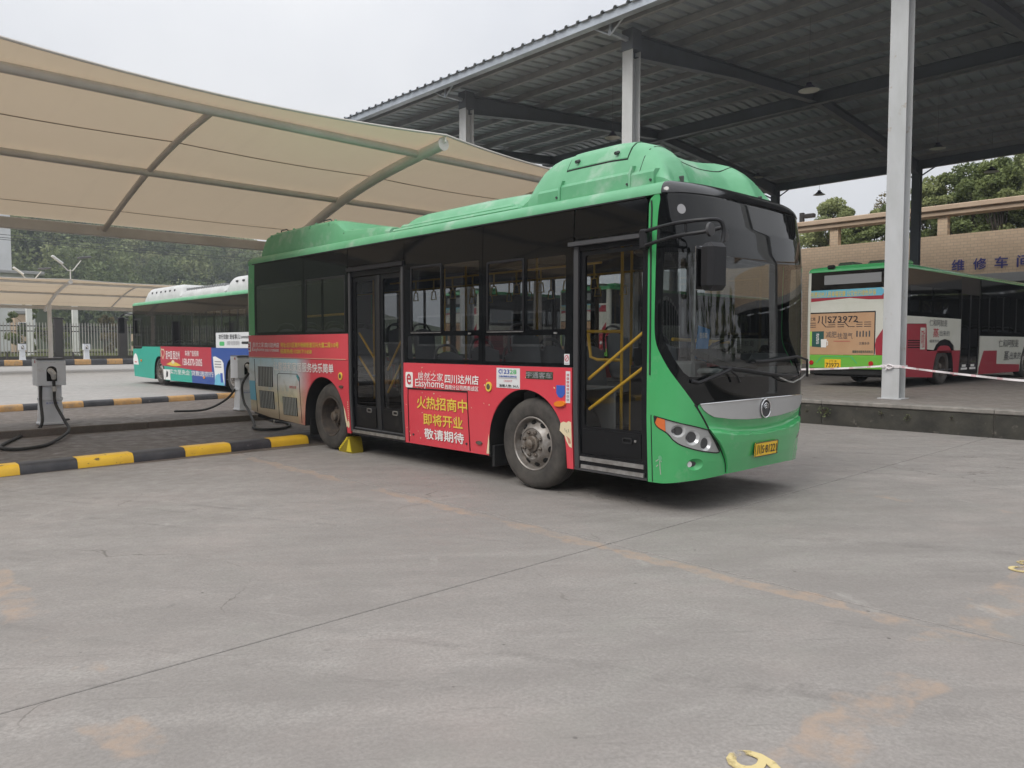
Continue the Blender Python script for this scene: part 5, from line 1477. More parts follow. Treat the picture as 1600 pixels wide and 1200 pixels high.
# figure of the print beside the front wheel: plain cream shapes
patch(SH, 'print_shape', [(-.33, .69), (-.345, .77), (-.39, .79), (-.43, .78), (-.46, .80), (-.497, .79), (-.497, .52), (-.46, .53), (-.42, .59), (-.40, .64)], 'print_cream', pf, .004, 0)
for k in range(3): patch(SH, 'print_shape', line2([(-.43 - .015 * k, .64 - .01 * k), (-.452 - .012 * k, .60), (-.46 - .01 * k, .565)], .006), 'print_red', pf, .006, 0)
for s_, z_ in ((-.405, .72), (-.43, .705), (-.455, .715)): patch(SH, 'print_shape', line2([(s_, z_), (s_ - .008, z_ - .035)], .005), 'print_black', pf, .006, 0)
patch(SH, 'print_shape', [(.80, .32), (.86, .32), (.83, .45), (.806, .56)], 'print_cream', pf, .004, 0)
patch(SH, 'print_shape', [(4.02, .70), (3.98, .62), (3.94, .48), (3.93, .40), (3.97, .38), (3.99, .5)], 'print_cream', pr_, .004, 0)
patch(SH, 'print_shape', ell(3.905, .43, .03, .055, 16), 'print_cream', pr_, .005, 0)
for k in range(9): patch(SH, 'print_shape', ell(3.895, .50 + k * .032, .010, .010, 8), 'print_cream', pr_, .005, 0)
# tail lettering and grilles
patch(SH, 'advert_logo', rect(7.085, 7.207, 1.465, 1.637, .01), 'print_white', ps, .007, .002); sletters(SH, 'e', 7.19, 7.105, 1.49, 1.61, 'print_red', ps, .013)
for key, s0, s1, z0, z1, mt in (('a1', 7.0, 6.562, 1.545, 1.628, 'print_white'), ('a2', 7.02, 6.548, 1.462, 1.536, 'print_white'), ('a3', 6.528, 6.0, 1.542, 1.622, 'print_white'), ('a4', 6.521, 6.004, 1.472, 1.515, 'print_white'), ('a8', 5.946, 4.107, 1.545, 1.625, 'print_yellow'), ('a9', 5.956, 4.914, 1.445, 1.52, 'print_yellow')):
    sletters(SH, key, s0, s1, z0, z1, mt, ps, .012)
patch(SH, 'print_line', rect(3.92, 7.2, 1.372, 1.378), 'print_cream', ps, .010, 0)
sletters(SH, 'a10', 6.22, 4.27, 1.16, 1.305, 'print_white', pr_, .008); sletters(SH, 'a11', 5.67, 5.437, .885, .925, 'print_red', pr_, .008)
patch(SH, 'print_outline', line2([(6.10, .35), (6.10, 1.09), (6.05, 1.115), (5.42, 1.118), (5.34, 1.06), (5.325, .34)], .008), 'seam', pr_, .005, .006)
patch(SH, 'print_outline', line2([(6.965, 1.34), (6.945, 1.0), (6.915, .42)], .010), 'seam', pr_, .005, .006)
patch(SH, 'print_shape', [(5.45, 1.10), (5.36, 1.10), (5.35, 1.0)], 'print_teal', pr_, .006, 0)
patch(SH, 'print_block', rect(6.93, 7.3, .62, .96), 'sky_print', pr_, .004, 0)
for g0, g1, z0, z1 in ((6.27, 6.83, .875, 1.215), (6.25, 6.80, .50, .80), (5.45, 5.945, .435, .735)):
    gr_ = patch(SH, 'grille', rect(g0, g1, z0, z1), 'seam', b_, .003, .004)
    for k in range(9):
        a0 = g0 + (g1 - g0) * (k + .55) / 9.5
        patch(SH, 'slat', rect(a0, a0 + .011, z0 + .005, z1 - .005), 'slat', gr_, .016, .012)

# ================================================================== second bus: teal and blue, beyond the charging island
ZT = [.2, .3, .5, .9, 1.7, 2.5, 2.9, 3.18, 3.33]
T1 = Shell(W=2.5, YR=9.95, top=3.33, zs=ZT, rk=[.03, .02, .005, 0, 0, .02, .05, .1, .14], ti=[.03, .03, .02, 0, 0, 0, .004, .01, .01])
tb = thing('city_bus', 'teal and blue city bus with white roof units beyond the charging posts', 'bus', (0, 0, 0))
t_ = tb
L_ = T1.mir
def arch(c, r_=.60, zt=1.12, zb=.2): return sp2([(c - r_, zb), (c - r_ * .97, .55), (c - r_ * .82, .82), (c - r_ * .5, 1.04), (c, zt), (c + r_ * .5, 1.04), (c + r_ * .82, .82), (c + r_ * .97, .55), (c + r_, zb)])
a1_, a2_ = arch(1.5), arch(8.42)
tp = patch(T1, 'side_panel', L_([(-1.46, .24), (-1.46, 1.40), (-.55, 1.41), (-.42, 1.50), (4.80, 1.48), (4.83, .20)] + a1_[::-1]), 'teal', t_, 0, .03); tp['label'] = 'teal front half of the side'
np_ = patch(T1, 'side_panel', L_([(4.835, .20), (4.805, 1.478), (T1.SR, 1.46), (T1.SR, .30)] + a2_[::-1]), 'navy', t_, 0, .03); np_['label'] = 'dark blue rear half of the side'
rb = patch(T1, 'banner', L_([(1.70, .86), (1.70, 1.508), (6.72, 1.482), (6.72, .62), (5.5, .645), (4.0, .70), (2.6, .74), (1.9, .76)]), 'teal_red', t_, .004, .003); rb['label'] = 'crimson advert banner'
wb = patch(T1, 'banner', L_(rect(7.15, 9.9, 1.47, 1.98)), 'paper', t_, .006, .003); wb['label'] = 'white advert panel under the rear windows'
hs_ = [rect(a, b, 1.58, 2.72, .03) for a, b in ((-.30, .55), (.62, 1.75), (1.82, 3.05), (3.12, 4.35), (4.42, 5.65), (5.72, 6.95), (7.02, 8.25), (8.32, 9.55))]
gw = patch(T1, 'window_band', L_([(-.44, 1.506), (-.44, 3.19), (9.85, 3.19), (9.85, 1.49)]), 'side_black', t_, .0, .012, [L_(q) for q in hs_])
for q in hs_:
    pn = patch(T1, 'window', L_(q), 'glass', t_, -.004, 0)
    c0 = sum(p[0] for p in q) / len(q)
    patch(T1, 'mullion', L_(rect(c0 - .02, c0 + .02, 1.58, 2.72)), 'rubber', pn, .002, .02)
dh = rect(-1.36, -.54, 1.50, 2.62, .04)
dw = patch(T1, 'driver_window', L_([(-1.56, 1.414), (-1.56, 3.19), (-.448, 3.19), (-.448, 1.506), (-.55, 1.414)]), 'side_black', t_, 0, .012, [L_(dh)])
patch(T1, 'pane', L_(dh), 'glass', dw, -.004, 0)
patch(T1, 'window_frame', L_(rect(-1.40, -.50, 1.47, 2.66, .04)), 'rubber', dw, .005, .02, [L_(rect(-1.33, -.57, 1.53, 2.59, .04))])
for z_ in (1.95,): patch(T1, 'window_bar', L_(rect(-1.33, -.57, z_, z_ + .03)), 'rubber', dw, .003, .01)
patch(T1, 'roof_edge', L_(rect(-1.6, T1.SR, 3.195, 3.33)), 'roof_green', t_, .006, .05)
patch(T1, 'front_panel', [(-1.46, .24), (-1.46, 1.40)] + [(T1.SC, 1.40)] + L_([(-1.46, 1.40), (-1.46, .24)]) + [(T1.SC, .3)], 'teal', t_, 0, .03)
patch(T1, 'windscreen', rect(-1.56, 2 * T1.SC + 1.56, 1.404, 3.19), 'side_black', t_, 0, .03)
patch(T1, 'roof_edge', rect(-1.6, 2 * T1.SC + 1.6, 3.195, 3.33), 'roof_green', t_, .006, .05)
patch(T1, 'side_panel', [(-1.456, .24), (-1.456, 1.48), (T1.SR, 1.48), (T1.SR, .30)] + a2_[::-1] + a1_[::-1], 'teal', t_, 0, .03)
for a, b in ((-1.45, .8), (.81, 3.1), (3.11, 5.4), (5.41, 7.7), (7.71, 9.9)):
    q = rect(a + .08, b - .08, 1.58, 2.72, .03); ow = patch(T1, 'window', rect(a, b, 1.484, 3.19), 'side_black', t_, 0, .012, [q]); patch(T1, 'pane', q, 'glass', ow, -.004, 0)
patch(T1, 'roof_edge', rect(-1.6, T1.SR, 3.195, 3.33), 'roof_green', t_, .006, .05)
for mr_ in (0, 1):
    q = L_ if mr_ else (lambda p: p)
    patch(T1, 'tail_panel', q(rect(T1.SR, T1.SE, .3, 3.33)), 'navy', t_, 0, .03)
    patch(T1, 'rear_pillar', q(rect(9.86, T1.SR, 1.49, 3.19)), 'roof_green', t_, 0, .03)
mb = MB(); rp_ = [tuple(T1(a, 3.328, 0)) for a in np.linspace(T1.SC, T1.SE, 70)]
mb.grid([[(p[0] + (1.25 - p[0]) * q, p[1], zz) for p in rp_] for q, zz in ((0, 3.328), (.3, 3.35), (1, 3.36))]); mb.v += [(2.5 - p[0], p[1], p[2]) for p in mb.v]; n0 = len(mb.v) // 2; mb.f += [tuple(i + n0 for i in f) for f in mb.f]; mb.build('roof', 'roof_green', t_, 50)
for y_ in (1.5, 8.42):
    wheel(t_, 2.46, y_, .53, 'front', -1); wheel(t_, .04, y_, .53, 'rear', 1)
    for x0, x1 in ((2.485, 1.9), (.015, .6)):
        ar = arch(y_); mb = MB(); mb.grid([[(x, a, z - .004) for a, z in ar] for x in (x0, x1)]); mb.build('wheel_well', 'under', t_, 50, False)
mb = MB(); mb.box((.15, -1.7, .25), (2.35, 9.9, .36), .02); mb.build('underbody', 'under', t_)
mb = MB(); mb.box((.06, -1.6, .40), (2.44, 9.9, .43)); mb.build('floor', 'int_floor', t_)
mb = MB(); mb.box((.06, -1.6, 2.95), (2.44, 9.9, 2.98)); mb.build('ceiling', 'int_brown', t_)
for x_ in (.45, 2.05):
    for k in range(9): seat(t_, x_, .2 + k * 1.0, 1.05)
for x_, y_ in ((1.6, .4), (.9, 1.6), (1.6, 2.6), (.9, 3.8), (1.6, 5.0), (.9, 6.2), (1.6, 7.4)): mb = MB(); mb.tube([(x_, y_, .43), (x_, y_, 2.95)], .02, 8); mb.build('grab_pole', 'alu', t_)
def unit(name, y0, y1, h_, lab, mt='unit_grey', x0=.2, x1=2.3, steps=1):
    def f(x, y):
        t = abs((x - 1.25) / ((x1 - x0) / 2)); sd_ = interp(t, [0, .78, .9, .97, 1], [1, 1, .85, .5, .25]); a = min((y - y0), (y1 - y)) / .35
        return 3.35 + h_ * sd_ * interp(a, [0, .3, .7, 1], [.35, .75, .95, 1])
    o = hfield(name, x0, x1, y0, y1, f, mt, t_, 26, 40, 3.3); o['label'] = lab; return o
u1 = unit('roof_unit', -.6, 3.4, .52, 'white boxy roof unit at the front')
for k in range(6): mb = MB(); mb.box((2.10, .1 + k * .5, 3.62), (2.26, .22 + k * .5, 3.70), .01); mb.build('clip', 'int_dark', u1)
u2 = unit('battery_cover', 3.42, 7.5, .30, 'low white louvred roof unit')
for k in range(16): mb = MB(); mb.box((1.75, 3.75 + k * .225, 3.40), (2.2, 3.87 + k * .225, 3.68), .01); mb.build('louvre', 'int_grey', u2)
u3 = unit('air_conditioner_cover', 7.6, 10.0, .50, 'rounded white roof unit at the rear')
for k in range(3): mb = MB(); mb.box((2.15, 8.3 + k * .5, 3.64), (2.28, 8.42 + k * .5, 3.70), .01); mb.build('clip', 'int_dark', u3)
mm_ = MB(); mm_.box((2.62, -2.35, 2.05), (2.88, -2.2, 2.75), .04); mm_ = mm_.build('mirror', 'black', t_); mb = MB(); mb.tube([(2.4, -1.7, 2.85), (2.6, -2.1, 2.9), (2.75, -2.28, 2.8), (2.75, -2.28, 2.7)], .03, 8); mb.build('mirror_arm', 'black', mm_)
# prints: left side text reads towards the tail
def tl(key, s0, s1, z0, z1, mt, par, off=.009): (a, _), (b, _) = L_([(s0, 0)])[0], L_([(s1, 0)])[0]; return sletters(T1, key, a, b, z0, z1, mt, par, off)
tl('t1', 2.3, 3.75, 1.02, 1.34, 'print_white', rb); tl('t2', 4.3, 5.6, 1.16, 1.36, 'print_white', rb); tl('t3', 4.05, 5.9, .82, 1.06, 'print_white', rb)
patch(T1, 'print_shape', L_(line2([(1.95, 1.38), (1.82, 1.40), (1.76, 1.30), (1.85, 1.14), (1.98, 1.02), (2.08, 1.14), (2.14, 1.30), (2.06, 1.40), (1.97, 1.36)], .05)), 'print_cream', rb, .007, 0)
patch(T1, 'print_shape', L_([(2.3, .82), (2.9, .93), (3.4, .90), (3.9, .80), (3.4, .77), (2.9, .77)]), 'print_yellow', rb, .007, 0)
patch(T1, 'print_shape', L_(ell(3.05, .92, .16, .07, 16)), 'print_cream', rb, .009, 0)
for k in range(5): patch(T1, 'print_shape', L_([(6.1 + k * .06, .75 + k * .1), (6.25 + k * .04, .78 + k * .1), (6.22, .85 + k * .1)]), 'print_red', rb, .008, 0)
tl('t4', 2.65, 6.85, .46, .64, 'print_white', tp, .006)
tl('t5', 7.4, 9.1, 1.76, 1.92, 'print_black', wb, .011); tl('t6', 9.15, 9.85, 1.78, 1.86, 'print_black', wb, .011); tl('t7', 8.05, 9.05, 1.56, 1.70, 'print_grey', wb, .011)
patch(T1, 'print_block', L_(rect(7.45, 7.85, 1.54, 1.68, .05)), 'print_green', wb, .010, 0); patch(T1, 'print_block', L_(rect(9.2, 9.86, 1.60, 1.68, .04)), 'print_black', wb, .010, 0)
# white dome-shaped print on the nose, a payment card machine print before the rear wheel, white square print
patch(T1, 'print_shape', L_([(-.95, .74), (-1.72 + .05, .74), (-1.66, .95), (-1.58, 1.08), (-1.42, 1.19), (-1.28, 1.21), (-1.12, 1.12), (-1.0, .95)]), 'print_white', tp, .004, 0)
patch(T1, 'print_shape', L_(rect(-1.45, -1.15, .83, .87)), 'print_red', tp, .006, 0)
pk = patch(T1, 'print_shape', L_([(6.92, .20), (6.95, .55), (6.86, 1.16), (7.05, 1.18), (7.6, 1.06), (7.74, .95), (7.72, .20)]), 'print_white', np_, .004, 0)
patch(T1, 'print_shape', L_([(6.88, .20), (7.0, .52), (7.3, .60), (7.6, .48), (7.72, .20)]), 'sky_print', np_, .006, 0); patch(T1, 'print_block', L_(rect(7.42, 7.62, .30, .62, .03)), 'print_blue', np_, .008, 0)
for k in range(3): patch(T1, 'print_block', L_(rect(7.0, 7.55, .98 - k * .09, 1.02 - k * .09)), 'print_grey', np_, .006, 0)
patch(T1, 'print_block', L_(rect(1.93, 2.65, .22, .62)), 'print_white', tp, .006, 0); patch(T1, 'print_shape', L_([(2.2, .3), (2.4, .35), (2.45, .52), (2.3, .58), (2.22, .45)]), 'print_black', tp, .008, 0)
for s_, z_ in ((-.6, .92), (6.0, .42)): patch(T1, 'side_indicator', L_(ell(s_, z_, .08, .05, 12)), 'amber', tp if s_ < 1 else np_, .02, .02)
tb.location = (7.1, 27.15, 0); tb.rotation_euler = (0, 0, R(180))

# ================================================================== third bus: inside the shed, tail towards the yard
T2 = Shell(W=2.5, YR=10.17, RR=.13, top=3.17, zs=[.2, .3, .5, .9, 1.7, 2.44, 2.7, 3.02, 3.16])
gb = thing('city_bus', 'green white and red city bus under the repair shed, tail towards the yard', 'bus', (0, 0, 0))
g_ = gb
def U(u): return 10.3 - u
a3_, a4_ = arch(U(2.93), .72, 1.08, .22), arch(U(10.3), .62, 1.08, .22)
rp2 = patch(T2, 'side_panel', [(U(4.10), .23), (U(4.10), .94), (T2.SR, .94), (T2.SR, .30)] + a3_[::-1], 'maroon', g_, 0, .03); rp2['label'] = 'red lower side by the rear wheel'
wp2 = patch(T2, 'side_panel', [(U(4.10), .944), (U(4.10), 1.83)] + [(T2.SR, 1.84), (T2.SR, 1.60), (U(.4), 1.64), (U(1.62), 1.66), (U(1.72), .98), (U(2.15), .96), (U(2.3), 1.10), (U(2.6), 1.22), (U(2.93), 1.26), (U(3.3), 1.22), (U(3.6), 1.08), (U(3.66), .944)], 'cream_body', g_, .004, .02); wp2['label'] = 'white side panel with black lettering'
# fill between red and white round the hatch
patch(T2, 'engine_hatch', [(U(1.70), .942), (U(1.63), 1.648), (U(.4), 1.63), (T2.SR, 1.59), (T2.SR, .942)], 'maroon', g_, .002, .02)
for k in range(4): patch(T2, 'hatch_louvre', rect(U(1.2), U(.45), 1.02 + k * .06, 1.045 + k * .06), 'seam', g_, .008, .01)
patch(T2, 'print_block', rect(U(1.54), U(1.22), .98, 1.55), 'cream_body', rp2, .010, .002); sletters(T2, 'r5', U(1.27), U(1.49), 1.02, 1.50, 'print_red', rp2, .014)
for key, u0, u1_, z0, z1, mt in (('r1', 1.80, 3.07, 1.60, 1.78, 'print_ink'), ('r2', 2.07, 2.46, 1.30, 1.54, 'print_red'), ('r3', 2.52, 3.24, 1.34, 1.49, 'print_ink'), ('r4', 1.85, 2.5, 1.16, 1.24, 'print_ink')): sletters(T2, key, U(u0), U(u1_), z0, z1, mt, wp2, .010)
fp2 = patch(T2, 'side_panel', [(U(5.72), .20), (U(5.72), 1.36), (-1.46, 1.36), (-1.46, .22)] + a4_, 'cream_body', g_, 0, .03); fp2['label'] = 'white side panel between door and front wheel'
patch(T2, 'print_block', [(U(5.74), .21), (U(5.74), .42), (U(5.95), .75), (U(6.05), .92), (U(7.25), .92), (U(7.3), .50), (U(9.6), .45), (U(9.65), .21)], 'maroon', fp2, .004, .002)
for key, u0, u1_, z0, z1, mt in (('r16', 7.4, 9.37, 1.02, 1.27, 'print_ink'), ('r2', 7.96, 8.43, .60, .90, 'print_ink'), ('r3', 8.51, 9.67, .62, .86, 'print_ink')): sletters(T2, key, U(u0), U(u1_), z0, z1, mt, fp2, .010)
hs_ = [rect(U(b), U(a), z0, 2.62, .03) for a, b, z0 in ((.55, 2.0, 1.95), (2.1, 3.9, 1.95))]
q = patch(T2, 'window_band', [(U(4.10), 1.834), (U(4.10), 3.04), (T2.YR, 3.04), (T2.YR, 1.846)], 'side_black', g_, 0, .012, hs_)
for h in hs_: patch(T2, 'window', h, 'glass_dark', g_, -.004, 0)
hs_ = [rect(U(b), U(a), 1.50, 2.60, .03) for a, b in ((5.85, 7.05), (7.15, 8.35), (8.45, 9.65), (9.75, 10.9))]
q = patch(T2, 'window_band', rect(-1.5, U(5.72), 1.364, 3.04), 'side_black', g_, 0, .012, hs_)
for h in hs_: w_ = patch(T2, 'window', h, 'glass', g_, -.004, 0); c0 = sum(p[0] for p in h) / len(h); patch(T2, 'mullion', rect(c0 - .03, c0 + .03, 1.5, 2.6), 'rubber', w_, .004, .02)
dd = patch(T2, 'rear_door', rect(U(5.71), U(4.11), .24, 3.04), 'door_black', g_, -.02, .02, [rect(U(5.60), U(4.96), .50, 2.55, .03), rect(U(4.86), U(4.22), .50, 2.55, .03)])
for a, b in ((4.22, 4.86), (4.96, 5.60)): patch(T2, 'pane', rect(U(b), U(a), .50, 2.55), 'glass_dark', dd, -.03, 0)
for a in (4.3, 5.0): patch(T2, 'print_block', rect(U(a + .5), U(a), .38, .44), 'print_white', dd, -.01, .002); patch(T2, 'print_block', rect(U(a + .38), U(a + .08), .46, .53), 'print_white', dd, -.01, .002)
patch(T2, 'roof_edge', rect(-1.6, T2.SR, 3.044, 3.17), 'green', g_, .006, .05)
patch(T2, 'side_panel', T2.mir([(T2.SR, .3), (T2.SR, 1.36), (-1.46, 1.36), (-1.46, .22)] + a4_ + a3_), 'cream_body', g_, 0, .03)
for a in range(6): q = T2.mir(rect(-1.3 + a * 1.9, .45 + a * 1.9, 1.5, 2.6, .03)); w_ = patch(T2, 'window', T2.mir(rect(-1.4 + a * 1.9, .498 + a * 1.9, 1.364, 3.04)), 'side_black', g_, 0, .012, [q]); patch(T2, 'pane', q, 'glass', w_, -.004, 0)
patch(T2, 'roof_edge', T2.mir(rect(-1.6, T2.SR, 3.044, 3.17)), 'green', g_, .006, .05)
patch(T2, 'front_panel', rect(-1.46, 2 * T2.SC + 1.46, .25, 1.36), 'lime', g_, 0, .03); patch(T2, 'windscreen', rect(-1.5, 2 * T2.SC + 1.5, 1.364, 3.04), 'side_black', g_, 0, .02); patch(T2, 'roof_edge', rect(-1.6, 2 * T2.SC + 1.6, 3.044, 3.17), 'green', g_, .006, .05)
mb = MB(); rp_ = [tuple(T2(a, 3.168, 0)) for a in np.linspace(T2.SC, T2.SE, 70)]
mb.grid([[(p[0] + (1.25 - p[0]) * q, p[1], zz) for p in rp_] for q, zz in ((0, 3.168), (.3, 3.19), (1, 3.20))]); n0 = len(mb.v); mb.v += [(2.5 - p[0], p[1], p[2]) for p in mb.v]; mb.f += [tuple(i + n0 for i in f) for f in mb.f]; mb.build('roof', 'green', g_, 50)
for u_ in (2.93, 10.3):
    wheel(g_, .04, U(u_), .51, 'rear' if u_ < 5 else 'front', 1); wheel(g_, 2.46, U(u_), .51, 'rear', -1)
    for x0, x1 in ((.015, .6), (2.485, 1.9)): ar = (a3_ if u_ < 5 else a4_); mb = MB(); mb.grid([[(x, a, z - .004) for a, z in ar] for x in (x0, x1)]); mb.build('wheel_well', 'under', g_, 50, False)
mb = MB(); mb.box((.15, -1.6, .26), (2.35, 10.1, .36), .02); mb.build('underbody', 'under', g_)
mb = MB(); mb.box((.06, -1.6, .40), (2.44, 10.1, .43)); mb.build('floor', 'int_floor', g_)
mb = MB(); mb.box((.06, -1.6, 2.80), (2.44, 10.1, 2.83)); mb.build('ceiling', 'int_brown', g_)
for x_ in (.45, 2.05):
    for k in range(9): seat(g_, x_, .2 + k * 1.05, 1.0)
YT = T2.YR + T2.RR
def tail(name, x0, x1, z0, z1, mt, off=0.0, th=.03, par=None, b=.004):
    mb = MB(); mb.box((x0, YT + off - th, z0), (x1, YT + off, z1), b); return mb.build(name, mt, par or g_)
def tailpoly(name, poly, mt, off, par): mb = MB(); mb.prism(poly, lambda u, v, w: (u, w, v), YT + off - .002, YT + off); return mb.build(name, mt, par, 0)
tail('tail_panel', .132, 2.368, .32, .46, 'under', -.02)
bp2 = tail('bumper', .132, 2.368, .464, .83, 'lime', .03, .06, None, .02); bp2['label'] = 'lime green rear bumper'
wh2 = tail('tail_panel', .132, 2.368, .834, 2.56, 'cream_body', 0); wh2['label'] = 'white tail panel'
rw2 = tail('rear_window', .132, 2.368, 2.564, 3.04, 'black_glass', 0)
tail('window_border', .50, 2.0, 2.70, 2.95, 'int_grey', .004, .006, rw2)
for mr_ in (0, 1):
    q = T2.mir if mr_ else (lambda p: p)
    patch(T2, 'roof_edge', q(rect(T2.SR, T2.SE, 3.044, 3.17)), 'green', g_, .006, .05)
    if mr_ == 0: patch(T2, 'corner_panel', rect(T2.YR, T2.SR, 1.846, 3.04), 'cream_body', g_, .002, .03); patch(T2, 'corner_panel', rect(T2.YR + .02, T2.SR, .464, .95), 'lime', g_, .008, .03)
    else: patch(T2, 'corner_panel', T2.mir(rect(T2.YR, T2.SR, 1.364, 3.04)), 'cream_body', g_, .002, .03)
lid = tail('engine_lid', .62, 2.37, .85, 1.97, 'black', .014, .02, None, .008)
tan = tail('advert_panel', .64, 2.365, .835, 1.935, 'tan_print', .024, .012); tan['label'] = 'tan advert panel on the engine lid'
# (x runs from right to left as seen from behind)
tailpoly('print_shape', [(.132, 1.35), (.132, .84), (.60, .84), (.62, 1.1), (.60, 1.25), (.36, 1.62), (.132, 1.9)], 'maroon', .004, wh2)
tailpoly('print_shape', [(.132, 2.24), (.75, 2.26), (1.2, 2.30), (2.36, 2.25), (2.36, 2.20), (.132, 2.20)], 'cream_body', .003, wh2)
tailpoly('print_shape', [(.14, 2.50), (.14, 2.26), (.8, 2.27), (1.3, 2.33), (2.36, 2.26), (2.36, 2.40)], 'maroon', .005, wh2)
tailpoly('print_shape', [(.50, 2.56), (.38, 2.47), (.48, 2.36), (2.36, 2.36), (2.36, 2.56)], 'sky_print', .008, wh2)
def tt(key, xl, xr, z0, z1, mt, par, off): return letters(key, (xl, YT + off, z0), (xr - xl, 0, 0), (0, 0, z1 - z0), mt, par)
tt('r12', 2.36, .62, 2.375, 2.525, 'print_yellow', wh2, .012)
tt('r6', 2.155, 1.06, 1.68, 1.876, 'print_black', tan, .028); tt('r8', 2.35, 2.22, 1.75, 1.84, 'print_black', tan, .028)
for k in range(3):
    z_ = 1.57 + k * .055
    for x0, x1 in ((2.36, 2.2), (1.85, 1.66), (1.60, 1.42), (1.10, .94), (.90, .72)): tailpoly('print_line', [(x0, z_), (x1, z_), (x1, z_ + .016), (x0, z_ + .016)], 'print_black', .028, tan)
for x_ in (1.92, 1.30): tailpoly('print_line', [(x_ + .10, 1.70), (x_ + .13, 1.70), (x_ + .01, 1.57), (x_ - .02, 1.57)], 'print_black', .0285, tan); tailpoly('print_line', [(x_ - .02, 1.57), (x_ - .16, 1.57), (x_ - .16, 1.586), (x_ - .02, 1.586)], 'print_black', .0285, tan)
tt('r9', 1.91, 1.62, 1.29, 1.456, 'print_ink', tan, .028); tt('r10', 1.60, 1.19, 1.255, 1.42, 'print_ink', tan, .028)
tailpoly('print_block', [(2.30, 1.05), (2.30, 1.462), (1.97, 1.467), (1.97, 1.03)], 'dkgreen_print', .028, tan); tailpoly('print_block', [(2.363, 1.07), (2.363, 1.46), (2.305, 1.462), (2.305, 1.06)], 'lime_print', .028, tan)
tt('r13', 2.18, 2.10, 1.12, 1.42, 'print_white', tan, .031)
tailpoly('print_shape', [(2.04, 1.03), (1.90, 1.03), (1.885, 1.25), (2.05, 1.25)], 'print_white', .031, tan); tailpoly('print_shape', [(1.885, 1.21), (1.85, 1.20), (1.85, 1.09), (1.893, 1.08), (1.892, 1.10), (1.868, 1.11), (1.868, 1.18), (1.888, 1.19)], 'print_white', .031, tan)
for k in range(5): tailpoly('print_mark', [(1.06 - k * .08, 1.31), (1.095 - k * .08, 1.31), (1.095 - k * .08, 1.466 - .02 * (k % 2)), (1.06 - k * .08, 1.466 - .02 * (k % 2))], 'print_ink', .028, tan)
tt('r11', 1.02, .75, 1.10, 1.175, 'print_ink', tan, .028); tailpoly('print_line', [(1.7, 1.19), (1.25, 1.19), (1.25, 1.203), (1.7, 1.203)], 'print_red', .028, tan); tt('r14', 1.19, .66, .885, .96, 'dkgreen_print', tan, .028)
pp = tail('number_plate', 1.485, 1.925, .482, .715, 'plate', .042, .01); tt('r7', 1.89, 1.52, .50, .62, 'print_black', pp, .046); tt('r15', 1.80, 1.60, .65, .69, 'print_black', pp, .046)
tailpoly('plate_recess', [(1.2, .80), (1.05, .62), (1.08, .61), (1.23, .78), (2.0, .78), (2.15, .61), (2.18, .62), (2.02, .80)], 'print_green', .033, bp2)
for x_, z_ in ((.70, .62), (2.3, .62)): mb = MB(); mb.lathe([(.0, .03), (.06, .03), (.065, .0)], 16, (x_, YT + .02, z_), 'Y'); mb.build('reflector', 'lens_red', bp2)
for z_ in (1.16, 1.32, 1.02): mb = MB(); mb.lathe([(.0, .045), (.045, .04), (.065, .01), (.065, -.01)], 18, (.36, YT, z_), 'Y'); mb.build('tail_lamp', 'lens_red' if z_ != 1.16 else 'white', g_)
for x0, x1, y0, mt in ((.55, 1.0, 9.7, 'nameplate'), (1.3, 1.75, 9.8, 'nameplate'), (.15, .6, 9.5, 'green')): mb = MB(); mb.box((x0, y0 - .3, 3.16), (x1, y0 + .3, 3.29), .05); mb.build('roof_hatch', mt, g_)
mb = MB(); mb.box((1.72, YT - .06, 3.12), (1.92, YT + .04, 3.22), .03); mb.build('rear_camera', 'black', g_)
ang = R(88); gb.rotation_euler = (0, 0, ang);  gb.location = (14.3 + math.sin(ang) * 10.3, 1.445 - math.cos(ang) * 10.3, .478)

dup(gb, (15.0 + math.sin(ang) * 10.3, 11.4 - math.cos(ang) * 10.3, .478), ang, 'city bus in the shed glimpsed through the front side windows of the green bus')
dup(gb, (13.2 + math.sin(ang) * 10.3, 16.3 - math.cos(ang) * 10.3, .478), ang, 'added city bus at the shed end that darkens the view through the middle windows of the green bus')  # extra bus added to darken what shows through the middle windows

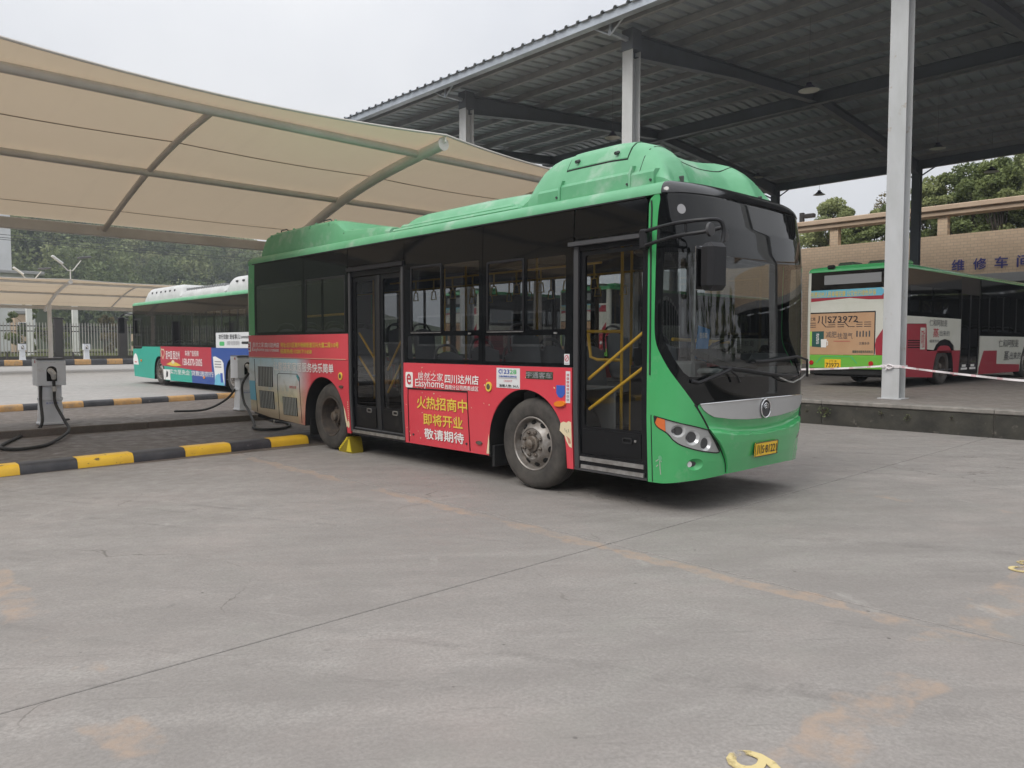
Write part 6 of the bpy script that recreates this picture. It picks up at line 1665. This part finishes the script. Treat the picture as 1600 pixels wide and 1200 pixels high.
# ================================================================== charging posts and their cables
def charger(label, p, s=1.0, cable=None, cable2=None):
    t = thing('charging_post', label, 'charging post', p, 'charging posts')
    P = Vector(p)
    def bx(lo, hi, b, nm, mt, par=t):
        mb = MB(); mb.box(lo, hi, b); mb.v = [tuple(P + Vector(q) * s) for q in mb.v]; return mb.build(nm, mt, par)
    mb = MB()
    rows = [[(-w, -d, z), (w, -d, z), (w, d, z), (-w, d, z), (-w, -d, z)] for w, d, z in ((.185, .15, .045), (.175, .14, .30), (.165, .13, .42), (.165, .13, .74))]
    mb.grid(rows); mb.v = [tuple(P + Vector(q) * s) for q in mb.v]; mb.build('pedestal', 'charger', t, 20)
    bx((-.205, -.17, 0), (.205, .17, .045), .01, 'base_plate', 'charger')
    bx((-.18, -.145, .44), (.18, .145, .50), .008, 'collar', 'charger')
    # head, deeper at the back, with a sloping lid
    mb = MB(); mb.prism([(-.19, .72), (-.19, 1.14), (-.13, 1.20), (.19, 1.20), (.19, .72)], lambda u, v, w: (w, u, v), -.23, .23); mb.v = [tuple(P + Vector(q) * s) for q in mb.v]
    hd = mb.build('head', 'charger', t, 20)
    bx((-.232, -.20, 1.20), (.232, .20, 1.222), .008, 'lid', 'charger_dark', hd)
    pts = [(-.082, .80), (.082, .80), (.082, .99)] + [(.082 * math.cos(a), .99 + .082 * math.sin(a)) for a in np.linspace(0, math.pi, 10)[1:-1]] + [(-.082, .99)]
    mb = MB(); mb.prism(pts, lambda u, v, w: (u, w, v), -.196, -.186); mb.v = [tuple(P + Vector(q) * s) for q in mb.v]; mb.build('socket', 'seam', hd, 0)
    mb = MB(); mb.tube([(-.03, -.20, 1.0), (-.02, -.25, .98), (.015, -.26, .93), (.02, -.235, .84)], [.045, .05, .05, .035], 12); mb.v = [tuple(P + Vector(q) * s) for q in mb.v]; mb.build('plug', 'plug', hd)
    if s == 1.0:
        letters('c1', P + Vector((-.10, -.176, .385)), (.2, 0, 0), (0, .0, .03), 'print_blue', t)
        for k in range(2): bx((-.02 + k * .05, -.188, 1.11), (.015 + k * .05, -.186, 1.145), 0, 'screen', 'int_dark', hd)
        bx((-.236, -.08, 1.13), (-.23, -.03, 1.18), .002, 'stop_button', 'extinguisher', hd)
    if cable:
        mb = MB(); mb.tube(spline(cable, 6), .026, 10); mb.build('cable', 'cable', t)
        k = len(cable) - 3
        mb = MB(); q = Vector(cable[-2]); mb.tube([q + Vector((0, 0, -.06)), q + Vector((0, 0, .03))], .035, 10); mb.build('cable_clip', 'plug', t)
    if cable2: mb = MB(); mb.tube(spline(cable2, 6), .024, 10); mb.build('cable', 'cable', t)
    return t
p1 = Vector((-2.45, 10.22, .125)); z_ = .03
g = lambda a, b, z=.03: tuple(onz(a, b, z))
cab1 = [tuple(p1 + Vector((-.17, -.14, .72))), tuple(p1 + Vector((-.19, -.2, .45))), (-2.72, 9.6, .18), g(45, 676), g(22, 686), g(4, 695), g(2, 700), g(25, 702), g(55, 699), g(80, 692), (-2.44, 9.0, .10), (-2.40, 9.45, .25), (-2.425, 9.93, .52), (-2.43, 9.97, .80), tuple(p1 + Vector((.02, -.235, .86)))]
charger('grey charging post with its cable looped on the ground, facing the striped kerb', p1, 1.0, cab1, [(-2.30, 10.4, .30), (-2.2, 10.55, .16), (-2.12, 10.75, .14), (-2.0, 10.9, .13)])
p2 = Vector((1.47, 10.72, .125))
cab2 = [tuple(p2 + Vector((.02, -.235, .86))), (1.30, 10.45, .70), (1.22, 10.2, .35), (1.12, 9.75, .20), g(397, 662), g(396, 668), g(410, 671), g(436, 670), g(453, 665), g(446, 660), g(430, 658), (1.5, 9.9, .03)]
charger('grey charging post half hidden behind the tail of the green bus', p2, 1.0, cab2, [(1.30, 10.8, .6), (1.15, 11.0, .35), (.8, 11.25, .14), (.2, 11.3, .13), g(277, 642, .13)])
for x_, lb in ((6.45, 'distant charging post left of the far canopy post, by the picket fence'), (10.75, 'distant charging post right of the far canopy post, by the picket fence')): charger(lb, (x_, 60.55, .40), 1.02)
for x_, lb in ((5.55, 'small dark bollard by the fence left of a distant charging post'), (9.9, 'small dark bollard by the fence between post and distant charger')):
    t = thing('bollard', lb, 'bollard', (x_, 60.9, 0), 'bollards by the fence'); mb = MB(); mb.lathe([(.16, 0), (.13, .05), (.09, .6), (.05, .95), (0, .98)], 14, (x_, 60.9, .0), 'Z'); mb.build('cone_body', 'fence_dark', t, 50); mb = MB(); mb.box((x_ - .2, 60.7, .0), (x_ + .2, 61.1, .06), .02); mb.build('base', 'fence_dark', t)

# ================================================================== wheel chock and barrier tape
ck = thing('wheel_chock', 'ribbed yellow plastic wheel chock under the rear tyre of the green bus', 'wheel chock', (.15, 3.98, 0))
prof = [(4.24, .0), (4.19, .06), (4.10, .13), (4.02, .20), (3.96, .235), (3.925, .235), (3.86, .0)]
mb = MB(); mb.prism(prof, lambda u, v, w: (w, u, v), .045, .235); mb.build('body', 'chock_gap', ck, 25)
for k in range(7):
    f = (k + .5) / 7; a = 4.22 - f * .24; zz = .03 + f * .195
    mb = MB(); mb.box((.036, a - .012, zz - .02), (.244, a + .010, zz + .020), .004); mb.build('rib', 'chock', ck)
for x_ in (.040, .240): mb = MB(); mb.prism([(4.0, .02), (3.94, .20), (3.925, .20), (3.875, .02)], lambda u, v, w: (w, u, v), x_ - .006, x_ + .006); mb.build('side_plate', 'chock', ck, 0)
tp_ = thing('barrier_tape', 'red and white barrier tape tied round the pale shed column', 'tape', (10.5, .2, 1.1))
pts = [(10.6, 4.6, 1.02), (10.35, 3.2, 1.0), (10.33, 1.976, 1.045), (10.33, 1.1, 1.09), (10.33, .37, 1.147)]
pts2 = [(10.335, .03, 1.147), (10.1, -.6, 1.09), (9.95, -1.3, 1.03), (9.75, -2.2, .965), (9.6, -3.2, .95), (9.5, -4.5, .98)]
for pl__ in (pts, pts2):
    S_ = spline(pl__, 10)
    for i in range(len(S_) - 1):
        a, b = S_[i], S_[i + 1]; tw = .25 * math.sin(i * .7); h_ = .019
        mb = MB(); mb.add([a + Vector((tw * h_, 0, h_)), b + Vector((tw * h_, 0, h_)), b - Vector((tw * h_, 0, h_)), a - Vector((tw * h_, 0, h_))], [(0, 1, 2, 3)]); mb.build('tape_stripe', 'tape_red' if i % 5 == 1 else 'tape_white', tp_, 0, False)
mb = MB(); mb.box((10.345, .005, 1.115), (10.357, .395, 1.175), .004); mb.box((10.345, .001, 1.12), (10.72, .012, 1.17), .003); mb.tube(spline([(10.335, .30, 1.16), (10.32, .22, 1.10), (10.325, .14, 1.15), (10.33, .25, 1.18), (10.325, .28, 1.07)], 6), .014, 8); mb.build('knot', 'tape_white', tp_)

# ================================================================== fence, verge, far posts, houses
FY = 64.0
mb = MB(); mb.add([(-60, FY - 3.2, .0), (80, FY - 3.2, .0), (80, FY - .4, .28), (80, 112, .9), (-60, 112, .9), (-60, FY - .4, .28)], [(0, 1, 2, 5), (5, 2, 3, 4)]); verge = struct(mb.build('verge', 'grass', None, 0, False))
gx, gy = rng.uniform(-12, 40, 9000), rng.uniform(FY + .4, FY + 26, 9000)
vs, fs = [], []
for a, b in zip(gx, gy):
    z0 = .28 + (b - FY) * .0129; h_ = rng.uniform(.12, .42); d_ = rng.uniform(-.12, .12, 2); k = len(vs); w_ = rng.uniform(.04, .1)
    vs += [(a - w_, b, z0), (a + w_, b, z0), (a + d_[0], b + d_[1], z0 + h_)]; fs.append((k, k + 1, k + 2))
mb = MB(); mb.add(vs, fs); tag(mb.build('grass', 'grass_blade', None, 0, False), 'rough grass behind the picket fence', 'grass', kind='stuff')
px_ = [-14.4 + 4.8 * k for k in range(0, 11)]
for i in range(len(px_) - 1):
    x0, x1 = px_[i], px_[i + 1]
    mid_lab = 'bay of the pale picket fence on a dark plinth'
    t = thing('fence', 'bay of pale picket fence on a dark plinth between dark pillars', 'fence', ((x0 + x1) / 2, FY, 0), 'bays of the picket fence')
    mb = MB(); mb.box((x0 - .3, FY - .3, 0), (x0 + .3, FY + .3, 3.62), .04); mb.box((x0 - .36, FY - .36, 3.62), (x0 + .36, FY + .36, 3.72), .02); mb.build('pillar', 'fence_dark', t)
    mb = MB(); mb.box((x0 + .302, FY - .22, 0), (x1 - .302, FY + .22, .62), .02); mb.build('plinth', 'fence_wall', t)
    for z_ in (2.62, 3.02, .92): mb = MB(); mb.box((x0 + .302, FY - .04, z_ - .04), (x1 - .302, FY + .04, z_ + .04)); mb.build('rail', 'fence_dark', t)
    mb = MB(); n_ = 19
    for k in range(n_):
        xx = x0 + .42 + (x1 - x0 - .84) * k / (n_ - 1); mb.box((xx - .03, FY - .075, .66), (xx + .03, FY - .045, 3.22)); mb.add([(xx - .03, FY - .075, 3.221), (xx + .03, FY - .075, 3.221), (xx + .03, FY - .045, 3.221), (xx - .03, FY - .045, 3.221), (xx, FY - .06, 3.36)], [(0, 1, 4), (1, 2, 4), (2, 3, 4), (3, 0, 4)])
    o = mb.build('pickets', 'picket', t, 0); o['kind'] = 'stuff'
for px__, lb in ((47, 'white post standing in the grass behind the fence, left of the far canopy post'), (118.5, 'white post standing in the grass behind the fence, right of the far canopy post')):
    b0 = ony(px__, 547, 78); t = thing('white_post', lb, 'post', (b0.x, 78, .4), 'white posts behind the fence'); mb = MB(); mb.box((b0.x - .24, 77.8, .3), (b0.x + .24, 78.2, 5.6), .02); mb.build('shaft', 'white', t); mb = MB(); mb.box((b0.x - .4, 77.6, .3), (b0.x + .4, 78.4, .6), .02); mb.build('foot', 'white', t)

def house(name, label, x0, x1, y0, y1, h_, wallm, wins, roof_over=.4, roofm='lintel'):
    t = thing(name, label, 'building', ((x0 + x1) / 2, y0, 0))
    mb = MB(); mb.box((x0, y0, 0), (x1, y1, h_), .02); mb.build('wall', wallm, t)
    mb = MB(); mb.box((x0 - roof_over, y0 - roof_over, h_ + .002), (x1 + roof_over, y1 + roof_over, h_ + .35), .04); mb.build('roof', roofm, t)
    for (a, b, c, d, m_) in wins:
        mb = MB(); mb.box((a, y0 - .05, b), (c, y0 - .003, d)); f_ = mb.build('window', 'white', t)
        mb = MB(); mb.box((a + .08, y0 - .07, b + .08), (c - .08, y0 - .052, d - .08)); mb.build('pane', m_, f_)
    return t
house('office_block', 'tall white block with blue window bands beyond the fence', -6, 14.4, 108, 124, 21, 'white_wall', [(-5 + 6.2 * k, 4.6 + 4.2 * j, .2 + 6.2 * k, 7.4 + 4.2 * j, 'blue_glass') for k in range(3) for j in range(4)])
house('low_annex', 'low white annex at the foot of the tall white block', -8, 14.6, 97, 105, 9.6, 'white_wall', [(-6 + 4 * k, 5.2, -3.4 + 4 * k, 7.6, 'pane_grey') for k in range(4)], .9)
house('small_house', 'small dark-windowed house behind the fence bushes', 25.5, 31.5, 92, 99, 5.2, 'cap_stone', [(26.3, 1.4, 28.6, 4.6, 'pane_grey')], .5)
house('yellow_hut', 'small yellow hut behind the fence bushes', 10.2, 11.8, 84, 86, 4.6, 'cap_stone', [(10.5, 2.5, 11.4, 3.8, 'pane_grey')], .15)

# ================================================================== trees
def leaf_cloud(centres, radii, nleaf, size, seed, flat=.75):
    """many small leaf faces spread through clump volumes, denser near each clump's skin"""
    rg = np.random.default_rng(seed); out_v = []
    for c, r_ in zip(centres, radii):
        d = rg.normal(size=(nleaf, 3)); d /= np.linalg.norm(d, axis=1)[:, None]
        rad = rg.uniform(.25, 1, nleaf) ** .55
        p = np.array(c) + d * (rad * r_)[:, None] * np.array([1, 1, flat])
        n1 = rg.normal(size=(nleaf, 3)) + d * .8; n1 /= np.linalg.norm(n1, axis=1)[:, None]
        u = np.cross(n1, rg.normal(size=(nleaf, 3))); u /= np.linalg.norm(u, axis=1)[:, None] + 1e-9; w = np.cross(n1, u)
        s = size * rg.uniform(.6, 1.4, nleaf)[:, None]
        out_v.append(np.stack([p - u * s, p + w * s * .55, p + u * s, p - w * s * .55], 1))
    return np.concatenate(out_v).reshape(-1, 3)
def mesh_quads(name, v, mt):
    me = bpy.data.meshes.new(name); n = len(v) // 4
    me.vertices.add(len(v)); me.vertices.foreach_set('co', v.astype(np.float32).ravel()); me.loops.add(4 * n); me.loops.foreach_set('vertex_index', np.arange(4 * n, dtype=np.int32))
    me.polygons.add(n); me.polygons.foreach_set('loop_start', np.arange(0, 4 * n, 4, dtype=np.int32)); me.update(calc_edges=True); me.materials.append(M[mt]); return me
def tree(label, base, h_, rx, crown0, nclump, nleaf, size, mt, seed, group, name='tree', bare=False):
    rg = np.random.default_rng(seed); B = Vector(base); t = thing(name, label, 'tree', B, group)
    tr = MB(); top = B + Vector((rg.uniform(-.3, .3), rg.uniform(-.3, .3), h_ * .8))
    tr.tube([B, B + Vector((.05, .05, h_ * .3)), B.lerp(top, .65), top], [.035 * h_ * .6, .026 * h_ * .6, .016 * h_ * .6, .01], 8)
    cs, rs = [], []
    for k in range(nclump):
        a = rg.uniform(0, 2 * math.pi); f = rg.uniform(0, 1); z_ = crown0 + (h_ - crown0) * f
        env = math.sin(math.pi * min(1, .18 + .80 * f)) ** .7
        r_ = rx * env * math.sqrt(rg.uniform(.05, 1)) * rg.choice([1, 1, 1, 1.25]); c = B + Vector((math.cos(a) * r_, math.sin(a) * r_, z_))
        cs.append(tuple(c)); rs.append(rx * rg.uniform(.12, .34))
        st_ = B + Vector((0, 0, max(h_ * .2, z_ * .62))); tr.tube([st_, st_.lerp(c, .55) + Vector((0, 0, .1 * rx)), c], [.011 * h_ * .5, .007 * h_ * .5, .005], 5)
    tr.build('trunk', 'trunk', t)
    obj('crown', mesh_quads('crown', leaf_cloud(cs, rs, nleaf, size, seed + 1), mt), None, t)
    return t
# behind the workshop
TR = [(41.5, 3.2, 12.6, 3.0, 'leaf_light', 'pale feathery bamboo clump behind the workshop parapet'), (44, 8.2, 12.2, 3.0, 'leaf_tree', 'leafy green tree behind the workshop beside the dark rear column'), (47, -1.0, 14.5, 4.2, 'leaf_tree', 'tall dense tree behind the workshop at its right end'),
      (43, 12.0, 9.6, 2.2, 'leaf_tree', 'low bushy tree behind the parapet openings'), (46, 17.2, 10.8, 2.4, 'leaf_light', 'slim pale tree behind the parapet beside the bus nose'), (52, 4.6, 14.6, 4.4, 'leaf_tree', 'broad dark tree farther back above the parapet'),
      (43.5, 15.0, 8.7, 2.0, 'leaf_tree', 'round bush behind the parapet between two piers'), (49, 11.5, 11.4, 2.6, 'leaf_dry', 'thin-leaved brownish tree above the parapet'), (55, 17.5, 12.2, 2.6, 'leaf_dry', 'sparse half-bare tree against the sky above the parapet'), (48, -6.5, 14.5, 4.4, 'leaf_light', 'tall pale tree behind the far end of the workshop'), (41.2, 6.2, 10.2, 2.0, 'leaf_tree', 'dark shrub close behind the workshop wall'),
      (43, 9.9, 10.6, 2.2, 'leaf_light', 'pale bushy tree behind the parapet next to the dark rear column'), (45, 5.4, 12.0, 2.6, 'leaf_light', 'pale leaning tree behind the blue lettering'), (46, 1.4, 13.4, 3.0, 'leaf_light', 'tall pale feathery tree behind the right half of the parapet'), (50, 8.9, 12.6, 3.0, 'leaf_tree', 'mid green tree filling the gap above the parapet'), (44, 14.0, 9.4, 1.9, 'leaf_light', 'small pale tree just topping the parapet')]
for k, (x_, y_, h_, rx, mt, lb) in enumerate(TR):
    sparse = mt == 'leaf_dry'
    tree(lb, (x_, y_, .4), h_, rx, 3.2, 64 if not sparse else 24, 520 if not sparse else 130, .095 if not sparse else .085, mt, 40 + k, 'trees behind the workshop')
# shrubs behind the fence
for k in range(12):
    x_ = -4 + 3.7 * k + rng.uniform(-.8, .8); y_ = rng.uniform(80, 90); mt = ('leaf_dry', 'leaf_tree', 'leaf_light')[k % 3]; hh = rng.uniform(3.4, 5.6)
    tree(('dry brownish shrub on the verge behind the picket fence', 'dark green shrub on the verge behind the picket fence', 'pale green shrub on the verge behind the picket fence')[k % 3], (x_, y_, .55), hh, rng.uniform(1.6, 2.3), .5, 16, 160, .17, mt, 100 + k, 'shrubs behind the fence', 'shrub')

# ---- wooded hillside
def hillz(x, y):
    d = max(0, y - 128 - .10 * (x - 20)); prof = min(1, d / 120) * interp(x, [110, 170], [1, 0])
    ridge = interp(x, [-120, 0, 40, 75, 95, 120, 170, 260], [62, 60, 55, 42, 33, 22, 3, 0]) + 4 * math.sin(x * .11) + 3 * math.sin(x * .043 + 1)
    return .8 + ridge * (prof ** .8) + 1.5 * math.sin(x * .2) * math.sin(y * .15) * prof
rows = [[(x, y, hillz(x, y)) for y in np.linspace(112, 300, 36)] for x in np.linspace(-120, 260, 60)]
mb = MB(); mb.grid(rows); struct(mb.build('hill', 'hill', None, 60, False))
cs, rs, tn, sh2 = [], [], [], []
rg3 = np.random.default_rng(5); tries = 0; nt = 0
while nt < 640 and tries < 20000:
    tries += 1
    y_ = rg3.uniform(128, 250); x_ = -6 + (y_ + 6) * rg3.uniform(-.02, .62); z_ = hillz(x_, y_)
    if z_ < 1.2: continue
    nt += 1
    R_ = rg3.uniform(2.8, 6.0); tint_, shd = max(0, rg3.normal(.10, .32)), max(0, rg3.normal(.05, .28))
    for q in range(8):
        a = rg3.uniform(0, 2 * math.pi); f = rg3.uniform(0, 1); rr_ = R_ * .62 * math.sqrt(1 - f * .8)
        cs.append((x_ + math.cos(a) * rr_, y_ + math.sin(a) * rr_, z_ + R_ * (.35 + 1.0 * f))); rs.append(R_ * rg3.uniform(.30, .46)); tn.append(min(.9, tint_)); sh2.append(min(.8, shd))
NL = 100
v = leaf_cloud(cs, rs, NL, .32, 6, .85)
me = mesh_quads('forest', v, 'leaf_hill')
for nm, arr in (('tint', tn), ('shade', sh2)):
    at = me.attributes.new(nm, 'FLOAT', 'POINT'); at.data.foreach_set('value', np.repeat(np.array(arr, np.float32), NL * 4))
tag(obj('forest', me, None, None), 'mass of mixed green trees covering the hillside', 'forest', kind='stuff')

# ================================================================== overhead wires in front of the hill
for k, (ya, yb) in enumerate(((367, 389), (371, 400), (374, 404))):
    A, B_ = ony(-60, ya - 6, 100), ony(700, yb + 16, 112); t = thing('overhead_wire', 'thin dark overhead wire crossing in front of the wooded hill', 'wire', A, 'overhead wires before the hill')
    mid_ = A.lerp(B_, .5) - Vector((0, 0, .8)); mb = MB(); mb.tube(spline([A, A.lerp(mid_, .5) - Vector((0, 0, .2)), mid_, mid_.lerp(B_, .5) - Vector((0, 0, .2)), B_], 6), .035, 5); mb.build('strand', 'wire', t)

q = onx(1253, 348, 36.2); t = thing('roof_camera', 'small dark camera on a stub post at the end of the parapet', 'camera', q)
mb = MB(); mb.box((q.x - .1, q.y - .12, 8.46), (q.x + .1, q.y + .12, 9.05), .02); mb.build('post', 'fence_dark', t); mb = MB(); mb.box((q.x - .15, q.y - .75, 8.72), (q.x + .15, q.y - .14, 8.95), .04); mb.build('housing', 'fence_dark', t)

# ================================================================== the other side of the yard (seen only mirrored in the glass)
t = thing('depot_building', 'long grey depot building across the yard, mirrored in the bus windows', 'building', (-34, 6, 0))
mb = MB(); mb.box((-46, -30, 0), (-34, 60, 11), .05); mb.build('wall', 'lintel', t)
mb = MB(); mb.box((-46.5, -30.6, 11.002), (-30, 60.6, 11.7), .05); mb.build('roof', 'steel_grey', t)
for k in range(14):
    for j in range(2):
        mb = MB(); mb.box((-33.998, -27 + 6 * k, 1.4 + 5 * j), (-33.9, -23.4 + 6 * k, 4.2 + 5 * j)); w_ = mb.build('window', 'white', t)
        mb = MB(); mb.box((-33.898, -26.8 + 6 * k, 1.6 + 5 * j), (-33.88, -23.6 + 6 * k, 4.0 + 5 * j)); mb.build('pane', 'pane_grey', w_)
for k in range(8):
    tree('low bushy tree beside the yard, mirrored in the windscreen', (30 + 5.2 * k, -34 + 2.2 * k, 0), 5.4 + (k * 29 % 4) * .5, 2.6, .8, 22, 130, .22, 'leaf_tree', 330 + k, 'trees beside the yard')
for k, (x_, y_) in enumerate(((-14, -46), (-4, -44), (5, -48), (14, -45), (24, -50), (34, -46))):
    tree('round leafy tree across the yard from the bus windscreen', (x_, y_, 0), 9 + (k * 37 % 5), 3.4, 2.2, 20, 150, .26, 'leaf_tree', 300 + k, 'trees across the yard')

# ================================================================== thin haze over the whole place
mb = MB(); mb.box((-299, -299, -1.2), (419, 419, 92)); hz = mb.build('haze', None, None, 0)
mt, n, l = new_mat('air_haze'); n.remove(n['Principled BSDF']); pv = n.new('ShaderNodeVolumePrincipled'); pv.inputs['Color'].default_value = (.86, .92, 1, 1); pv.inputs['Density'].default_value = .001; pv.inputs['Anisotropy'].default_value = .25
l.new(pv.outputs[0], n['Material Output'].inputs['Volume']); hz.data.materials.append(mt)
tag(hz, 'thin pale haze lying over the yard and hill', 'haze', kind='stuff')
